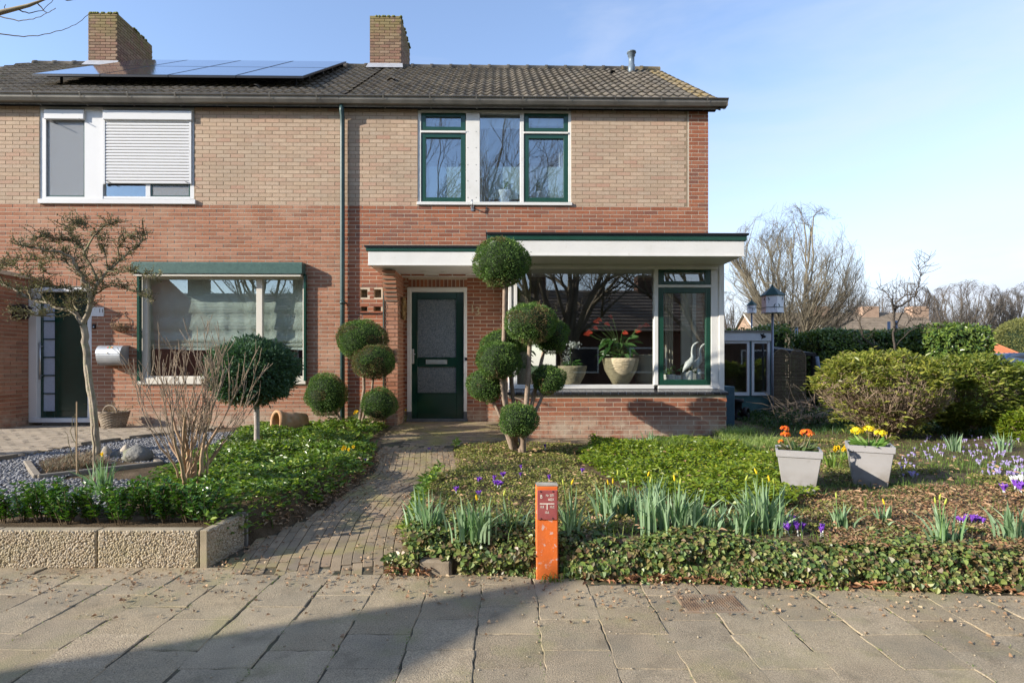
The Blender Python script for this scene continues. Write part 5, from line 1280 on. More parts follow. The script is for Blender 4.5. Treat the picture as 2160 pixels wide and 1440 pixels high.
def sample(n, x0, x1, y0, y1, mask, oversample=1.0):
    X = RS.uniform(x0, x1, int(n * oversample)); Y = RS.uniform(y0, y1, len(X)); k = mask(X, Y); return X[k], Y[k]
def off_path(X, Y, mg=.03):
    l = np.interp(Y, PLy, PLx); r = np.interp(Y, PRy[:8], PRx[:8]); a = np.maximum(l - X, X - r) > mg + .06 * (nz2(X, Y, 9) - .4)
    return a & ~((Y > 7.12) & (X > -1.8) & (X < 2.75) & (Y < 9.2))
def leafmass(name, label, cat, X, Y, mat, L=(.03, .05), Wf=.45, h=(.02, .12), hn=1.2, tilt=.5, shape='leaf', dz=0, clump=0, hf=None):
    n = len(X); H = h[0] + (h[1] - h[0]) * nz2(X, Y, hn * 2.2) * (.45 + .55 * nz2(Y, X, 7))
    z = garden_h(X, Y) + dz + H * (1 - RS.uniform(0, 1, n) ** 2.2 * .7) if hf is None else hf(X, Y)
    a = RS.uniform(0, 2 * math.pi, n); D = np.stack([np.cos(a), np.sin(a), RS.uniform(-.3, .7, n)], 1)
    Nn = np.stack([RS.normal(0, tilt, n), RS.normal(-.1, tilt, n), np.ones(n)], 1); Ln = RS.uniform(*L, n)
    f = leaf_arrays if shape == 'leaf' else kite_arrays
    V, Q = f(np.stack([X, Y, z], 1), D, Nn, Ln, Ln * Wf * RS.uniform(.8, 1.2, n))
    return tag(mesh_np(name, V, Q, mat), label, cat, kind='stuff')

# left bed: glossy ground cover
def gravel_zone(X, Y): return (X < -2.82 - .22 * (Y - 4.1) + .1 * (nz2(X, Y, 4) - .5))
def m_left(X, Y): return off_path(X, Y) & (X < -.4) & ~gravel_zone(X, Y) & ((Y > 4.0) | ((Y > 3.66) & (X > -1.97))) & ~((Y > np.interp(X, [d[0] for d in DC], [d[1] for d in DC]) - .05) & (X < DC[-1][0])) & (Y < 9.1)
X, Y = sample(60000, -4.8, -.6, 3.6, 9.1, m_left)
leafmass('ground_cover', 'dense glossy green ground cover filling the bed left of the path', 'ground cover', X, Y, m_vinca, (.026, .07), .45, (.02, .22), 1.0, .55)
X, Y = sample(3500, -4.8, -.6, 5.6, 9.1, lambda a, b: m_left(a, b) & (nz2(a, b, 1.4) > .5))
leafmass('pale_ground_cover', 'paler variegated leaves mixed into the left bed near the wall', 'ground cover', X, Y, leafm('variegated_leaf', [(.17, .23, .09), (.23, .28, .12), (.14, .2, .06)], .6), (.03, .05), .5, (.08, .2), 1.0, .5)
# right bed
def in_bed(X, Y): return off_path(X, Y) & (Y > edge_y(X) + .05) & (X > -1.05)
def zone(cx, cy, rx, ry, k=.35): return lambda X, Y: ((X - cx) / rx) ** 2 + ((Y - cy) / ry) ** 2 + k * (nz2(X, Y, 3) - .5) < 1
zb_ = zone(1.75, 5.75, .98, 1.75)
def inpots(X, Y): return (np.abs(X - 2.37) < .16) & (np.abs(Y - 4.6) < .17) | (np.abs(X - 3.07) < .16) & (np.abs(Y - 4.85) < .17)
X, Y = sample(26000, .5, 3.0, 4.0, 7.3, lambda a, b: in_bed(a, b) & zb_(a, b) & ~inpots(a, b))
leafmass('bright_ground_cover', 'bright yellow green ground cover in the middle of the right bed', 'ground cover', X, Y, m_bright, (.03, .055), .5, (.04, .17), 1.2, .5)
X, Y = sample(130000, -1.05, 4.4, 3.55, 7.3, lambda a, b: in_bed(a, b) & ~zb_(a, b) & ((a < 1.9 + .3 * nz2(a, b, 2)) | (nz2(a, b, 2.6) > .55)) & (RS.uniform(0, 1, len(a)) < .35 + .9 * nz2(a, b, 5)))
leafmass('low_ground_cover', 'low mossy green and brown mat of small leaves right of the path', 'ground cover', X, Y, m_moss, (.014, .032), .6, (.0, .06), 2.5, .6, 'kite')
# ivy along the pavement edge
def ivy_fn(n):
    X = RS.uniform(-.95, 3.9, n); t = RS.uniform(0, 1, n); prof = .11 + .15 * nz2(X, 0 * X, 2.6); e = edge_y(X)
    a = t * 2.2; yy = e - .03 + .17 * (1 - np.cos(np.minimum(a, 1.57))) + np.maximum(a - 1.57, 0) * .45; zz = np.where(a < 1.57, .01 + prof * np.sin(a), np.maximum(prof, .17)) + RS.uniform(-.03, .03, n)
    yy += RS.uniform(-.03, .05, n) + .1 * (nz2(X, zz * 3, 6) - .5); return X, yy, zz, a
X, Y, Z, A = ivy_fn(38000)
k = (X < 2.6 + 1.0 * RS.uniform(-1, 1, len(X))) & ((X > -.62) | (Z < .1) & (X > -.74)) & (np.abs(X - .235) > .075) | ((np.abs(X - .235) <= .075) & (Y > 3.44))
k &= ~((X > -.55) & (X < -.28) & (Y < edge_y(X) + .04) & (Z < .1))
X, Y, Z, A = X[k], Y[k], Z[k], A[k]; n = len(X)
Nn = np.stack([RS.normal(0, .35, n), -np.cos(np.minimum(A, 1.57)) + RS.normal(0, .3, n), np.sin(np.minimum(A, 1.57)) + .25 + RS.normal(0, .3, n)], 1)
a = RS.uniform(0, 6.28, n); D = np.stack([np.cos(a), .4 * np.sin(a), np.sin(a) - .5], 1); D -= nrm(Nn) * np.sum(D * nrm(Nn), 1, keepdims=True); Ln = RS.uniform(.013, .04, n)
V, Q = leaf_arrays(np.stack([X, Y, Z], 1), D, Nn, Ln, Ln * RS.uniform(.7, 1.1, n), .3)
tag(mesh_np('ivy_edging', V, Q, m_ivy), 'thick low band of dark ivy along the pavement edge around the orange post', 'ivy', kind='stuff')
# earth bank under the ivy
xs_ = np.linspace(-.62, 12, 90); rings = []
for x in xs_:
    e = float(edge_y(x)); h_ = .105 + .11 * float(nz2(x, 0, 2.6)) if x < 2.6 else .15 + .04 * float(nz2(x, 0, 2)); s_ = min(1, max(.1, (x + .62) / .22)); rings.append([(x, e + .0, -.03), (x, e + .015, h_ * .55 * s_), (x, e + .06, h_ * .9 * s_), (x, e + .16, h_ * s_), (x, e + .4, .15 * s_)])
m = MB(); m.loft(rings, caps=False, closed=False); tag(m.build('earth_bank', m_soil, fix=False), 'earth bank under the plants at the pavement edge', kind='structure')
m_edge0 = M('brown_edging_concrete', [(.2, .16, .115), (.25, .205, .15)], .9, None, 12, .25, 120, .5)
# a small concrete edging block that shows at the corner
m = MB(); m.box(-.53, -.33, 3.41, 3.5, -.03, .085, rz=-.12); tag(m.build('edging_block', m_edge0, bevel=.014), 'single grey concrete edging block showing through the ivy at the path corner', 'edging block')
# brown litter and bark on the right
def m_lit(X, Y): return in_bed(X, Y) & ((X > 1.65 + .4 * nz2(X, Y, 2)) & (Y < 4.65 + .35 * nz2(X, Y, 1.3)) | (X > 2.2) & (Y < 3.95)) & ~inpots(X, Y)
X, Y = sample(60000, 1.4, 7.5, 3.2, 5.0, m_lit)
leafmass('bark_mulch', 'reddish brown bark and dead leaf litter at the front right of the bed', 'mulch', X, Y, m_bark_l, (.014, .04), .35, (.0, .045), 3, .7, 'kite')
X = RS.uniform(2.3, 7.0, 16000); Zt = RS.uniform(0, 1, len(X)); Yb = edge_y(X) - .01 + .1 * Zt ** 2 + RS.uniform(-.02, .03, len(X)); k = RS.uniform(0, 1, len(X)) < .5 + .5 * nz2(X, Zt * 2, 3); X, Zt, Yb = X[k], Zt[k], Yb[k]
n = len(X); V, Q = kite_arrays(np.stack([X, Yb, .01 + .17 * Zt], 1), RS.normal(0, 1, (n, 3)), np.stack([RS.normal(0, .5, n), -np.ones(n), RS.uniform(0, 1.2, n)], 1), RS.uniform(.015, .045, n), RS.uniform(.006, .014, n))
tag(mesh_np('dry_bank_cover', V, Q, M('dry_creeper', [(.16, .09, .045), (.22, .13, .06), (.1, .1, .035), (.28, .19, .1), (.09, .06, .035)], .9, 'island')), 'dry brown creeper covering the bank at the right end of the pavement edge', 'ground cover', kind='stuff')
# fallen leaves on pavement, path and beds
def litter(name, label, X, Y, Z, L=(.02, .05), mat=m_litter, tilt=.35):
    n = len(X); a = RS.uniform(0, 6.28, n); V, Q = leaf_arrays(np.stack([X, Y, Z], 1), np.stack([np.cos(a), np.sin(a), RS.uniform(-.1, .3, n)], 1), np.stack([RS.normal(0, tilt, n), RS.normal(0, tilt, n), np.ones(n)], 1), RS.uniform(*L, n), RS.uniform(.012, .025, n), .4, .1)
    return tag(mesh_np(name, V, Q, mat), label, 'dead leaves', kind='stuff')
n = 900; X = RS.uniform(-3, 4.2, n); Y = 3.5 - np.abs(RS.normal(0, .28, n)) - .085 * np.maximum(X + .66, 0); k = Y > 2; litter('fallen_leaves', 'small dead leaves and crumbs scattered on the pavement', X[k], Y[k], np.full(k.sum(), .006), (.008, .028))
n = 1100; X = np.concatenate([RS.uniform(.45, 4.6, 900), RS.uniform(-.72, -.45, 200)]); Y = edge_y(X) - .02 - np.abs(RS.normal(0, .03, n)) + (X < 0) * RS.uniform(-.02, .12, n); litter('leaf_drift', 'drift of brown leaves lying against the foot of the ivy bank', X, Y, RS.uniform(.005, .04, n), (.025, .055), M('russet_leaf', [(.34, .16, .08), (.26, .12, .06), (.42, .24, .13), (.2, .1, .05)], .85, 'island', 40, .2, transl=.1, tcol=(1.2, 1, .7)))
n = 700; Y = RS.uniform(3.5, 7, n); l, r = path_edges(Y); side = RS.uniform(0, 1, n); X = np.where(side < .35, l + np.abs(RS.normal(0, .08, n)), np.where(side < .6, r - np.abs(RS.normal(0, .1, n)), l + (r - l) * RS.uniform(0, 1, n))); litter('path_leaves', 'dead leaves lying on the clinker path', X, Y, np.array([path_h(q) for q in Y]) + .008, (.008, .03))
n = 420; Y = RS.uniform(4.1, 6.6, n); l, r = path_edges(Y); X = l - np.abs(RS.normal(0, .07, n)) - .01; litter('leaf_edge', 'brown leaves caught along the left edge of the path', X, Y, garden_h(X, Y) + RS.uniform(.02, .05, n), (.03, .065))
X, Y = sample(800, -1.0, 4.6, 3.5, 7.0, lambda a, b: in_bed(a, b)); litter('bed_leaves', 'light brown oak leaves lying in the right bed', X, Y, garden_h(X, Y) + RS.uniform(.03, .08, len(X)), (.03, .06), M('pale_dead_leaf', [(.38, .23, .13), (.45, .3, .18), (.3, .18, .1)], .85, 'island', 40, .2, transl=.1, tcol=(1.2, 1, .7)))
# pale small stones
def fnp(n): X = RS.uniform(-3, 4, n); Y = RS.uniform(2.1, 3.5, n) - .085 * np.maximum(X + .66, 0); return np.stack([X, Y, np.full(n, .003)], 1), np.tile([0, 0, 1.0], (n, 1))
o = pebbles(380, fnp, .002, .0055, m_peb, None, 'grit'); tag(o, 'pale grit scattered on the pavement', 'grit')

# gravel bed on the left
m_grav = M('blue_grey_gravel', [(.12, .125, .14), (.17, .175, .19), (.23, .235, .25), (.10, .10, .11), (.3, .3, .3), (.2, .19, .18)], .8, 'island', 40, .2)
def fng(n):
    X = RS.uniform(-7.5, -2.9, n); Y = RS.uniform(4.0, 8.3, n); k = (X < -2.72 - .22 * (Y - 4.1)) & (Y > 4.04) & (Y < np.interp(X, [d[0] for d in DC], [d[1] for d in DC]) - .04) & ~((X > -3.95) & (X < -3.02) & (Y > 4.98) & (Y < 5.75) & (X < -3.1 + 0)); X, Y = X[k], Y[k]
    return np.stack([X, Y, garden_h(X, Y) + RS.uniform(.0, .018, len(X))], 1), np.tile([0, 0, 1.0], (len(X), 1))
o = pebbles(60000, fng, .009, .018, m_grav, None, 'gravel'); tag(o, 'blue grey gravel between the neighbour driveway and the planter', 'gravel')
# framed bed inside the gravel
fr = [GG(57, 977), GG(79, 1012), GG(338, 980), GG(300, 955)]
bed = empty('raised_bed', (fr[1][0], fr[1][1], .25), 0, 'rectangular bed edged with grey concrete bars within the gravel', 'bed edging'); OFF[bed.name] = (fr[1][0], .25, fr[1][1])
for a, b in ((fr[0], fr[1]), (fr[1], fr[2]), (fr[3], fr[2])):
    L_ = math.hypot(b[0] - a[0], b[1] - a[1]); m = MB(); cx_, cy_ = (a[0] + b[0]) / 2, (a[1] + b[1]) / 2; zc = .265
    m.box(cx_ - L_ / 2, cx_ + L_ / 2, cy_ - .03, cy_ + .03, zc - .08, zc + .03, rz=math.atan2(b[1] - a[1], b[0] - a[0])); m.build('edging_bar', m_edge, bed, bevel=.008)
m = MB(); m.add([(p[0], p[1], .272) for p in fr], [(0, 1, 2, 3)]); m.build('bed_soil', m_soil, bed, fix=False)
def rock(name, px, py, w_, h_, label, mat, sd):
    x, y, z = GG(px, py); k = y / F; r = random.Random(sd); m = MB(); rings = []
    for i in range(7):
        t_ = i / 6; rr = math.sin(math.pi * (.12 + .84 * t_)) ; rings.append([(x + w_ / 2 * k * rr * (1 + r.uniform(-.14, .14)) * math.cos(a), y + .35 * w_ * k * rr * (1 + r.uniform(-.14, .14)) * math.sin(a), z - .02 + (h_ * k + .02) * t_) for a in np.linspace(0, 2 * math.pi, 11)[:-1]])
    m.loft(rings); o = m.build(name, mat); return tag(o, label, 'rock')
m_rock = M('mossy_rock', [(.12, .12, .11), (.22, .21, .19)], .85, None, 6, .3, 20, .8, .03, stain=[((.14, .15, .06), 5, .5, .65, .7)])
m_rockl = M('pale_rock', [(.3, .26, .2), (.4, .35, .28)], .85, None, 6, .2, 20, .6, .02)
rock('boulder', 290, 975, 62, 38, 'large dark mossy boulder behind the concrete edging', m_rock, 1)
rock('stone', 176, 972, 26, 18, 'pale round stone left of the crooked tree trunk', m_rockl, 2)
rock('stone', 224, 962, 22, 22, 'brown upright stone right of the crooked tree trunk', m_rockl, 3)
rock('stone', 243, 966, 24, 16, 'flat grey stone between two larger stones', m_rock, 4)
rock('stone', 266, 955, 22, 18, 'small ochre stone behind the boulder', m_rockl, 5)
# dead heather in the frame
X = RS.uniform(0, 1, 5000); T = RS.uniform(0, 1, 5000); A0, A1, A2 = np.array(fr[1][:2]), np.array(fr[0][:2]), np.array(fr[2][:2]); Pq = A0 + (A2 - A0) * (.08 + .5 * X[:, None]) + (A1 - A0) * (.15 + .7 * T[:, None]); n = len(Pq)
V, Q = blade_arrays(np.stack([Pq[:, 0], Pq[:, 1], np.full(n, .27)], 1), np.concatenate([RS.normal(0, 1, (n, 2)), np.zeros((n, 1))], 1), RS.uniform(.03, .12, n) * (.4 + nz2(Pq[:, 0], Pq[:, 1], 5)), RS.uniform(.003, .007, n), RS.uniform(.3, 1.2, n), 3)
tag(mesh_np('dead_heather', V, Q, M('dead_heather_stem', [(.26, .15, .09), (.34, .22, .13), (.2, .2, .12), (.3, .28, .2)], .9, 'island')), 'dried brown and grey plants inside the edged gravel bed', 'dead plants', kind='stuff')

# ---- young box plants in the planter
def box_plant(sd):
    rs = np.random.RandomState(sd); P_, D_, N_ = [], [], []; stems = []
    for s in range(11):
        a = rs.uniform(0, 6.28); r = rs.uniform(0, .04); b = np.array([r * math.cos(a), r * math.sin(a), 0]); h_ = rs.uniform(.17, .29) * (1 - r * 3); d = np.array([math.cos(a) * .28, math.sin(a) * .28, 1]); top = b + d * h_
        stems.append(([tuple(b), tuple((b + top) / 2), tuple(top)], [.003, .0025, .0015]))
        for q in range(int(h_ * 190)):
            t_ = rs.uniform(.15, 1.0); aa = rs.uniform(0, 6.28); P_.append(b + (top - b) * t_ + [rs.normal(0, .006), rs.normal(0, .006), 0]); D_.append([math.cos(aa), math.sin(aa), rs.uniform(.0, 1.1)]); N_.append([rs.normal(0, .3), rs.normal(0, .3) - .2, 1])
    n = len(P_); L_ = rs.uniform(.02, .038, n); V, Q = leaf_arrays(np.array(P_), np.array(D_), np.array(N_), L_, L_ * .5, .3); return V, Q, stems
protos = []
for sd in range(3):
    V, Q, st = box_plant(sd + 3); o = mesh_np('foliage', V, Q, m_box); s_ = tubes('stem', st, M('box_stem', (.14, .1, .06), .9), sides=4); protos.append((o.data, s_.data)); bpy.data.objects.remove(o); bpy.data.objects.remove(s_)
ords = ['leftmost', 'second', 'third', 'fourth', 'fifth', 'sixth', 'seventh', 'eighth', 'ninth', 'tenth', 'eleventh', 'rightmost']
for i_, px in enumerate((6, 42, 78, 112, 150, 187, 226, 268, 306, 350, 396, 436)):
    x, y, z = P(px, 1110, 3.82); e = empty('box_shrub', (x, y + R.uniform(-.05, .06), .195), R.uniform(0, 6.28), '%s young box shrub in the row behind the pebbled planter edge%s' % (ords[i_], ', counted from the left' if 0 < i_ < 11 else ''), 'shrub', 'young box shrubs in the planter')
    s_ = R.uniform(.98, 1.22); e.scale = (s_ * 1.15, s_ * 1.15, s_ * R.uniform(.85, 1.1))
    f_, g_ = protos[i_ % 3]
    for nm, me in (('foliage', f_), ('stem', g_)): o = bpy.data.objects.new(nm, me); COL.objects.link(o); o.parent = e

# ---- topiary
m_trunk = M('topiary_trunk', [(.22, .16, .12), (.3, .23, .17)], .85, None, 30, .25, 70, .6, .006)
def ball(name, c, rx, rz, parent, mat=None, n=None, L=(.014, .027), seed=0, brown=0, loose=0):
    rs = np.random.RandomState(seed); n = n or int(13000 * (rx / .3) ** 2)
    d = nrm(rs.normal(0, 1, (n, 3))); rr = 1 - np.abs(rs.normal(0, .07 + loose, n)) + rs.normal(0, .001 + loose * .6, n) + rs.normal(0, .012, n) + (rs.uniform(0, 1, n) < .03) * rs.uniform(.02, .12, n); lump = 1 + .12 * (nz2(d[:, 0] * 2 + seed, d[:, 2] * 2 + d[:, 1], 1.3) - .5) * 2 + .05 * (nz2(d[:, 0] * 6 + seed, d[:, 2] * 6 + 3 * d[:, 1], 1.3) - .5)
    Pp = np.array(c) + d * (rr * lump)[:, None] * np.array([rx, rx, rz])
    D = d + rs.normal(0, .6, (n, 3)) + [0, 0, .2]; Ln = rs.uniform(*L, n)
    V, Q = kite_arrays(Pp, D, rs.normal(0, 1, (n, 3)), Ln, Ln * rs.uniform(.28, .42, n), .2)
    mats = [mat or m_con, m_conb, m_core]; br = (nz2(d[:, 0] * 1.5 + seed * 3, d[:, 2] * 1.5 + d[:, 1], 1.1) > 1 - brown) & (rs.uniform(0, 1, n) < .75) if brown else np.zeros(n, bool)
    br |= (d[:, 2] < -.75) & (rs.uniform(0, 1, n) < .4)
    mi = np.concatenate([br, br]).astype(int)
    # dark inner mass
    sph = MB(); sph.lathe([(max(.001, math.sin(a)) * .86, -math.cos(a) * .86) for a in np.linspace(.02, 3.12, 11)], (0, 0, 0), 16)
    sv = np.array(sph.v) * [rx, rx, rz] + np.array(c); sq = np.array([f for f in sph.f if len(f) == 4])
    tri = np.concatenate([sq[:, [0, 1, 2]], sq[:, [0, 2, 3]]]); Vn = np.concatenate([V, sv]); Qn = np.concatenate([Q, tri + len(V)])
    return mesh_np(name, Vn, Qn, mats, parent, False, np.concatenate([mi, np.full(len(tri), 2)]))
def topiary(label, base_px, D0, balls, stems, seed, brown=0, group=None, zb=None):
    x, y = (base_px[0] - CX) / F * D0, D0; z = float(garden_h(x, y)) if zb is None else zb
    t = thing_w('topiary', x, y, z, label, 'topiary', group)
    for i_, (px, py, rx, ry, dy) in enumerate(balls):
        Y = D0 + dy; c = P(px, py, Y); ball('ball', c, rx * Y / F, ry * Y / F, t, seed=seed + i_, brown=brown * (1 if i_ < 2 else .55))
    polys = []
    for (pts, r0, r1, dy) in stems:
        q = []
        for k, (px, py) in enumerate(pts): f = 1 - k / (len(pts) - 1) if dy else 0; Y = D0 + dy * (k / (len(pts) - 1)); q.append(P(px, py, Y))
        polys.append((q, list(np.linspace(r0, r1, len(q)))))
    for p_ in polys: tubes('trunk', [p_], m_trunk, t, sides=10)
    return t
topiary('tall cloud-pruned conifer with many green balls in front of the bay window', (1095, 952), 6.45,
        [(1059, 553, 58, 52, .0), (1119, 681, 52, 44, -.1), (1163, 709, 37, 36, .25), (1057, 728, 42, 32, .3), (1054, 760, 47, 41, -.05), (1024, 812, 37, 36, .1), (1157, 800, 36, 30, .05), (1093, 885, 42, 35, -.25)],
        [([(1085, 958), (1066, 850), (1062, 760), (1064, 690), (1065, 590)], .034, .024, 0), ([(1096, 960), (1108, 890), (1114, 800), (1118, 715)], .034, .024, -.1), ([(1100, 960), (1118, 870), (1136, 790), (1147, 740)], .026, .02, .25),
         ([(1090, 960), (1076, 900), (1062, 840), (1056, 790)], .028, .02, -.05), ([(1078, 945), (1060, 890), (1047, 860), (1036, 835)], .02, .015, .1), ([(1112, 915), (1128, 870), (1140, 845), (1150, 820)], .022, .016, .05),
         ([(1082, 950), (1078, 925), (1070, 905), (1085, 900)], .03, .022, -.2), ([(1104, 955), (1104, 925), (1098, 905), (1096, 895)], .036, .03, -.2), ([(1112, 850), (1098, 842), (1085, 838)], .01, .008, 0), ([(1088, 955), (1085, 860), (1078, 800), (1068, 745)], .03, .02, .3)], 20, .22)
topiary('cloud-pruned conifer with three balls left of the green front door', (760, 900), 8.2,
        [(763, 716, 51, 43, .05), (789, 761, 45, 37, -.15), (799, 853, 36, 34, -.2)],
        [([(757, 905), (762, 860), (768, 820), (766, 750)], .03, .02, 0), ([(760, 903), (775, 850), (785, 820), (788, 785)], .022, .016, -.15), ([(762, 905), (785, 892), (795, 880)], .02, .016, -.2), ([(770, 838), (760, 860), (764, 880)], .012, .01, 0)], 40, .42, zb=.3)
topiary('single clipped conifer ball on a short bent stem beside the downpipe', (722, 900), 8.3, [(688, 832, 43, 44, 0)], [([(728, 905), (720, 885), (708, 868), (695, 850)], .02, .014, 0)], 60, .3, zb=.3)
# grafted cypress
x, y = (542 - CX) / F * 6.45, 6.45; t = thing_w('grafted_cypress', x, y, .24, 'loose round blue green cypress grafted on a straight grey stem', 'tree')
m_cyp = leafm('cypress_needle', [(.045, .095, .06), (.06, .12, .07), (.085, .155, .085), (.05, .1, .05)], .6, .15, .25)
ball('crown', P(533, 785, 6.45), 90 * 6.45 / F, 66 * 6.45 / F, t, m_cyp, 24000, (.03, .06), 77, 0, .1)
tubes('trunk', [([P(542, 965, 6.45), P(542, 900, 6.45), P(541, 850, 6.45), P(538, 800, 6.45)], [.036, .032, .034, .028])], M('ringed_grey_bark', [(.3, .25, .22), (.4, .35, .32)], .7, None, 30, .2, 60, .5), t)

# ---- crooked lichen-grown tree, bare shrub
def wob(pts, D0, r0, r1, dy, seed, sub=3, am=.012):
    """px polyline -> smooth wobbling 3-D branch"""
    rr = random.Random(seed); q = []
    for i in range(len(pts) - 1):
        for s in range(sub):
            t_ = s / sub; q.append((pts[i][0] + (pts[i + 1][0] - pts[i][0]) * t_, pts[i][1] + (pts[i + 1][1] - pts[i][1]) * t_))
    q.append(pts[-1]); out_ = []
    for i, (px, py) in enumerate(q):
        f = i / (len(q) - 1); Y = D0 + dy * f; p = P(px, py, Y); a = am if i else 0; out_.append((p[0] + rr.uniform(-a, a), Y + rr.uniform(-a, a), p[2] + rr.uniform(-a, a)))
    return out_, list(np.linspace(r0, r1, len(q)))
m_lich = M('lichen_bark', [(.27, .22, .16), (.34, .29, .22), (.19, .15, .11)], .9, None, 14, .25, 50, .8, .01, stain=[((.2, .22, .12), 20, .5, .62, .5)])
m_gnarl = M('gnarled_twig_bark', [(.10, .08, .045), (.17, .14, .08), (.13, .13, .06)], .9, None, 14, .3, 60, .6)
m_gbud = M('tree_bud_tuft', [(.11, .09, .055), (.17, .14, .08), (.15, .16, .06), (.22, .18, .12), (.2, .23, .09)], .85, 'island', transl=.1)
D0 = 6.0; x, y, z = P(204, 0, D0)[0], D0, .25
tr = thing_w('crooked_tree', x, y, z, 'small crooked leafless tree with a flat layered crown in front of the left door', 'tree')
tubes('trunk', [wob([(205, 975), (202, 920), (196, 860), (189, 800), (182, 745), (179, 710), (175, 684)], D0, .037, .031, 0, 1, 3, .009)], m_lich, tr, sides=12)
tubes('trunk', [wob([(207, 970), (203, 930), (200, 880), (194, 830), (184, 770)], D0 - .03, .02, .014, 0, 4, 3, .004)], m_lich, tr, sides=10)
LIMB = [([(174, 684), (190, 655), (188, 620), (178, 590), (165, 570), (152, 545), (130, 530), (100, 528), (65, 520), (30, 515)], .028, .006, -.35),
        ([(174, 684), (160, 660), (140, 652), (105, 640), (65, 632), (40, 615), (10, 600), (-25, 588)], .026, .006, .3),
        ([(185, 665), (197, 620), (208, 590), (228, 572), (250, 550), (275, 530), (295, 515), (305, 488)], .022, .005, .2), ([(228, 572), (260, 573), (290, 577), (332, 586)], .012, .004, -.3),
        ([(205, 592), (190, 560), (178, 530), (162, 510), (152, 495), (132, 476)], .014, .005, .35), ([(178, 530), (196, 497), (225, 475), (240, 472)], .012, .004, .3),
        ([(195, 625), (220, 606), (255, 604), (285, 615), (322, 632)], .011, .003, -.2), ([(165, 570), (140, 552), (118, 550), (90, 545), (55, 550), (25, 548)], .011, .004, .4),
        ([(165, 655), (155, 640), (150, 630), (180, 605), (205, 598)], .012, .004, .4), ([(65, 632), (60, 610), (90, 600), (120, 606), (150, 612)], .009, .003, .2),
        ([(140, 652), (110, 662), (80, 665), (40, 658)], .01, .003, -.3), ([(10, 600), (-5, 575), (5, 560), (30, 565), (60, 585)], .008, .003, -.3), ([(250, 550), (248, 520), (262, 500), (288, 505)], .009, .003, -.2),
        ([(160, 510), (140, 505), (118, 512), (90, 500), (70, 505)], .009, .003, -.2), ([(196, 497), (180, 480), (165, 472), (150, 470)], .008, .003, .2), ([(228, 572), (225, 540), (215, 520), (225, 500)], .009, .003, .3), ([(100, 640), (85, 620), (90, 570), (82, 558)], .008, .003, .1)]
polys = [wob(p, D0 if i < 3 else D0 + R.uniform(-.25, .25), r0, r1, dy, 10 + i, 3, .014) for i, (p, r0, r1, dy) in enumerate(LIMB)]
for p_ in polys: tubes('branch', [p_], m_lich if p_[1][0] > .02 else m_gnarl, tr)
tw = []; budP = []
for pts, rad in polys:
    for i in range(3, len(pts)):
        for rep in range(4):
            p = Vector(pts[i]) + Vector((R.uniform(-.02, .02), R.uniform(-.03, .03), R.uniform(-.01, .02))); d = Vector((R.uniform(-1, 1), R.uniform(-1, 1), R.uniform(-.25, 1.0))).normalized(); q = [tuple(p)]; l_ = R.uniform(.05, .17)
            for s in range(4): d = (d + Vector((R.uniform(-.7, .7), R.uniform(-.7, .7), R.uniform(-.4, .6)))).normalized(); p = p + d * l_ / 4; q.append(tuple(p)); budP += [tuple(p)] * 2
            tw.append((q, [.005, .0045, .004, .003, .002]))
tag(tubes('twig', tw, m_gnarl, tr, sides=4), kind='stuff')
bp_ = np.repeat(np.array(budP), 2, 0); n = len(bp_); V, Q = kite_arrays(bp_ + RS.normal(0, .012, (n, 3)), RS.normal(0, 1, (n, 3)), RS.normal(0, 1, (n, 3)), RS.uniform(.010, .03, n), RS.uniform(.006, .013, n)); tag(mesh_np('bud_tuft', V, Q, m_gbud, tr), kind='stuff')

m_shr = M('peeling_shrub_bark', [(.33, .22, .13), (.42, .29, .18), (.27, .17, .11)], .85, None, 10, .25, 60, .6)
m_shrt = M('shrub_twig_bark', [(.25, .19, .13), (.33, .255, .18), (.2, .15, .105)], .85, None, 10, .2)
D0 = 4.64; x, y, z = P(408, 0, D0)[0], D0, .22
sh_ = thing_w('bare_shrub', x, y, z, 'leafless multi-stemmed shrub with upright tan twigs in front of the left window', 'shrub')
thick, thin = [], []; rr = random.Random(3)
for s in range(15):
    bx0 = 408 + rr.uniform(-32, 38); f = (s + rr.random()) / 15; ang = math.radians(-42 + 84 * f); Lp = rr.uniform(150, 250); mx_, my_ = bx0 + math.sin(ang) * Lp * .55, 1035 - math.cos(ang) * Lp * .75
    fat = rr.random() < .45; p, r = wob([(bx0, 1040), (bx0 + (mx_ - bx0) * .3, 1035 - (1035 - my_) * .4), (mx_, my_)], D0 + rr.uniform(-.12, .12), .02 if fat else .011, .009 if fat else .006, rr.uniform(-.3, .3), s + 90, 4, .01)
    thick.append((p, r))
    def grow(p0, d, L_, r_, lv):
        n_ = 6; q = [tuple(p0)]; p = Vector(p0); d = Vector(d); ks = []
        for k in range(n_): d = (d + Vector((rr.uniform(-.1, .1), rr.uniform(-.1, .1), rr.uniform(-.02, .1)))).normalized(); p = p + d * L_ / n_; q.append(tuple(p)); ks.append((p.copy(), d.copy()))
        thin.append((q, list(np.linspace(r_, r_ * .45, n_ + 1))))
        if lv > 0:
            for k in rr.sample(range(0, n_ - 1), 2 + (rr.random() < .3)):
                dd = ks[k][1] + Vector((rr.uniform(-.45, .45), rr.uniform(-.45, .45), .15)); grow(ks[k][0], dd.normalized(), L_ * rr.uniform(.5, .85), r_ * .7, lv - 1)
    dv = Vector(p[-1]) - Vector(p[-3]); dv.normalize(); dv = (dv + Vector((0, 0, .35))).normalized()
    for k in range(2): grow(p[-1] if k == 0 else p[len(p) // 2], (dv + Vector((rr.uniform(-.2, .2), rr.uniform(-.2, .2), 0))).normalized(), rr.uniform(.3, .52), .005, 3)
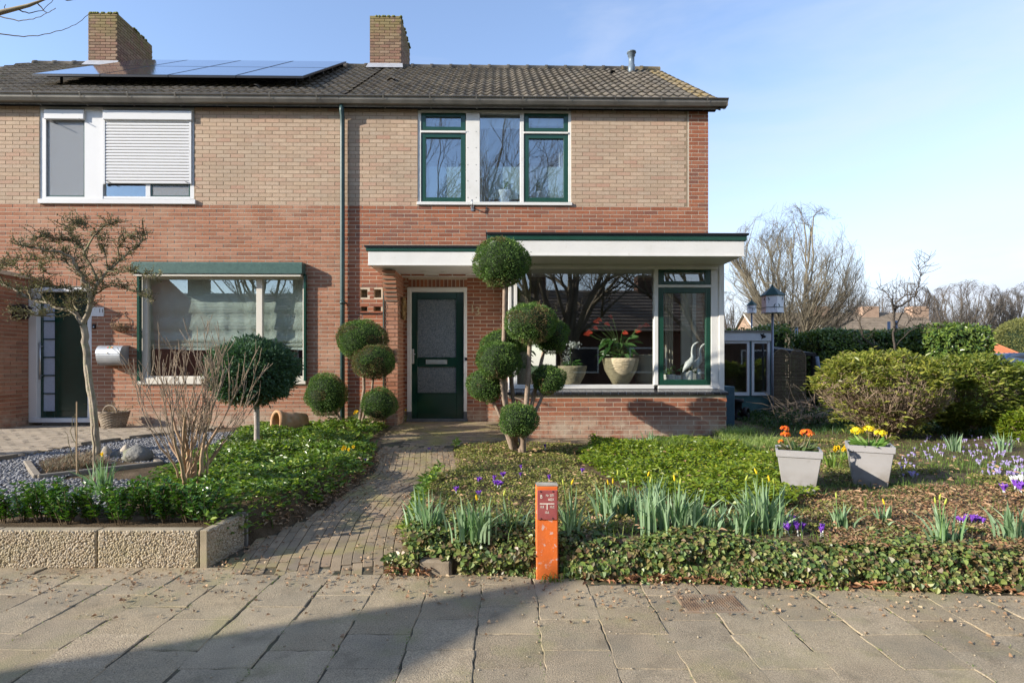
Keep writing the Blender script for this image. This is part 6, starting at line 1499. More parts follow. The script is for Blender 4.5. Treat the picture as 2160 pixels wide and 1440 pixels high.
for p_ in thick: tubes('stem', [p_], m_shr, sh_, sides=8)
tag(tubes('twig', thin, m_shrt, sh_, sides=5, minr=.0022), kind='stuff')
# thin whip shrub near the planter
x, y, z = GG(170, 1020); wp = thing_w('whip_shrub', x, y, z, 'thin leafless seedling with a bamboo cane left of the crooked tree', 'shrub')
polys = [wob([(172, 1025), (165, 980), (160, 930), (158, 870)], y, .007, .003, 0, 5), wob([(165, 985), (150, 960), (142, 920), (136, 908)], y, .004, .002, 0, 6), wob([(160, 935), (150, 905), (155, 880)], y, .004, .002, .1, 7), wob([(168, 1000), (160, 975), (150, 950)], y, .004, .002, 0, 8)]
tubes('stem', polys, m_gnarl, wp, sides=5)
tubes('cane', [([P(162, 1000, y - .05), P(162, 847, y - .05)], [.005, .005])], M('bamboo_cane', (.42, .3, .18), .7), wp, sides=8)
x, y, z = GG(200, 1030); sw = thing_w('vine_stake', x, y, z, 'slim twisted stem rising beside the daffodils in the planter', 'shrub')
tubes('stem', [wob([(199, 1035), (197, 990), (199, 940), (196, 900)], y, .011, .006, 0, 15)], m_shrt, sw, sides=6)

# ---- daffodils
def daff_mesh(seed, n, h, spread, buds, open_=0):
    n = int(n * 1.5); h *= 1.06; rs = np.random.RandomState(seed); a = rs.uniform(0, 6.28, n); r = np.abs(rs.normal(0, spread, n)); B = np.stack([r * np.cos(a), r * np.sin(a) * .7, np.full(n, -.01)], 1); Dr = np.stack([np.cos(a) + rs.normal(0, .5, n), np.sin(a) + rs.normal(0, .5, n), np.zeros(n)], 1)
    sd_ = nrm(np.stack([rs.normal(0, 1, n), rs.normal(0, .6, n), np.zeros(n)], 1))
    V, Q = blade_arrays(B, Dr, h * rs.uniform(.6, 1.05, n), rs.uniform(.011, .018, n), np.abs(rs.normal(.24, .24, n)) + .03, 4, sd_); parts = [(V, Q)]; stems = []; bd = []
    for k in range(buds):
        aa = rs.uniform(0, 6.28); rr_ = rs.uniform(0, spread); p = np.array([rr_ * math.cos(aa), rr_ * math.sin(aa), 0]); t_ = p + [rs.normal(0, .03), rs.normal(0, .03), h * rs.uniform(.85, 1.08)]; stems.append(([tuple(p), tuple((p + t_) / 2 + rs.normal(0, .005, 3)), tuple(t_)], [.004, .0035, .003])); bd.append(t_)
    return V, Q, stems, bd
def daffodil(px, py, top, n, buds, label, open_=0, seed=None, spread=.045, mat=None):
    x, y, z = GG(px, py); h = max(.06, (py - top) / F * y); V, Q, stems, bd = daff_mesh(seed or int(px), n, h, spread, buds)
    t = empty('daffodil', (x, y, z), 0, label, 'daffodils', 'daffodil clumps in the front garden')
    o = mesh_np('leaves', V, Q, mat or m_daff, t)
    if stems: tubes('stem', stems, m_stem, t, sides=5)
    for i, b in enumerate(bd):
        m = MB(); rr_ = random.Random(i + int(px)); d = Vector((rr_.uniform(-.5, .5), rr_.uniform(-.5, .5), 1)).normalized()
        if i < open_:
            n_ = 6; d = Vector((rr_.uniform(-.6, .6), -1, .2)).normalized(); t1 = d.orthogonal().normalized(); t2 = d.cross(t1)
            V2, Q2 = leaf_arrays(np.tile(b, (n_, 1)), np.array([(t1 * math.cos(a) + t2 * math.sin(a) + d * .2)[:] for a in np.arange(n_) * math.pi / 3]), np.tile(d[:], (n_, 1)), np.full(n_, .022), np.full(n_, .015)); fl_ = mesh_np('flower', V2, Q2, m_yel, t)
            m.lathe([(.006, 0), (.007, .01), (.01, .017)], tuple(b), 8, axis=d, caps=False); m.build('trumpet', m_yel, fl_)
        else:
            m.lathe([(.003, 0), (.0065, .012), (.0055, .03), (.001, .042)], tuple(b), 6, axis=d); m.build('bud', m_yel if rr_.random() < .25 else m_bud, t)
CL = [(906, 1120, 1031, 26, 0, 'pale daffodil clump blown sideways at the path corner, leftmost in the right bed'), (984, 1134, 1050, 22, 0, 'daffodil clump with dark green leaves second from the path corner'), (1012, 1138, 1047, 34, 1, 'dense daffodil clump beside the second one, left of the orange post'),
      (1079, 1128, 1050, 18, 2, 'open daffodil clump nearest the left side of the orange post'), (1202, 1130, 1026, 17, 2, 'daffodil clump directly right of the orange post'), (1266, 1118, 1062, 9, 0, 'small daffodil tuft between the post and the big clumps'), (1284, 1092, 1018, 30, 2, 'wide daffodil clump behind the small tuft right of the post'),
      (1330, 1088, 1012, 34, 3, 'dense grey green daffodil clump in the middle of the row'), (1360, 1124, 1020, 12, 1, 'slender daffodil clump standing in front of the dense middle clump'), (1378, 1078, 1000, 22, 2, 'tall daffodil clump behind the slender one'), (1432, 1122, 1022, 60, 2, 'largest fan-shaped daffodil clump in the row'),
      (1493, 1122, 1060, 14, 0, 'short daffodil clump just right of the largest fan'), (1525, 1095, 1055, 10, 0, 'little daffodil tuft behind the short clump'), (1560, 1124, 1062, 26, 0, 'low daffodil clump left of the tallest budded clump'), (1610, 1122, 1012, 58, 5, 'tallest daffodil clump with many yellow buds, left of the purple crocuses'),
      (1643, 1122, 1065, 22, 0, 'daffodil clump next to the purple crocuses'), (1777, 1116, 1057, 18, 1, 'isolated daffodil clump on the brown mulch in front of the right planter'), (1863, 1102, 1060, 12, 1, 'smaller isolated daffodil clump right of the planters'), (1992, 1146, 1062, 18, 3, 'daffodil clump with three buds near the bank at right'),
      (2025, 1142, 1095, 10, 0, 'low daffodil leaves beside the three-budded clump'), (2141, 1138, 1058, 22, 0, 'daffodil clump at the right edge of the picture'), (2012, 951, 905, 16, 0, 'daffodil leaves under the clipped bushes on the right'), (2117, 953, 905, 16, 0, 'tall daffodil leaves in the pale crocus lawn at right'),
      (1335, 945, 912, 8, 0, 'few blue green daffodil leaves before the bay plinth'), (1376, 943, 905, 22, 0, 'blue green daffodil clump before the bay plinth'), (1560, 1000, 965, 8, 0, 'small daffodil leaves at the back of the bright ground cover'),
      (2150, 1000, 975, 10, 0, 'daffodil leaves at the right edge near the white crocuses')]
for c in CL: daffodil(*c[:5], c[5], spread=.03 + .0011 * c[3])
daffodil(219, 1045, 962, 24, 1, 'daffodil clump with one open yellow flower in the left planter', 1, 91, .05); daffodil(465, 1046, 1008, 10, 0, 'small daffodil leaves beside the bare shrub')
for i_, (px, py, lb) in enumerate(((752, 900, 'yellow flowering daffodils at the foot of the three-ball topiary'), (845, 895, 'yellow flowering daffodils at the corner of the brick pier'), (1755, 985, 'dwarf yellow daffodils left between the two grey planters'), (1785, 975, 'dwarf yellow daffodils right between the two grey planters'), (725, 975, 'yellow dwarf daffodil beside the left path edge'))):
    x, y, z = GG(px, py); daffodil(px, py, py - 30 if i_ != 2 else py - 38, 16, 5, lb, 5, 300 + i_, .05, leafm('dwarf_daffodil_leaf', [(.12, .2, .03), (.2, .28, .05)]) if i_ == 0 else bpy.data.materials['dwarf_daffodil_leaf'])

# ---- crocuses: each flower its own object
def crocus_mesh(nm, mat, open_=.35, n=6, s=1.0):
    P_ = []; D_ = []
    for a in np.arange(n) * 2 * math.pi / n: D_.append([math.cos(a) * open_, math.sin(a) * open_, 1]); P_.append([math.cos(a) * .004, math.sin(a) * .004, .035 * s])
    Nn = np.array([[-math.cos(a), -math.sin(a), open_] for a in np.arange(n) * 2 * math.pi / n]); V, Q = leaf_arrays(np.array(P_), np.array(D_), Nn, np.full(n, .04 * s), np.full(n, .021 * s), .4)
    st = MB(); st.tube([(0, 0, 0), (0, 0, .04 * s)], [.003, .004], 5); V2 = np.array(st.v); Q2 = np.array([f for f in st.f if len(f) == 4])
    bl = blade_arrays(np.zeros((4, 3)), RS.normal(0, 1, (4, 3)) * [1, 1, 0], RS.uniform(.04, .07, 4), np.full(4, .004), RS.uniform(.3, .9, 4), 4)
    Vn = np.concatenate([V, V2, bl[0]]); Qn = np.concatenate([Q, Q2 + len(V), bl[1] + len(V) + len(V2)]); mi = [0] * len(Q) + [1 if mat is not m_pur else 1] * len(Q2) + [2] * len(bl[1])
    o = mesh_np(nm, Vn, Qn, [mat, m_whitefl, m_grass], mi=mi); me = o.data; bpy.data.objects.remove(o); return me
cro = {'p': [crocus_mesh('crocus', m_pur, .3), crocus_mesh('crocus', m_pur, .6)], 'l': [crocus_mesh('crocus', m_lil, .25, s=.95), crocus_mesh('crocus', m_lil, .5, s=.9)], 'w': [crocus_mesh('crocus', m_whitefl, .35, s=1.1)]}
def crocus(px, py, kind, label, grp, s=1.0):
    x, y, z = GG(px, py); o = bpy.data.objects.new('crocus', R.choice(cro[kind])); COL.objects.link(o); o.location = (x, y, z - .004); o.rotation_euler = (R.uniform(-.25, .25), R.uniform(-.25, .25), R.uniform(0, 6.28)); q = s * R.uniform(.9, 1.25); o.scale = (q, q, q); tag(o, label, 'crocus', grp)
DP = [(1007, 1024), (1063, 1014), (1101, 994), (1099, 1010), (1049, 1032), (1044, 1030), (1054, 1031), (963, 1046), (1012, 1054), (1159, 1020), (1227, 1002), (1272, 972), (1151, 951), (1306, 1005), (1317, 1004), (1323, 1006), (1328, 1005), (1398, 949), (1422, 948), (1442, 948), (1447, 949), (770, 985), (748, 915), (905, 955), (1040, 1020)]
for px, py in DP:
    q = 'at the left edge of the path' if px < 800 else 'near the right edge of the path' if px < 980 else 'behind the orange post' if 1140 < px < 1240 else 'in the loose cluster left of the orange post' if px < 1140 else 'in the bright ground cover below the bay window' if px > 1390 else 'left of the bright ground cover'
    crocus(px, py, 'p', 'deep purple crocus ' + q, 'purple crocuses ' + q)
for px, py in [(1662, 1118), (1668, 1108), (1672, 1122), (1658, 1126), (1665, 1130), (1688, 1128), (1684, 1130), (1692, 1126), (1737, 1131), (1732, 1132)]: crocus(px, py, 'p', 'deep purple crocus right of the tallest daffodil clump', 'purple crocuses beside the daffodils', 1.0)
for k in range(16): crocus(2022 + k * 3.2, 1106 + R.uniform(-5, 4), 'p', 'deep purple crocus in the dense cluster on the mulch at right', 'purple crocus cluster at right', .8)
for px, py in [(2116, 1045), (2122, 1047), (2142, 1038), (2150, 1040), (2157, 1046), (2148, 1044)]: crocus(px, py, 'p', 'large purple crocus beside the white ones at the right edge', 'purple crocuses at the right edge', 1.25)
for px, py in [(2135, 1026), (2141, 1027), (2148, 1026), (2152, 1030)]: crocus(px, py, 'w', 'white crocus in the small group at the right edge', 'white crocuses at the right edge', 1.25)
for k in range(210):
    px = R.uniform(1895, 2160) if k % 9 else R.uniform(1930, 2160); py = 922 + 88 * R.random() ** .8
    if nz2(px, py, .02) < .3: continue
    q = ('just right of the yellow planter' if px < 1980 else 'in the middle of the lawn' if px < 2075 else 'near the right edge of the lawn') + (', back rows' if py < 950 else ', front rows')
    crocus(px, py, 'l', 'pale lilac crocus ' + q, 'pale lilac crocuses ' + q, .72)

# ---- grass and lawn
def grassmass(name, label, X, Y, H=(.04, .1), W_=(.003, .006), mat=None, bend=(.2, 1.1)):
    n = len(X); z = garden_h(X, Y); a = RS.uniform(0, 6.28, n); V, Q = blade_arrays(np.stack([X, Y, z - .005], 1), np.stack([np.cos(a), np.sin(a), np.zeros(n)], 1), RS.uniform(*H, n) * (.6 + .8 * nz2(X, Y, 6)), RS.uniform(*W_, n), RS.uniform(*bend, n), 3)
    return tag(mesh_np(name, V, Q, mat or m_grass), label, 'grass', kind='stuff')
X, Y = sample(60000, 1.8, 9, 4.2, 9.0, lambda a, b: in_bed(a, b) & ~((a < 2.7) & zb_(a, b)) & ~inpots(a, b) & ((b > 4.55 + .35 * nz2(a, b, 1.3)) | (RS.uniform(0, 1, len(a)) < .12)) & (RS.uniform(0, 1, len(a)) < .4 + .6 * nz2(a, b, 3)))
grassmass('lawn', 'thin lawn with crocuses behind and right of the grey planters', X, Y, (.02, .06))
X, Y = sample(16000, 1.85, 3.6, 4.1, 5.0, lambda a, b: ((a - 2.9) / .75) ** 2 + ((b - 4.62) / .32) ** 2 < 1 + .3 * (nz2(a, b, 6) - .5))
grassmass('short_turf', 'patch of short dark turf under the two grey planters', X, Y, (.012, .03), (.003, .005), leafm('turf_blade', [(.05, .11, .025), (.07, .14, .03)]))
X, Y = sample(9000, 1.6, 3.3, 6.3, 7.8, lambda a, b: in_bed(a, b) & (nz2(a, b, 2.2) > .35) & ((b < 7.1) | (a > 2.8)))
grassmass('long_grass', 'long pale grass arching over the back of the right bed', X, Y, (.08, .2), (.004, .007), leafm('pale_grass', [(.16, .24, .05), (.24, .32, .08), (.3, .34, .12)]), (.5, 1.3))
X, Y = sample(16000, 2.6, 8.0, 7.8, 12.5, lambda a, b: (a > 3.1 + 0 * b) & ~((a > 3.1) & (a < 3.9) & (b < 10.2)))
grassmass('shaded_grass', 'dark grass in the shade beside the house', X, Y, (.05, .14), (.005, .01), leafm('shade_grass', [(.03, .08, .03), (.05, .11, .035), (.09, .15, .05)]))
X, Y = sample(2600, -4.4, -.7, 4.0, 8.9, lambda a, b: m_left(a, b) & (nz2(a, b, 2.1) > .68)); grassmass('grass_tufts', 'grass tufts pushing through the left ground cover', X, Y, (.1, .2), (.004, .008), bend=(.2, .8))
X, Y = sample(9000, -1.0, 5.0, 3.4, 6.8, lambda a, b: in_bed(a, b) & (nz2(a, b, 3.1) > .58)); grassmass('bed_grass', 'thin grass blades in the right bed', X, Y, (.05, .11), (.003, .006))
n = 40; X = .26 + RS.normal(0, .03, n); Y = 3.3 + RS.normal(0, .012, n)
a = RS.uniform(0, 6.28, n); V, Q = blade_arrays(np.stack([X, Y, np.full(n, .0)], 1), np.stack([np.cos(a), np.sin(a), np.zeros(n)], 1), RS.uniform(.04, .09, n), RS.uniform(.003, .006, n), RS.uniform(.6, 1.5, n), 4); tag(mesh_np('grass_tuft', V, Q, m_grass), 'little dark grass tuft at the foot of the orange post', 'grass', kind='stuff')
def joint_weeds():
    P_ = []
    for k in range(70):
        cx = R.uniform(-2.5, 3); cy = R.uniform(2.2, 3.45); 
        cxx = -.005 + round((cx + .005) / .3) * .3 + .15; n = R.randint(4, 20)
        for _ in range(n): P_.append((cxx + R.gauss(0, .006), cy + R.gauss(0, .05), .0))
    P_ = np.array(P_); n = len(P_); V, Q = kite_arrays(P_, RS.normal(0, 1, (n, 3)) + [0, 0, .8], RS.normal(0, 1, (n, 3)), RS.uniform(.005, .014, n), RS.uniform(.002, .005, n)); tag(mesh_np('joint_moss', V, Q, m_grass), 'moss and tiny weeds growing in the pavement joints', 'moss', kind='stuff')
joint_weeds()

# ---- orange marker post
m_orange = M('chipped_orange_paint', [(.62, .12, .02), (.68, .16, .03)], .6, None, 8, .12, 80, .3, stain=[((.6, .52, .47), 40, .6, .66, .8), ((.6, .5, .45), 14, .62, .66, .6), ((.35, .1, .05), 5, .5, .7, .4)])
m_maroon = M('maroon_plate', [(.26, .06, .06), (.31, .085, .08)], .5, None, 20, .15)
px0, px1 = 1131, 1177.5; Yp = 3.335; x0, x1 = P(px0, 0, Yp)[0], P(px1, 0, Yp)[0]; ztop = P(0, 1025, Yp)[2]
post = thing_w('marker_post', (x0 + x1) / 2, Yp + .04, 0, 'weathered orange concrete marker post with a maroon number plate at the pavement edge', 'marker post')
m = MB(); m.box(x0, x1, Yp, Yp + .085, -.08, ztop); m.build('shaft', m_orange, post, bevel=.006)
m = MB(); m.box(x0 + .001, x1 - .001, Yp + .001, Yp + .084, ztop + .0005, ztop + .006); m.build('worn_top', m_concrete, post)
pz = lambda py: P(0, py, Yp)[2]; pxx = lambda px: P(px, 0, Yp)[0]
m = MB(); m.box(pxx(1133), pxx(1175), Yp - .008, Yp - .0005, pz(1095), pz(1033)); pla = m.build('plate', m_maroon, post, bevel=.002)
m_cr = M('cream_letter', (.72, .68, .58), .6)
def pt(s, px, py, hpx, sx=.8):
    o = text_obj(s, (pxx(px), Yp - .0085, pz(py)), hpx / F * Yp * 1.4, m_cr, None, .0008); o.rotation_euler = (math.pi / 2, 0, 0); o.scale = (sx, 1, 1)
    ofs = OFF[post.name]; o.parent = pla; o.location = (o.location[0], o.location[1], o.location[2]); return o
for a in (('B', 1141.5, 1046.5, 8), ('Nr', 1154.5, 1043.8, 5), ('2071', 1164.3, 1043.8, 5.4, .62), ('\u00d8', 1158, 1052.6, 4.2), ('02X', 1164, 1052.6, 5.4, .75), ('10,8', 1143, 1068, 5, .75), ('10,C', 1164.5, 1068, 5, .75), ('10,6', 1153.5, 1079.5, 5, .75)): pt(*a)
m = MB(); m.box(pxx(1138.5), pxx(1169), Yp - .0095, Yp - .008, pz(1062), pz(1060.3)); m.box(pxx(1153), pxx(1154.8), Yp - .0095, Yp - .008, pz(1073.5), pz(1062.2)); m.build('tee_line', m_cr, pla)
for px, py in ((1140, 1035.5), (1166, 1035.5), (1141, 1092.5), (1165.5, 1092)): m = MB(); m.lathe([(.0045, 0), (.004, .003), (0, .004)], (pxx(px), Yp - .008, pz(py)), 8, axis=(0, -1, 0)); m.build('bolt', m_black, pla)
# white plant label
x, y, z = GG(864, 1103); m = MB(); m.box(x - .018, x + .018, y, y + .003, z, z + .085, rz=.3); tag(m.build('plant_label', m_pvc), 'small blank white plant label stuck in the soil at the path edge', 'plant label')
# iron cover in the pavement
x, y, z = G(1498, 1272); cv = thing_w('iron_cover', x, y, 0, 'rusty chequered iron cover set into the pavement right of the post', 'manhole cover')
m_rust = M('rusty_iron_cover', [(.16, .11, .075), (.24, .16, .10), (.2, .17, .13)], .8, None, 14, .3, 60, .5, stain=[((.28, .25, .19), 8, .5, .65, .6)])
m = MB(); m.box(x - .16, x + .16, y - .1, y + .1, -.02, .004); m.build('plate', m_rust, cv, bevel=.003)
st_ = MB()
for i in range(22):
    for j in range(14):
        a, b = x - .15 + i * .0143, y - .09 + j * .0138; w_, h_ = (.0055, .0025) if (i + j) % 2 else (.0025, .0055); st_.box(a - w_, a + w_, b - h_, b + h_, .0042, .0075)
tag(st_.build('tread_studs', m_rust, cv, fix=False), kind='stuff')
m = MB(); m.box(x - .175, x + .175, y - .115, y - .102, -.02, .003); m.build('frame_bar', m_rust, cv); m = MB(); m.box(x - .175, x + .175, y + .102, y + .115, -.02, .003); m.build('frame_bar', m_rust, cv)

# ---- grey planters with primroses
m_greypot = M('grey_planter', [(.275, .265, .262), (.33, .318, .315)], .55, None, 3, .06, 90, .1, spec=.35, stain=[((.17, .14, .11), 9, .35, .62, .7, .27, .42), ((.4, .39, .38), 5, .5, .75, .35), ((.2, .19, .17), 18, .6, .72, .35)])
def planter(px, py, wtop, wbot, hpx, rz, label, fcols, petal_scale, seed, yellow):
    x, y, z = GG(px, py); y += .13; k = y / F; wt, wb_, h_ = wtop * k / 2, wbot * k / 2, hpx * k; t = empty('planter', (x, y, z - .01), rz, label, 'planter', 'two grey planters with primroses'); s4 = ((-1, -1), (1, -1), (1, 1), (-1, 1))
    m = MB(); rim = .055
    for (a, zz_) in (): pass
    m.loft([[(sx * a, sy * a, zz_) for sx, sy in s4] for a, zz_ in ((wb_, 0), (wt * .93, h_ - rim))], sm=False); m.build('body', m_greypot, t, bevel=.004)
    m = MB(); m.loft([[(sx * a, sy * a, zz_) for sx, sy in s4] for a, zz_ in ((wt * .9, h_ - rim), (wt * .985, h_ - rim + .001), (wt, h_), (wt * .9, h_), (wt * .88, h_ - .05))], sm=False, caps=False); m.build('rim', m_greypot, t, bevel=.002)
    m = MB(); m.box(-wt * .9, wt * .9, -wt * .9, wt * .9, h_ - .05, h_ - .03); m.build('soil', m_soil, t)
    rs = np.random.RandomState(seed); n = 60; a = rs.uniform(0, 6.28, n); r = rs.uniform(.01, wt * .6, n); el = rs.uniform(.2, 1.1, n); D_ = np.stack([np.cos(a) * np.cos(el), np.sin(a) * np.cos(el), np.sin(el)], 1)
    V, Q = leaf_arrays(np.stack([r * np.cos(a), r * np.sin(a), np.full(n, h_ - .03)], 1), D_, np.tile([0, 0, 1.0], (n, 1)) + rs.normal(0, .3, (n, 3)), rs.uniform(.07, .13, n), rs.uniform(.03, .05, n), .25, .15)
    mesh_np('leaves', V, Q, leafm('primrose_leaf_%d' % seed, [(.1, .2, .04), (.15, .27, .06), (.2, .3, .08)] if yellow else [(.08, .13, .05), (.12, .18, .07), (.14, .1, .07)], .5), t)
    heads = [(-.09, 0, .11, .05), (.0, .02, .13, .045), (.08, -.01, .1, .05)] if yellow else [(-.1, -.02, .16, .035), (-.095, .0, .11, .04), (.06, .0, .13, .05), (.09, -.02, .12, .03), (-.13, .0, .05, .02)]
    mp_ = M('primrose_petal_%d' % seed, fcols, .55, 'island', 20, .1, transl=.2, tcol=(1.1, .9, .6))
    for (dx, dy, dz, rr_) in heads:
        n = int(34 * (rr_ / .045) ** 2); c = np.array([dx, dy, h_ + dz]); d = nrm(rs.normal(0, 1, (n, 3)) * [1, 1, .6] + [0, -.2, .45]); C = c + d * rr_ * [1, 1, .6] * rs.uniform(.7, 1, (n, 1)); parts = []
        for kk in range(5):
            aa = kk * 2 * math.pi / 5 + rs.uniform(0, 6, n); t1 = nrm(np.cross(d, [[.2, .3, .9]])); t2 = np.cross(d, t1); parts.append(kite_arrays(C, t1 * np.cos(aa)[:, None] + t2 * np.sin(aa)[:, None] + d * .15, d, np.full(n, .017), np.full(n, .015), .1))
        V, Q = merge(parts); f_ = mesh_np('flower_head', V, Q, mp_, t)
        tag(tubes('stem', [([(dx * .4, dy, h_ - .03), (dx * .8, dy, h_ + dz * .5), (dx, dy, h_ + dz - .01)], [.005, .004, .004])], M('flower_stem', (.16, .14, .07), .7) if 'flower_stem' not in bpy.data.materials else bpy.data.materials['flower_stem'], t, sides=6))
planter(1701, 1040, 86, 58, 90, math.radians(-24), 'square tapered grey planter with orange primroses, left of the pair', [(.75, .18, .01), (.8, .3, .02), (.7, .1, .02), (.6, .06, .03)], 1, 1, False)
planter(1854, 1028, 84, 58, 88, math.radians(-27), 'square tapered grey planter with yellow primroses, right of the pair', [(.8, .62, .01), (.85, .7, .03), (.7, .5, .01)], 1, 2, True)
# ================================================================== right-hand background
m_pg = M('shed_green_panel', [(.05, .12, .12), (.07, .15, .145)], .6, None, 8, .15)
m_shedw = M('shed_white_frame', (.62, .66, .68), .5, None, 5, .05)
Ys = 11.0
def PB(m, px0, px1, py0, py1, Y, dY, mi=0): a = P(px0, py1, Y); b = P(px1, py0, Y); return m.box(a[0], b[0], Y, Y + dY, a[2], b[2], mi)
sx0 = P(1515, 0, Ys)[0]
shed = thing_w('garden_shed', P(1575, 0, Ys)[0], Ys, .28, 'green and white garden shed with glazed doors behind the right end of the house', 'shed')
m = MB(); PB(m, 1505, 1628, 833, 880, Ys + .02, .05); m.build('green_panel', m_pg, shed)
m = MB(); PB(m, 1500, 1629, 700, 719, Ys - .05, 2.4); fa = m.build('fascia', m_shedw, shed, bevel=.004)
m = MB(); PB(m, 1500, 1632, 697, 700, Ys - .08, 2.5); m.build('roof_edge', m_zinc, shed)
m = MB(); PB(m, 1582, 1586, 719, 833, Ys, .06); PB(m, 1624, 1629, 719, 880, Ys, .06); m.build('post', M('shed_blue_green_post', (.08, .14, .16), .5), shed)
for (a, b, c, d) in ((1518, 1581, 719, 834), (1586, 1624, 719, 834)):
    m = MB(); PB(m, a, a + 5, c, d, Ys - .02, .05); PB(m, b - 5, b, c, d, Ys - .02, .05); PB(m, a + 5, b - 5, c, c + 5, Ys - .02, .05); PB(m, a + 5, b - 5, d - 7, d, Ys - .02, .05); w_ = m.build('glazed_door', m_shedw, shed)
    m = MB(); PB(m, a + 4, b - 4, c + 4, d - 5, Ys + .0, .005); m.build('pane', m_glass, w_)
m = MB(); a = P(1500, 880, Ys); b = P(1629, 700, Ys); m.box(b[0] - .06, b[0], Ys + .07, Ys + 2.3, .1, b[2]); m.box(a[0], b[0], Ys + 2.25, Ys + 2.3, .1, b[2]); m.build('wall', m_pg, shed)
m = MB(); bp2 = P(1611, 708, Ys - .06); k = Ys / F
m.add([(bp2[0] + dx * k, Ys - .058, bp2[2] + dz * k) for dx, dz in ((-8, 5), (-3, 3), (1, 6), (0, 2), (6, -1), (3, -4), (-2, -5), (-5, -8), (-4, -3))], [(0, 1, 2, 3, 4, 5, 6, 7, 8)]); m.build('bird_ornament', m_black, fa, fix=False)
# lean-to of dark boards and felt
lt = thing_w('lean_to', P(1665, 0, 11.4)[0], 11.4, .28, 'dark open lean-to beside the shed with a black felt roof', 'shelter')
a = P(1630, 735, 11.2); b = P(1722, 745, 11.2)
m = MB(); m.add([(a[0], 11.2, a[2]), (b[0], 11.2, b[2]), (b[0], 13.4, b[2] + .25), (a[0], 13.4, a[2] + .25), (a[0], 11.2, a[2] - .06), (b[0], 11.2, b[2] - .06), (b[0], 13.4, b[2] + .19), (a[0], 13.4, a[2] + .19)], [(0, 1, 2, 3), (4, 7, 6, 5), (0, 4, 5, 1), (1, 5, 6, 2), (2, 6, 7, 3), (3, 7, 4, 0)]); m.build('felt_roof', m_black, lt)
m_dboard = M('dark_board', [(.02, .018, .015), (.035, .03, .025)], .9, 'object', 10, .3)
for i in range(12):
    x_ = a[0] + (b[0] + .3 - a[0]) * i / 12; m = MB(); m.box(x_, x_ + .085, 13.2, 13.22, .2, a[2] + .1); m.build('board', m_dboard, lt)
m = MB(); m.tube([P(1723, 752, 11.15), P(1731, 800, 11.15)], .035, 8); m.build('rainpipe', M('grey_blue_pipe', (.2, .24, .3), .5), lt)
m = MB(); m.box(b[0] - .06, b[0], 11.22, 11.3, .2, b[2] - .05); m.build('post', m_dboard, lt)
# rattan screen, two arched panels
m_rat = M('rattan', [(.14, .10, .06), (.2, .15, .09), (.11, .08, .05)], .85, 'island', 40, .25)
Yr = 10.85; scr = thing_w('rattan_screen', P(1667, 0, Yr)[0], Yr, .28, 'folding rattan screen with two arched panels leaning beside the shed', 'screen')
for (pa, pb, dy) in ((1631, 1666, 0), (1668, 1702, .05)):
    x0, x1 = P(pa, 0, Yr)[0], P(pb, 0, Yr)[0]; xm, hw = (x0 + x1) / 2, (x1 - x0) / 2; za = P(0, 755, Yr)[2]; zr = P(0, 737, Yr)[2] - za
    m = MB(); m.tube([(x0, Yr + dy, .26), (x0, Yr + dy, za)] + [(xm - hw * math.cos(t_), Yr + dy, za + zr * math.sin(t_)) for t_ in np.linspace(0, math.pi, 14)][1:-1] + [(x1, Yr + dy, za), (x1, Yr + dy, .26)], .012, 8)
    for zz_ in (za, za - .42, .5): m.tube([(x0, Yr + dy, zz_), (x1, Yr + dy, zz_)], .008, 6)
    pn = m.build('screen_panel', m_rat, scr)
    polys = []; nz_ = 46
    for i in range(nz_):
        z_ = .3 + (za + zr - .3) * (i + .5) / nz_; f_ = math.sqrt(max(0, 1 - (max(0, z_ - za) / zr) ** 2)); polys.append(([(xm + hw * f_ * s_, Yr + dy + .006 * (-1) ** (i + q), z_) for q, s_ in enumerate(np.linspace(-1, 1, 13))], [.0085] * 13))
    for i in range(12):
        x_ = x0 + (x1 - x0) * (i + .5) / 12; f_ = abs(x_ - xm) / hw; polys.append(([(x_, Yr + dy, .28), (x_, Yr + dy, 1.0), (x_, Yr + dy, za + zr * math.sqrt(1 - f_ * f_))], [.006] * 3))
    tag(tubes('weave', polys, m_rat, pn, sides=4), kind='stuff')
# black drain fitting on the ground
dx_, dy_, dz_ = P(1556, 850, 9.9)
dr_ = thing_w('drain_fitting', dx_, dy_, .3, 'black plastic drain bend lying beside the house corner', 'drain pipe')
m = MB(); m.lathe([(.095, .0), (.1, .02), (.1, .07), (.075, .08), (.07, .3), (.1, .31), (.1, .37), (.08, .37)], (dx_, dy_, .3), 18); m.build('upright', m_black, dr_)
m = MB(); m.lathe([(.06, -.03), (.07, .1), (.098, .11), (.098, .18), (.08, .18), (.08, .1), (0, .1)], (dx_, dy_, .43), 18, axis=(.75, -.65, .05)); m.build('side_branch', m_black, dr_)
bl_ = MB(); a = P(1536, 0, 9.3); bl_.box(3.42, 3.6, 9.0, 9.5, .2, .92); tag(bl_.build('blue_bin_lid', M('blue_green_plastic', (.06, .12, .16), .5), bevel=.01), 'blue green storage box tucked against the side of the house', 'storage box')
# side path of dark slabs
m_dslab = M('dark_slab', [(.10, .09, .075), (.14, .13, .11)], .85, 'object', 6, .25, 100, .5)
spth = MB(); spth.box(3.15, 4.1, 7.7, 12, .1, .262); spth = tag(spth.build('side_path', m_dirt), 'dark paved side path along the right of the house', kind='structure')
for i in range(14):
    for j in range(3): m = MB(); x_, y_ = 3.17 + j * .305, 7.75 + i * .305; m.box(x_, x_ + .295, y_, y_ + .295, .23, .28 + R.uniform(-.004, .004)); m.build('slab', m_dslab, spth, bevel=.004)
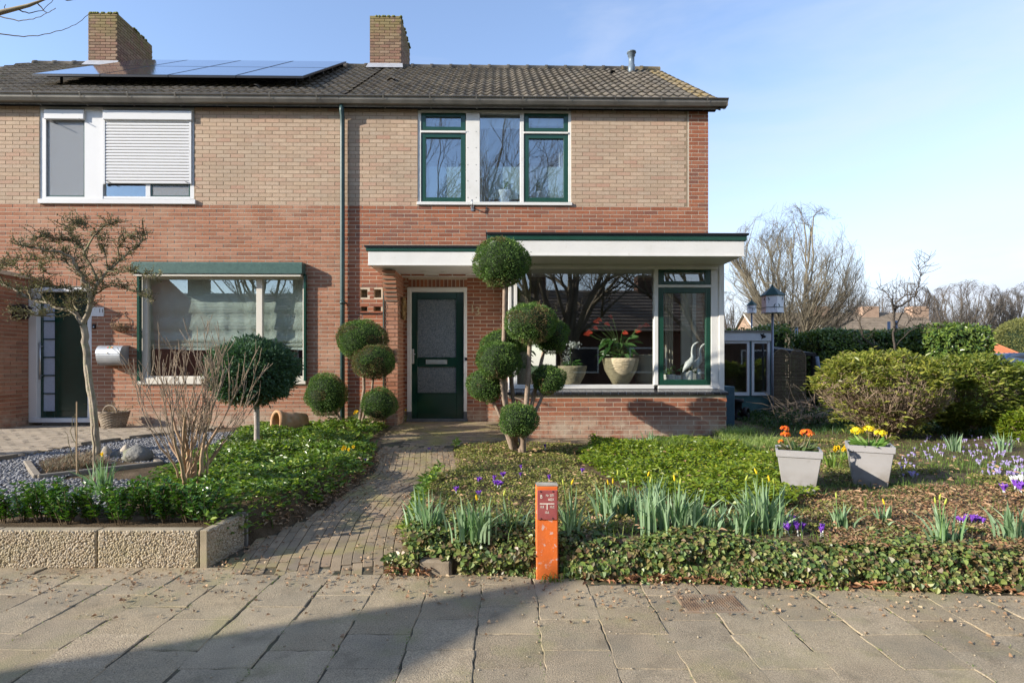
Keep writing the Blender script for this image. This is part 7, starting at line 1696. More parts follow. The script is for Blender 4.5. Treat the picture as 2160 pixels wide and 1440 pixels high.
# dovecotes
m_dw = M('dovecote_white', (.84, .86, .88), .5, None, 10, .08); m_dr = M('dovecote_green_roof', [(.02, .06, .055), (.035, .09, .08)], .45, None, 10, .15); m_pole = M('grey_pole', (.22, .25, .3), .45, None, 4, .1, metal=.4)
def dovecote(px, pyt, pyroof, pyb, wpx, wroof, Y, label, grp):
    x = P(px, 0, Y)[0]; k = Y / F; zr, zb, zt = P(0, pyroof, Y)[2], P(0, pyb, Y)[2], P(0, pyt, Y)[2]; t = thing_w('dovecote', x, Y, .28, label, 'dovecote', grp); rad = wpx * k / 2 / .866
    hx = lambda r, z, o=0: [(x + r * math.cos(a + o), Y + r * math.sin(a + o), z) for a in np.arange(6) * math.pi / 3 + math.pi / 6]
    m = MB(); m.loft([hx(rad, zb), hx(rad, zr)], sm=False); body = m.build('house_body', m_dw, t)
    m = MB(); R_ = wroof * k / 2 / .9; ring = [hx(R_, zr - .015), hx(R_, zr + .0)]; n = 5
    for i in range(1, n + 1): f_ = i / n; ring += [hx(R_ * (1 - f_ * .95) + R_ * .035, zr + (zt - .05 - zr) * f_ * .98)] + ([hx(R_ * (1 - f_ * .95), zr + (zt - .05 - zr) * f_)] if i < n else [])
    m.loft(ring, sm=False); m.lathe([(.018, 0), (.022, .03), (.008, .05), (0, .08)], (x, Y, zt - .07), 8); m.build('roof', m_dr, t)
    m = MB(); m.loft([hx(rad * 1.03, zb - .03), hx(rad * 1.03, zb)], sm=False); m.build('floor_board', m_dw, t); m = MB(); m.loft([hx(rad * 1.02, zb + .09 * k * 80), hx(rad * 1.02, zb + .09 * k * 80 + .012)], sm=False); m.build('ledge', m_dr, t)
    for a in (-math.pi / 2, -math.pi / 2 + math.pi / 3, -math.pi / 2 - math.pi / 3):
        ap = rad * .866 + .004; hh = zr - zb
        for (lz, s_) in (((.22 if a == -math.pi / 2 else .62), 1),):
            m = MB(); w_ = .045 * k * 110 * (wpx / 40); cz = zb + hh * lz; t1 = Vector((-math.sin(a), math.cos(a), 0)); nrm_ = Vector((math.cos(a), math.sin(a), 0)); c = Vector((x, Y, cz)) + nrm_ * ap
            pts = [(-w_, -w_), (w_, -w_)] + [(w_ * math.cos(q), w_ * math.sin(q) + w_ * .4) for q in np.linspace(0, math.pi, 8)]
            vs = [tuple(c + t1 * p_ + Vector((0, 0, q_))) for p_, q_ in pts]; vs2 = [tuple(Vector(v_) - nrm_ * .01) for v_ in vs]; n_ = len(vs)
            m.add(vs + vs2, [tuple(range(n_))] + [(i, (i + 1) % n_, (i + 1) % n_ + n_, i + n_) for i in range(n_)]); m.build('entrance_hole', m_black, body)
            m = MB(); m.box(-.0, .0001, 0, .0001, 0, .0001); m = MB(); q = [tuple(c + t1 * (w_ * 1.3 * math.cos(e_)) + Vector((0, 0, w_ * 1.3 * math.sin(e_) + w_ * .4)) + nrm_ * .004) for e_ in np.linspace(0, math.pi, 9)]; m.tube(q, .006, 5); m.build('arch_trim', m_dr, body)
    m = MB(); m.tube([(x, Y, .2), (x, Y, zb - .02)], .022, 10); m.build('pole', m_pole, t)
dovecote(1629.5, 598, 623, 657, 37, 45, 10.8, 'larger white dovecote with a dark green roof on a pole beside the shed', 'white dovecotes on poles')
dovecote(1585.5, 629, 643, 658, 16, 19, 15.5, 'smaller white dovecote on a thin pole behind the shed', 'white dovecotes on poles')

# ---- hedges
m_hedge = leafm('laurel_leaf', [(.045, .09, .02), (.075, .135, .025), (.13, .2, .035), (.2, .26, .05), (.06, .11, .025)], .3, .15, .5)
def hedge(name, label, x0, x1, y0, y1, z0, z1, n, L=(.06, .11), mat=m_hedge, rnd=.12, cat='hedge'):
    t = thing_w(name, (x0 + x1) / 2, (y0 + y1) / 2, z0, label, cat); A = [(x1 - x0) * (z1 - z0), (y1 - y0) * (z1 - z0) * 2, (x1 - x0) * (y1 - y0)]; tot = sum(A); ns = [int(n * a / tot) for a in A]; P_, N_ = [], []
    q = ns[0]; P_.append(np.stack([RS.uniform(x0, x1, q), np.full(q, y0), RS.uniform(z0, z1, q)], 1)); N_.append(np.tile([0, -1.0, .2], (q, 1)))
    for s_, xx in ((-1, x0), (1, x1)): q = ns[1] // 2; P_.append(np.stack([np.full(q, xx), RS.uniform(y0, y1, q), RS.uniform(z0, z1, q)], 1)); N_.append(np.tile([s_, 0, .2], (q, 1)))
    q = ns[2]; P_.append(np.stack([RS.uniform(x0, x1, q), RS.uniform(y0, y1, q), np.full(q, z1)], 1)); N_.append(np.tile([0, -.2, 1.0], (q, 1)))
    Pp = np.concatenate(P_); Nn = np.concatenate(N_); c = np.array([(x0 + x1) / 2, (y0 + y1) / 2, (z0 + z1) / 2]); n = len(Pp)
    d = 1 - rnd * np.clip((np.abs((Pp - c) / np.array([(x1 - x0) / 2, (y1 - y0) / 2, (z1 - z0) / 2])) > .9).sum(1) - 1, 0, 2)[:, None] * .5
    Pp = c + (Pp - c) * d; off = (nz2(Pp[:, 0] + Pp[:, 1], Pp[:, 2], 2.2) - .5) * .14 - np.abs(RS.normal(0, .05, n)); Pp += nrm(Nn) * off[:, None]
    Nn = Nn + RS.normal(0, .55, (n, 3)); D = RS.normal(0, 1, (n, 3)) + [0, 0, .3]; D -= nrm(Nn) * np.sum(D * nrm(Nn), 1, keepdims=True); Ln = RS.uniform(*L, n); V, Q = leaf_arrays(Pp, D, Nn, Ln, Ln * .42, .2)
    mesh_np('foliage', V, Q, mat, t); m = MB(); m.box(x0 + .15, x1 - .15, y0 + .15, y1 - .15, z0 - .05, z1 - .15); m.build('inner_twigs', m_core, t); return t
hx0 = P(1978, 0, 11.0)[0]; hx1 = P(2104, 0, 11.0)[0]; hzt = P(0, 686, 11.0)[2]
hedge('laurel_hedge', 'sunlit clipped laurel block at the right, lighter than the dark hedge', hx0, hx1, 11.0, 12.3, .2, hzt, 8000)
hedge('laurel_hedge', 'long dark shaded laurel hedge behind the rhododendron bush', P(1722, 0, 12.6)[0], P(1990, 0, 12.5)[0], 12.5, 13.9, .2, P(0, 696, 12.5)[2], 13000)
hedge('ivy_mound', 'dark ivy mound growing over the back of the shed roof', P(1628, 0, 13.2)[0], P(1676, 0, 13.2)[0], 13.2, 14.6, .2, P(0, 684, 13.2)[2], 3500)
x0, x1 = P(1500, 0, 12)[0], P(1632, 0, 12)[0]; n = 900; Xr = RS.uniform(x0, x1, n); Yr_ = RS.uniform(10.95, 13.2, n); Zr = P(0, 698, 11)[2] + RS.uniform(0, .05, n); V, Q = leaf_arrays(np.stack([Xr, Yr_, Zr], 1), RS.normal(0, 1, (n, 3)), RS.normal(0, .4, (n, 3)) + [0, 0, 1], RS.uniform(.04, .08, n), RS.uniform(.03, .05, n)); tag(mesh_np('roof_ivy', V, Q, m_hedge), 'ivy creeping over the flat shed roof', 'ivy', kind='stuff')

# ---- rhododendrons: bare twiggy body under a leafy crown
m_rhleaf = leafm('rhododendron_leaf', [(.11, .145, .028), (.18, .21, .038), (.27, .28, .05), (.35, .33, .07), (.14, .17, .036), (.2, .18, .06)], .4, .3)
m_rhtw = M('rhododendron_twig', [(.26, .19, .13), (.34, .25, .18), (.2, .14, .1)], .85, None, 8, .25)
def guided(base, cen, rad, n, r0, rr, L, jit=.1, lim=(-.25, 1), rs_=.5, spread0=.2):
    """branches that grow from a base out to an ellipsoidal envelope; n: children per level; returns levels of polylines"""
    cen = Vector(cen); lv = [[] for _ in n]
    def inside(p): e = p - cen; return (e.x / rad[0]) ** 2 + (e.y / rad[1]) ** 2 + (e.z / rad[2]) ** 2
    def path(p, q, r, d0, seg):
        out_ = [tuple(p)]; c = p + d0 * (q - p).length * (.45 if r >= r0 * .7 else .2); l_ = (q - p).length
        for i in range(1, seg + 1): t_ = i / seg; a = p * (1 - t_) ** 2 + c * 2 * t_ * (1 - t_) + q * t_ * t_; k = jit * l_ / seg * (1 if i < seg else .3); out_.append(tuple(a + Vector((rr.uniform(-k, k), rr.uniform(-k, k), rr.uniform(-k, k)))))
        return out_, list(np.linspace(r, r * rs_, seg + 1))
    def sub_(pl, k, L_, r):
        if k >= len(n): return
        pts = pl[0]; m_ = len(pts)
        for _ in range(n[k]):
            i = rr.randrange(max(1, int(m_ * .25)), m_); p = Vector(pts[i]); d = (p - Vector(pts[i - 1])).normalized(); o_ = (p - Vector(base)).normalized()
            v = (d * .6 + o_ * .85 + Vector((rr.gauss(0, .62), rr.gauss(0, .62), rr.gauss(.1, .4)))).normalized(); q = p + v * L_ * rr.uniform(.6, 1.2); e = inside(q)
            if e > 1.05: q = cen + (q - cen) * (1 / math.sqrt(e)) * rr.uniform(.93, 1.04)
            if (q - p).length < .04 * L_: continue
            w_ = path(p, q, max(r * rs_ * 1.1, .001) * (1 - .4 * i / m_), (d + v * .5).normalized(), 5 if k < 3 else 4); lv[k].append(w_); sub_(w_, k + 1, L_ * .56, w_[1][0])
    for i in range(n[0]):
        a = i * 2.399 + rr.uniform(-.3, .3); zz = lim[0] + (lim[1] - lim[0]) * ((i * .618) % 1); h_ = math.sqrt(max(0, 1 - zz * zz)); q = cen + Vector((rad[0] * h_ * math.cos(a), rad[1] * h_ * math.sin(a), rad[2] * zz)) * rr.uniform(.8, .98)
        b_ = Vector(base) + Vector((math.cos(a), math.sin(a), 0)) * spread0 * rr.random(); w_ = path(b_, q, r0 * rr.uniform(.7, 1.1), (Vector((0, 0, 1)) + Vector((math.cos(a), math.sin(a), 0)) * .35).normalized(), 9); lv[0].append(w_); sub_(w_, 1, L, w_[1][0])
    return lv
def rhodo(name, label, px, py, D0, wpx, hpx, nst, nlf, bare, seed, mat=None, cat='shrub', dep=.8, zb=None):
    rr = random.Random(seed); x = P(px, 0, D0)[0]; z = .27 if zb is None else zb; k = D0 / F; W_, H_ = wpx * k / 2, hpx * k; t = thing_w(name, x, D0, z, label, cat)
    c = (x, D0, z + H_ * .5); lv = guided((x, D0, z - .03), c, (W_, W_ * dep, H_ * .52), (nst, 4, 4), .013, rr, H_ * .5, .22, (-.75 if bare else -.3, .95), .5, W_ * .3)
    def shp(p):
        if not bare: return p
        g = .62 + .44 * min(1, max(0, (p[2] - z) / H_) * 1.7); return (x + (p[0] - x) * g, D0 + (p[1] - D0) * g, p[2])
    lv = [[([shp(p) for p in q[0]], q[1]) for q in l_] for l_ in lv]
    tag(tubes('branches', lv[0] + lv[1] + lv[2], m_rhtw, t, sides=4, minr=.0022), kind='stuff')
    rs = np.random.RandomState(seed); n = nlf; d = nrm(rs.normal(0, 1, (n, 3))); sh = 1 - np.abs(rs.normal(0, .1, n)) + (rs.uniform(0, 1, n) < .05) * .08; lump = 1 + .16 * (nz2(d[:, 0] * 2.5 + seed, d[:, 2] * 2.5 + d[:, 1] * 2, 1.6) - .5) * 2
    sg = np.sign(d) * np.abs(d) ** np.array([.8, .8, .62]); C = np.stack([x + sg[:, 0] * W_ * sh * lump, D0 + sg[:, 1] * W_ * dep * sh * lump, z + H_ * (.5 + .5 * sg[:, 2] * sh * lump)], 1)
    C = np.array([shp(p) for p in C])
    extra = np.array([q[0][-1] for l_ in lv[1:] for q in l_]); C = np.concatenate([C, extra[rs.uniform(0, 1, len(extra)) < .7]])
    if bare: f_ = (C[:, 2] - z) / H_; C = C[(f_ > .62 + .5 * (nz2(C[:, 0] * 1.3, C[:, 1], 4) - .5)) | (rs.uniform(0, 1, len(C)) < .08 + .3 * f_)]
    n = len(C); o_ = nrm(C - np.array([c])); parts = []
    for kk in range(5): aa = rs.uniform(0, 6.28, n); Dd = np.stack([np.cos(aa), np.sin(aa), rs.uniform(-.2, .7, n)], 1) + o_ * .6; Ln = rs.uniform(.04, .085, n); parts.append(leaf_arrays(C + rs.normal(0, .014, (n, 3)), Dd, rs.normal(0, .4, (n, 3)) + [0, -.1, 1], Ln, Ln * .36, .2, .1))
    V, Q = merge(parts); mesh_np('foliage', V, Q, mat or m_rhleaf, t); return t
rhodo('rhododendron', 'broad rhododendron with pale bare stems below a yellow green leafy top', 1862, 918, 7.6, 250, 178, 120, 2600, True, 5)
m_dkl = leafm('dark_bush_leaf', [(.085, .125, .025), (.14, .18, .032), (.2, .23, .04), (.27, .27, .055)], .45, .25)
rhodo('clipped_bush', 'clipped bush with a short trunk between the rhododendron and the right edge', 2040, 925, 7.9, 195, 142, 40, 2600, False, 8, m_dkl, zb=.42)
m = MB(); xq = P(2020, 0, 7.9)[0]; m.tube([(xq, 7.9, .22), (xq + .02, 7.9, .5), (xq + .01, 7.95, .9)], [.05, .045, .03], 8); tt = thing_w('bush_trunk', xq, 7.9, .25, 'short grey trunk under the clipped bush at right', 'tree'); m.build('trunk', m_rhtw, tt)
rhodo('laurel_bush', 'bright green bush cut off by the right edge of the picture', 2192, 930, 8.4, 165, 128, 30, 2000, False, 9, leafm('bright_bush_leaf', [(.07, .13, .015), (.12, .19, .02), (.2, .26, .03)], .35, .3), zb=.36)
rhodo('dwarf_conifer', 'small yellow green dwarf shrub at the right edge below the bushes', 2165, 955, 7.3, 90, 62, 8, 500, False, 12, m_bright)
# low dark undergrowth in the shade
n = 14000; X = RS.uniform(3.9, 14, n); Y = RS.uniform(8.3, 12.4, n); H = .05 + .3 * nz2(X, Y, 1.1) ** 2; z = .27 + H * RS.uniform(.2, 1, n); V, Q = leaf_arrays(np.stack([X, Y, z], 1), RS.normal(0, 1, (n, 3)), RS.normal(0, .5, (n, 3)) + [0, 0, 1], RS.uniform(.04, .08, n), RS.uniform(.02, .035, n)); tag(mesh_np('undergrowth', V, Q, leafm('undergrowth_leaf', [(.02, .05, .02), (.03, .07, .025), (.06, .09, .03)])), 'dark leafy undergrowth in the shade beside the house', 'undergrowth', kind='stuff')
# cut logs and twigs
m_log = M('cut_log', [(.26, .2, .14), (.34, .27, .19)], .9, 'object', 10, .25, 40, .6)
for i, (a, b, r_, lb) in enumerate((((1675, 890), (1712, 875), .045, 'longest pale log at the front left of the log pile'), ((1700, 893), (1730, 878), .04, 'thin log lying behind the front log'), ((1715, 885), (1750, 872), .06, 'thick log at the right end of the pile'), ((1728, 895), (1752, 888), .045, 'short log under the thick one'))):
    p0, p1 = P(a[0], a[1], 8.9), P(b[0], b[1], 9.1); m = MB(); m.tube([p0, tuple((Vector(p0) + Vector(p1)) / 2 + Vector((0, 0, .01))), p1], [r_, r_ * .95, r_ * .9], 10); tag(m.build('log', m_log), lb, 'log', 'cut logs under the rhododendron')
rr = random.Random(9); polys = []
for i in range(90):
    p = Vector(P(rr.uniform(1640, 1745), rr.uniform(850, 895), rr.uniform(8.6, 9.4))); d = Vector((rr.uniform(-1, 1), rr.uniform(-.4, .4), rr.uniform(0, .8))).normalized(); q = [tuple(p)]
    for s in range(4): d = (d + Vector((rr.uniform(-.3, .3), rr.uniform(-.3, .3), rr.uniform(-.3, .2)))).normalized(); p = p + d * rr.uniform(.06, .14); q.append(tuple(p))
    polys.append((q, [.005, .004, .0035, .003, .002]))
tag(tubes('brushwood', polys, m_rhtw, None, sides=4), 'heap of thin dry brushwood around the cut logs', 'brushwood', kind='stuff')

# ---- generic bare trees
def bare_tree(name, label, x, y, z, H, seed, spread=.55, nlim=7, lv=5, trunk_r=.25, fork=.12, colors=None, group=None, up=.08, ntw=3, cat='tree', scale_r=.62, minr=.004, limbL=.42, jit=.22, parent_only=False):
    rr = random.Random(seed); T, C = [], []
    t = thing_w(name, x, y, z, label, cat, group)
    def grow(p, d, L_, r_, l_):
        nn = 5; q = [tuple(p)]; ks = []
        for s in range(nn): d = (d + Vector((rr.uniform(-jit, jit), rr.uniform(-jit, jit), rr.uniform(-jit * .5, jit * .5) + up))).normalized(); p = p + d * L_ / nn; q.append(tuple(p)); ks.append((p.copy(), d.copy()))
        (T if l_ >= lv - 1 else C).append((q, list(np.linspace(r_, r_ * .62, nn + 1))))
        if l_ <= 0: return
        grow(ks[-1][0], ks[-1][1], L_ * rr.uniform(.62, .8), r_ * .62, l_ - 1)
        for _ in range(ntw if l_ > 1 else ntw):
            k = rr.randrange(1, nn); a = ks[k][1].orthogonal().normalized(); a.rotate(Matrix.Rotation(rr.uniform(0, 6.28), 3, ks[k][1])); grow(ks[k][0], (ks[k][1] + a * rr.uniform(.35, .85)).normalized(), L_ * rr.uniform(.5, .78), r_ * .55, l_ - 1)
    m = MB(); fz = fork * H; base = Vector((x, y, z - .1)); top = Vector((x + rr.uniform(-.05, .05), y, z + fz)); mats_ = colors or m_treeb
    tubes('trunk', [([tuple(base), tuple((base + top) / 2), tuple(top)], [trunk_r * 1.25, trunk_r, trunk_r * .9])], mats_, t, sides=10)
    for i in range(nlim):
        a = i * 2.4 + rr.uniform(-.3, .3); el = rr.uniform(.25, spread * 2) if i else .1; d = Vector((math.cos(a) * math.sin(el), math.sin(a) * math.sin(el), math.cos(el))); grow(top - Vector((0, 0, rr.uniform(0, fz * .4))), d.normalized(), H * limbL * rr.uniform(.75, 1), trunk_r * scale_r, lv)
    tubes('limbs', T, mats_, t); tag(t.children[-1], kind='stuff'); tag(tubes('crown', C, mats_, t, minr=minr), kind='stuff'); return t
m_treeb = M('tree_bark', [(.20, .16, .11), (.28, .23, .15), (.24, .22, .12)], .9, None, 2, .25, 20, .3)
m_treey = M('grey_brown_tree_bark', [(.15, .13, .095), (.2, .175, .125), (.14, .125, .095)], .9, None, 1.5, .25, 20, .3)  # grey-brown bark colour of the large bare tree
D_ = 25.0; bx0, bz0 = P(1672, 0, D_)[0], 0.0
bt = thing_w('bare_tree', bx0, D_, 0, 'large round-crowned bare tree behind the dovecotes and the shed', 'tree')
rr = random.Random(8); kk = D_ / F
lv = guided((bx0, D_, .9), P(1668, 600, D_), (142 * kk, 2.6, 172 * kk), (24, 8, 7, 5), .08, rr, 2.1, .13, (-.45, .98), .42, .3)
tubes('trunk', [([(bx0, D_, -.1), (bx0, D_, .5), (bx0, D_, 1.1)], [.3, .26, .22])], m_treey, bt)
tag(tubes('limbs', lv[0] + lv[1], m_treey, bt, minr=.006), kind='stuff'); tag(tubes('crown', lv[2] + lv[3], m_treey, bt, sides=3, minr=.0036), kind='stuff')
# fruit tree in front of the hedge
m_fruit = M('dark_fruit_tree_bark', [(.05, .042, .035), (.085, .07, .055)], .9, None, 10, .25)
D_ = 9.6; x, y, z = P(1880, 0, D_)[0], D_, .28
ft = thing_w('fruit_tree', x, y, z, 'small leafless fruit tree rising above the rhododendron', 'tree'); FT = [([(1872, 860), (1876, 800), (1884, 740), (1886, 690), (1884, 655)], .024, .017, 0), ([(1884, 660), (1890, 648), (1915, 636), (1932, 620), (1938, 600), (1945, 570), (1962, 540)], .022, .003, .2), ([(1884, 655), (1890, 640), (1905, 622), (1930, 622), (1945, 640), (1968, 655)], .016, .003, -.3), ([(1884, 650), (1880, 630), (1868, 615), (1850, 608)], .014, .003, .2),
     ([(1872, 780), (1850, 740), (1820, 705), (1813, 670), (1830, 655), (1850, 640)], .016, .004, -.2), ([(1813, 680), (1795, 650), (1760, 640)], .009, .002, .2), ([(1884, 690), (1910, 655), (1940, 660), (1960, 650)], .012, .003, .3), ([(1886, 650), (1884, 620), (1895, 605)], .012, .003, .3), ([(1940, 600), (1938, 570), (1940, 545)], .006, .002, .1), ([(1884, 700), (1905, 690), (1925, 676), (1950, 672)], .01, .003, .1), ([(1890, 730), (1930, 690), (1960, 700), (1990, 690)], .008, .003, -.4), ([(1860, 760), (1840, 730), (1800, 720)], .008, .003, -.3)]
polys = [wob(p, D_, r0, r1, dy, 40 + i, 4, .02) for i, (p, r0, r1, dy) in enumerate(FT)]
for p_ in polys: tubes('branch' if p_ is not polys[0] else 'trunk', [p_], m_fruit, ft)
tw = []; rr = random.Random(4)
for pts, rad in polys[1:]:
    for i in range(2, len(pts)):
        for rep in range(2):
            p = Vector(pts[i]); d = Vector((rr.uniform(-1, 1), rr.uniform(-1, 1), rr.uniform(-.2, 1.2))).normalized(); q = [tuple(p)]; l_ = rr.uniform(.1, .35)
            for s in range(5): d = (d + Vector((rr.uniform(-.25, .25), rr.uniform(-.25, .25), rr.uniform(-.1, .25)))).normalized(); p = p + d * l_ / 5; q.append(tuple(p))
            tw.append((q, [.005, .004, .0035, .003, .0025, .002]))
tag(tubes('twig', tw, m_fruit, ft, sides=3, minr=.0025), kind='stuff')

# ---- distant row of trees
m_fart = M('distant_bark', [(.09, .075, .065), (.13, .11, .09)], .95, None, .3, .2, 5, .1)
far_proto = []
spots = [(1760, 95), (1805, 100), (1850, 92), (1905, 96), (1950, 90), (1985, 92), (2015, 88), (2050, 90), (2090, 94), (2130, 92), (2175, 95), (1550, 110), (1640, 105), (2240, 92), (2330, 95), (2420, 92)]
flab = ['far bare tree above the chimneys of the distant row', 'far bare tree between the two left chimneys', 'far bare tree behind the middle chimney', 'far bare tree left of the third chimney', 'far bare tree just right of the third chimney', 'far bare tree above the left end of the lit hedge', 'far bare tree above the middle of the lit hedge', 'far bare tree above the right end of the lit hedge', 'far bare tree between the lit hedge and the olive bush', 'far bare tree above the olive bush', 'far bare tree at the right edge of the picture', 'far bare tree behind the shed roof', 'far bare tree behind the gable of the distant row', 'far bare tree beyond the right edge', 'far bare tree beyond the right edge', 'far bare tree beyond the right edge']
for i, (px, D_) in enumerate(spots):
    x = P(px, 0, D_)[0]; top = 610 + 18 * math.sin(i * 1.7) - (8 if 2040 < px < 2110 else 0); H_ = P(0, top, D_)[2]
    if i < 3:
        t = thing_w('bare_tree', x, D_, 0, flab[i], 'tree', 'distant row of bare trees'); rr = random.Random(50 + i)
        lv = guided((x, D_, 1.6), (x, D_, H_ * .58), (H_ * .36, H_ * .34, H_ * .42), (13, 6, 6, 4), .16, rr, H_ * .26, .14, (-.3, .98), .45, .2)
        tubes('trunk', [([(x, D_, -.1), (x, D_, .8), (x, D_, 1.8)], [.34, .3, .26])], m_fart, t); tag(tubes('limbs', lv[0] + lv[1], m_fart, t, sides=4, minr=.02), kind='stuff'); tag(tubes('crown', lv[2] + lv[3], m_fart, t, sides=3, minr=.011), kind='stuff')
        far_proto.append(t); base_H = H_ if i == 0 else base_H; t['_h'] = H_
    else:
        s_ = far_proto[i % 3]; c = copy_tree(s_); c.location = (x, D_, 0); c.rotation_euler = (0, 0, i * 1.3); q = H_ / s_['_h']; c.scale = (q * R.uniform(.8, 1.0), q, q); tag(c, flab[i], 'tree', 'distant row of bare trees')
for t in bpy.data.objects:
    if '_h' in t: del t['_h']
X = RS.uniform(20, 130, 26000); Yw = RS.uniform(100, 112, 26000); Zw = RS.uniform(0, 4.2, 26000) * (.6 + .4 * nz2(X, Yw, .1)); n = len(X); V, Q = kite_arrays(np.stack([X, Yw, Zw], 1), RS.normal(0, 1, (n, 3)), RS.normal(0, 1, (n, 3)), RS.uniform(.4, .9, n), RS.uniform(.15, .35, n)); tag(mesh_np('far_thicket', V, Q, M('thicket_twig', [(.16, .13, .1), (.2, .17, .12), (.1, .1, .05)], .95, 'island')), 'low brown thicket under the distant trees', 'thicket', kind='stuff')

# ---- distant terrace
m_farb = M('distant_brick', [(.3, .2, .14), (.36, .25, .18)], .9, None, 2, .15); m_farr = M('distant_roof_tiles', [(.17, .135, .1), (.22, .175, .13)], .95, None, 2, .2)
Yd = 66.0; xa, xb = P(1606, 0, Yd)[0], P(1988, 0, Yd)[0]; ze = P(0, 706, Yd)[2]; zr = ze + 2.9; Dp = 8.5
th = thing_w('terraced_houses', (xa + xb) / 2, Yd, 0, 'distant terrace with a brown tiled roof and three brick chimneys', 'houses')
m = MB(); m.prism([(Yd, -.2), (Yd, ze), (Yd + Dp / 2, zr - .1), (Yd + Dp, ze), (Yd + Dp, -.2)], 0, xa, xb); m.build('wall', m_farb, th)
rf = None; nrow = 16
dkm = MB(); dkm.add([(xa - .3, Yd - .4, ze - .2), (xb + .3, Yd - .4, ze - .2), (xb + .3, Yd + Dp / 2, zr + .05), (xa - .3, Yd + Dp / 2, zr + .05), (xa - .3, Yd + Dp + .4, ze - .2), (xb + .3, Yd + Dp + .4, ze - .2)], [(0, 1, 2, 3), (3, 2, 5, 4)])
rf = dkm.build('roof', m_farr, th, fix=False); nr_ = 15
for i in range(nr_):
    f0, f1 = i / nr_, (i + 1) / nr_; y0, y1 = Yd - .4 + (Dp / 2 + .4) * f0, Yd - .4 + (Dp / 2 + .4) * f1; z0, z1 = ze - .2 + (zr + .25 - ze) * f0, ze - .2 + (zr + .25 - ze) * f1
    m = MB(); m.add([(xa - .3, y0, z0 + .02), (xb + .3, y0, z0 + .02), (xb + .3, y0, z0 + .12), (xa - .3, y0, z0 + .12), (xb + .3, y1, z1 + .03), (xa - .3, y1, z1 + .03)], [(0, 1, 2, 3), (3, 2, 4, 5)]); m.build('tile_course', m_farr, rf, fix=False)
for px in (1727, 1828, 1932):
    x = P(px, 0, Yd + 4)[0]; m = MB(); m.box(x - 1.0, x + 1.0, Yd + 3.2, Yd + 4.6, zr - 1, P(0, 646, Yd + 3.2)[2]); m.build('chimney', m_farb, rf)
for px in (1700, 1750, 1775, 1845, 1900): 
    x = P(px, 0, Yd)[0]; m = MB(); m.box(x - .9, x + .9, Yd - .06, Yd + .05, ze - 1.6, ze - .35); w_ = m.build('window', m_white, th); m = MB(); m.box(x - .78, x + .78, Yd - .075, Yd - .062, ze - 1.5, ze - .45); m.build('pane', m_glassd, w_)
m_farm = MB(); m_farm.box(xa - .35, xa - .05, Yd - .4, Yd - .3, ze - .3, ze - .1)
m = MB(); m.add([(xa - .32, Yd - .4, ze - .25), (xa - .32, Yd + Dp / 2, zr), (xa - .32, Yd + Dp / 2, zr - .25), (xa - .32, Yd - .4, ze - .5)], [(0, 1, 2, 3)]); m.build('barge_board', m_white, th, fix=False)
# street lamp and grey posts between
D_ = 30.0; x = P(1731, 0, D_)[0]; lp = thing_w('street_lamp', x, D_, 0, 'white street lamp with a flat dish head in front of the distant terrace', 'street lamp')
m = MB(); m.tube([(x, D_, 0), (x, D_, P(0, 700, D_)[2])], .05, 8); m.build('pole', m_pvc, lp); zl = P(0, 698, D_)[2]; m = MB(); m.lathe([(.08, 0), (.22, .05), (.42, .2), (.42, .23), (.2, .3), (0, .32)], (x, D_, zl), 16); m.build('lamp_head', m_pvc, lp)
D_ = 16.0
for px, py, lb, wd in ((1875, 678, 'left blue grey metal post behind the fruit tree', .04), (1891, 676, 'right blue grey metal post behind the fruit tree', .03), (1680, 690, 'grey post right of the dovecotes', .04)):
    x = P(px, 0, D_)[0]; m = MB(); m.tube([(x, D_, .2), (x, D_, P(0, py, D_)[2])], wd, 8); tag(m.build('metal_post', m_pole), lb, 'post')
# olive bush, orange tiled roof, car
ob = thing_w('olive_bush', P(2152, 0, 24)[0], 24, .0, 'round olive green bushy tree at the right edge above the car', 'tree'); m_ol = leafm('olive_leaf', [(.12, .13, .04), (.17, .18, .05), (.22, .21, .07), (.1, .12, .04)], .7, .2)
cc = P(2158, 735, 24); n = 16000; d = nrm(RS.normal(0, 1, (n, 3))); Pq = np.array(cc) + d * (1 - np.abs(RS.normal(0, .1, n)))[:, None] * np.array([1.12, 1.1, 1.25]) * (1 + .15 * (nz2(d[:, 0] * 3, d[:, 2] * 3, 1.2) - .5))[:, None]; V, Q = kite_arrays(Pq, d + RS.normal(0, .6, (n, 3)), RS.normal(0, 1, (n, 3)), RS.uniform(.06, .12, n), RS.uniform(.02, .04, n)); mesh_np('crown', V, Q, m_ol, ob)
m = MB(); m.tube([(cc[0], 24, 0), (cc[0], 24, cc[2])], .07, 8); m.lathe([(max(.01, math.sin(a)) * .85, -math.cos(a) * .95) for a in np.linspace(.02, 3.1, 9)], cc, 12); m.build('trunk', m_core, ob)
Yo = 20.5; xo0, xo1 = P(2085, 0, Yo)[0], P(2152, 0, Yo)[0]; zo = P(0, 748, Yo)[2]; zp_ = P(0, 708, Yo + 1)[2]
go = thing_w('tiled_outbuilding', (xo0 + xo1) / 2, Yo, 0, 'small outbuilding with a bright orange tiled hip roof behind the hedge', 'outbuilding')
m_ot = M('orange_roof_tile', [(.5, .17, .07), (.42, .13, .06)], .8, 'object', 3, .15)
m = MB(); m.box(xo0 - 1, xo1 - .4, Yo + .3, Yo + 3.5, 0, zo); m.build('wall', m_farb, go); xr = P(2102, 0, Yo + 1)[0]
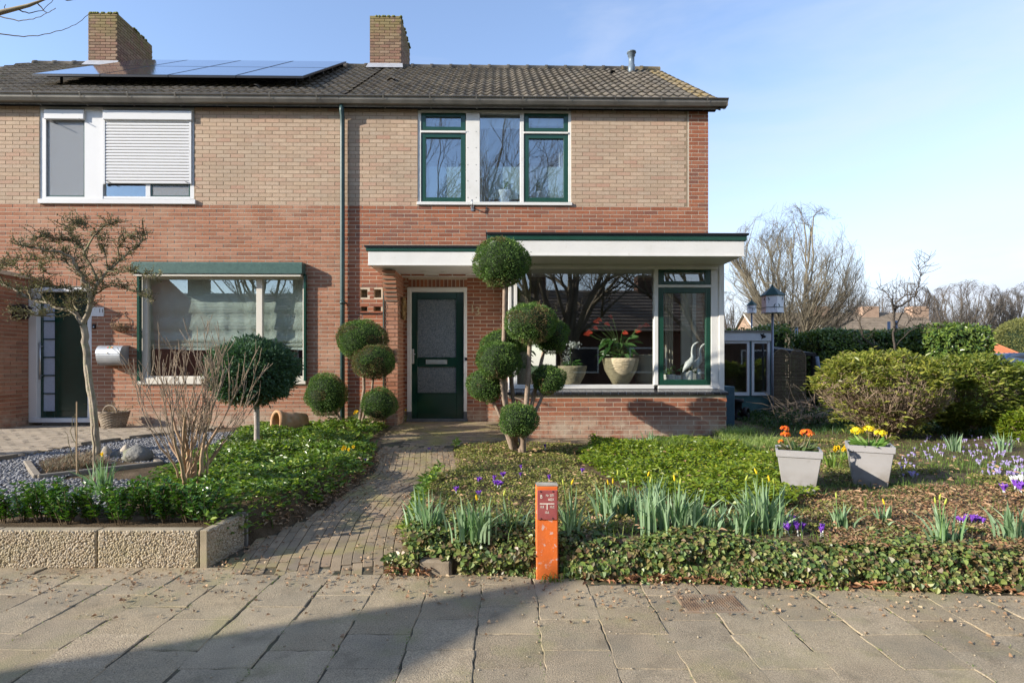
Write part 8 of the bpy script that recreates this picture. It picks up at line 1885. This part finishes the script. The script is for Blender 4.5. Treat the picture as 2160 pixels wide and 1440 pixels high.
m = MB(); m.add([(xo0 - 1.2, Yo, zo), (xo1 + .1, Yo, zo), (xr, Yo + 1.9, zp_), (xo0 - 1.2, Yo + 1.9, zp_), (xo1 + .1, Yo + 3.8, zo), (xo0 - 1.2, Yo + 3.8, zo)], [(0, 1, 2, 3), (1, 4, 2), (4, 5, 3, 2)]); rf = m.build('roof', m_ot, go, fix=False)
for i in range(14):
    f = i / 14; m = MB(); xa_ = xo0 - 1.2 + (xo1 + .1 - xo0 + 1.2) * f; g = min(1.0, max(.02, (xo1 + .1 - xa_) / (xo1 + .1 - xr))); m.tube([(xa_, Yo - .02, zo + .04), (xa_, Yo + 1.9 * g, zo + (zp_ - zo) * g + .04)], .05, 5); m.build('tile_roll', m_ot, rf)
m_car = M('blue_grey_car_paint', (.17, .22, .3), .25, None, 1, .02, 5, 0, spec=.5, metal=.4, coat=.6); m_cglass = M('car_window', (.02, .03, .045), .05, None, 1, 0, 1, 0, spec=.8); m_tyre = M('tyre', (.02, .02, .02), .8)
Yc = 17.5; xc = P(2108, 0, Yc)[0]; zt = P(0, 744, Yc)[2]
car = thing_w('parked_car', xc + 2.1, Yc, 0, 'grey blue estate car parked behind the bushes at the right edge', 'car')
sd = [(0.0, .35), (.02, .75), (.12, .98), (.3, zt - .12), (.45, zt), (2.6, zt + .02), (3.3, 1.1), (4.1, .95), (4.3, .7), (4.3, .35)]
def carring(y, ins): return [(xc + a + (0 if b < 1.0 else ins * .0), y, b) for a, b in sd]
m = MB(); m.loft([[(xc + a, Yc + (.1 if b > 1.05 else .0) , b) for a, b in sd], [(xc + a, Yc + 1.75 - (.1 if b > 1.05 else 0), b) for a, b in sd]], sm=False); m.build('body', m_car, car, bevel=.03)
for (q, nm) in (([(.34, 1.0), (.42, zt - .1), (1.05, zt - .08), (1.05, 1.0)], 'side_window'), ([(1.12, 1.0), (1.12, zt - .08), (2.5, zt - .07), (3.0, 1.08)], 'side_window')):
    m = MB(); m.add([(xc + a, Yc + .085 - .0, b) for a, b in q] + [(xc + a, Yc + .1, b) for a, b in q], [(0, 1, 2, 3), (0, 4, 5, 1), (1, 5, 6, 2), (2, 6, 7, 3), (3, 7, 4, 0)]); m.build(nm, m_cglass, car)
for dx in (.8, 3.4):
    for yy in (Yc - .02, Yc + 1.57): m = MB(); m.lathe([(.0, 0), (.2, 0), (.31, .01), (.33, .05), (.33, .18), (0, .18)], (xc + dx, yy, .2), 18, axis=(0, 1, 0)); w_ = m.build('wheel', m_tyre, car); m = MB(); m.lathe([(0, -.012), (.19, -.004), (.19, .0)], (xc + dx, yy, .2), 14, axis=(0, 1, 0)); m.build('rim', m_steel, w_)

# ================================================================== across the street (lights, shadows, reflections)
# unseen building, placed and shaped to throw the long shadow over the pavement
sd_ = Vector((math.sin(AZ), math.cos(AZ), 0)); A0 = Vector((-2.18, 2.30, 0)); Cn = A0 - sd_ * 12.3; tA = math.tan(ALT); hC = (Vector((.62, 3.16, 0)) - Cn).length * tA
tb = thing_w('shadow_block', Cn.x - 3, Cn.y - 3, 0, 'unseen brick building block added behind the viewer to shade the pavement', 'house')
e1, e2 = sd_, Vector((sd_.y, -sd_.x, 0)); Wd = 5.0; Lw = 7.0; hS = hC - .74 * Lw; q = [Cn - e1 * Wd, Cn, Cn + e2 * Lw, Cn - e1 * Wd + e2 * Lw]; hh = [hC, hC, hS, hS]
m = MB(); m.add([(p.x, p.y, -.2) for p in q] + [(p.x, p.y, h_) for p, h_ in zip(q, hh)], [(0, 1, 2, 3), (4, 7, 6, 5), (0, 4, 5, 1), (1, 5, 6, 2), (2, 6, 7, 3), (3, 7, 4, 0)]); m.build('wall', m_gable, tb)
# terrace opposite
m_oppb = M('shaded_dark_brick', [(.09, .05, .035), (.12, .065, .045)], .9, None, 2, .2)
opp = thing_w('opposite_terrace', 0, -17, 0, 'terrace of brick houses on the other side of the street', 'houses')
m = MB(); m.prism([(-17, -.2), (-17, 3.4), (-21, 6.0), (-25, 3.4), (-25, -.2)], 0, -26, 24); m.build('wall', m_oppb, opp)
m = MB()
for i in range(13):
    f0, f1 = i / 13, (i + 1) / 13; y0, y1 = -16.6 - 4.4 * f0, -16.6 - 4.4 * f1; z0, z1 = 3.2 + 2.95 * f0, 3.2 + 2.95 * f1; m.add([(-26.4, y0, z0), (24.4, y0, z0), (24.4, y0, z0 + .07), (-26.4, y0, z0 + .07), (24.4, y1, z1), (-26.4, y1, z1)], [(0, 1, 2, 3), (3, 2, 4, 5)])
m.add([(-26.4, -21, 6.15), (24.4, -21, 6.15), (24.4, -25.4, 3.2), (-26.4, -25.4, 3.2)], [(0, 1, 2, 3)]); m.build('roof', m_farr, opp, fix=False)
for x in (-20, -13, -5.5, 3, 10, 18): m = MB(); m.box(x - .5, x + .5, -21.7, -20.6, 5.6, 7.1); m.build('chimney', m_oppb, opp)
for x in range(-24, 22, 4):
    m = MB(); m.box(x, x + 2.2, -16.98, -16.9, .8, 2.3); w_ = m.build('window', m_white, opp); m = MB(); m.box(x + .1, x + 2.1, -16.9, -16.88, .9, 2.2); m.build('pane', m_cglass, w_)
m_treeo = M('street_tree_bark', [(.12, .10, .07), (.18, .15, .10)], .9, None, 2, .25, 20, .3)
s0 = bare_tree('street_tree', 'tall bare tree across the street opposite the front door', -3.4, -9.5, 0, 11.5, 71, .5, 8, 6, .22, .2, m_treeo, 'bare trees across the street', .05, 2, scale_r=.5, minr=.006)
s1 = bare_tree('street_tree', 'broad bare tree across the street opposite the bay window', 3.4, -10.5, 0, 10.5, 74, .55, 9, 6, .3, .18, m_treeo, 'bare trees across the street', .04, 2, scale_r=.55, minr=.007)
c = copy_tree(s0); c.location = (9.6, -9, 0); c.rotation_euler = (0, 0, 2); tag(c, 'bare tree across the street right of the broad one'); c.scale = (.9, .9, .95)
c = copy_tree(s0); c.location = (-11, -10, 0); c.rotation_euler = (0, 0, 4); tag(c, 'bare tree across the street left of the one opposite the door'); c.scale = (.9, .9, .9)
# overhanging limb at the top left, from a tree left of the picture
D_ = 5.0; lt_ = thing_w('overhanging_tree', P(-900, 0, D_)[0], D_, .2, 'bare tree beyond the left edge with drooping twigs against the sky', 'tree')
tx0 = P(-900, 0, D_)[0]
polys = [([(tx0, D_, .1), (tx0 + .05, D_, 1.5), (tx0, D_, 3.2)], [.16, .14, .1]), ([(tx0, D_, 3.1), (tx0 + 1.6, D_, 4.0), P(-200, 75, D_), P(0, 27, D_), P(60, 12, D_), P(100, -3, D_)], [.09, .06, .035, .02, .014, .006])]
for p_ in polys: tubes('branch', [p_], m_treeb, lt_)
polys = [wob(q, D_, .006, .002, dy, 200 + i, 4, .004) for i, (q, dy) in enumerate((([(-60, 66), (0, 71), (40, 77), (80, 76), (130, 64), (160, 52), (187, 32)], .1), ([(-40, 20), (0, 35), (40, 44), (70, 41), (100, 28), (118, 18)], -.1), ([(35, 20), (60, 28), (90, 22), (115, -2)], .05), ([(78, 6), (95, 26), (100, 27)], .05), ([(125, -8), (140, 2), (160, 0)], .1), ([(-20, 50), (-60, 66)], 0), ([(8, 22), (12, 10)], 0)))]
tag(tubes('twig', polys, m_treeo, lt_, sides=4, minr=.003), kind='stuff')
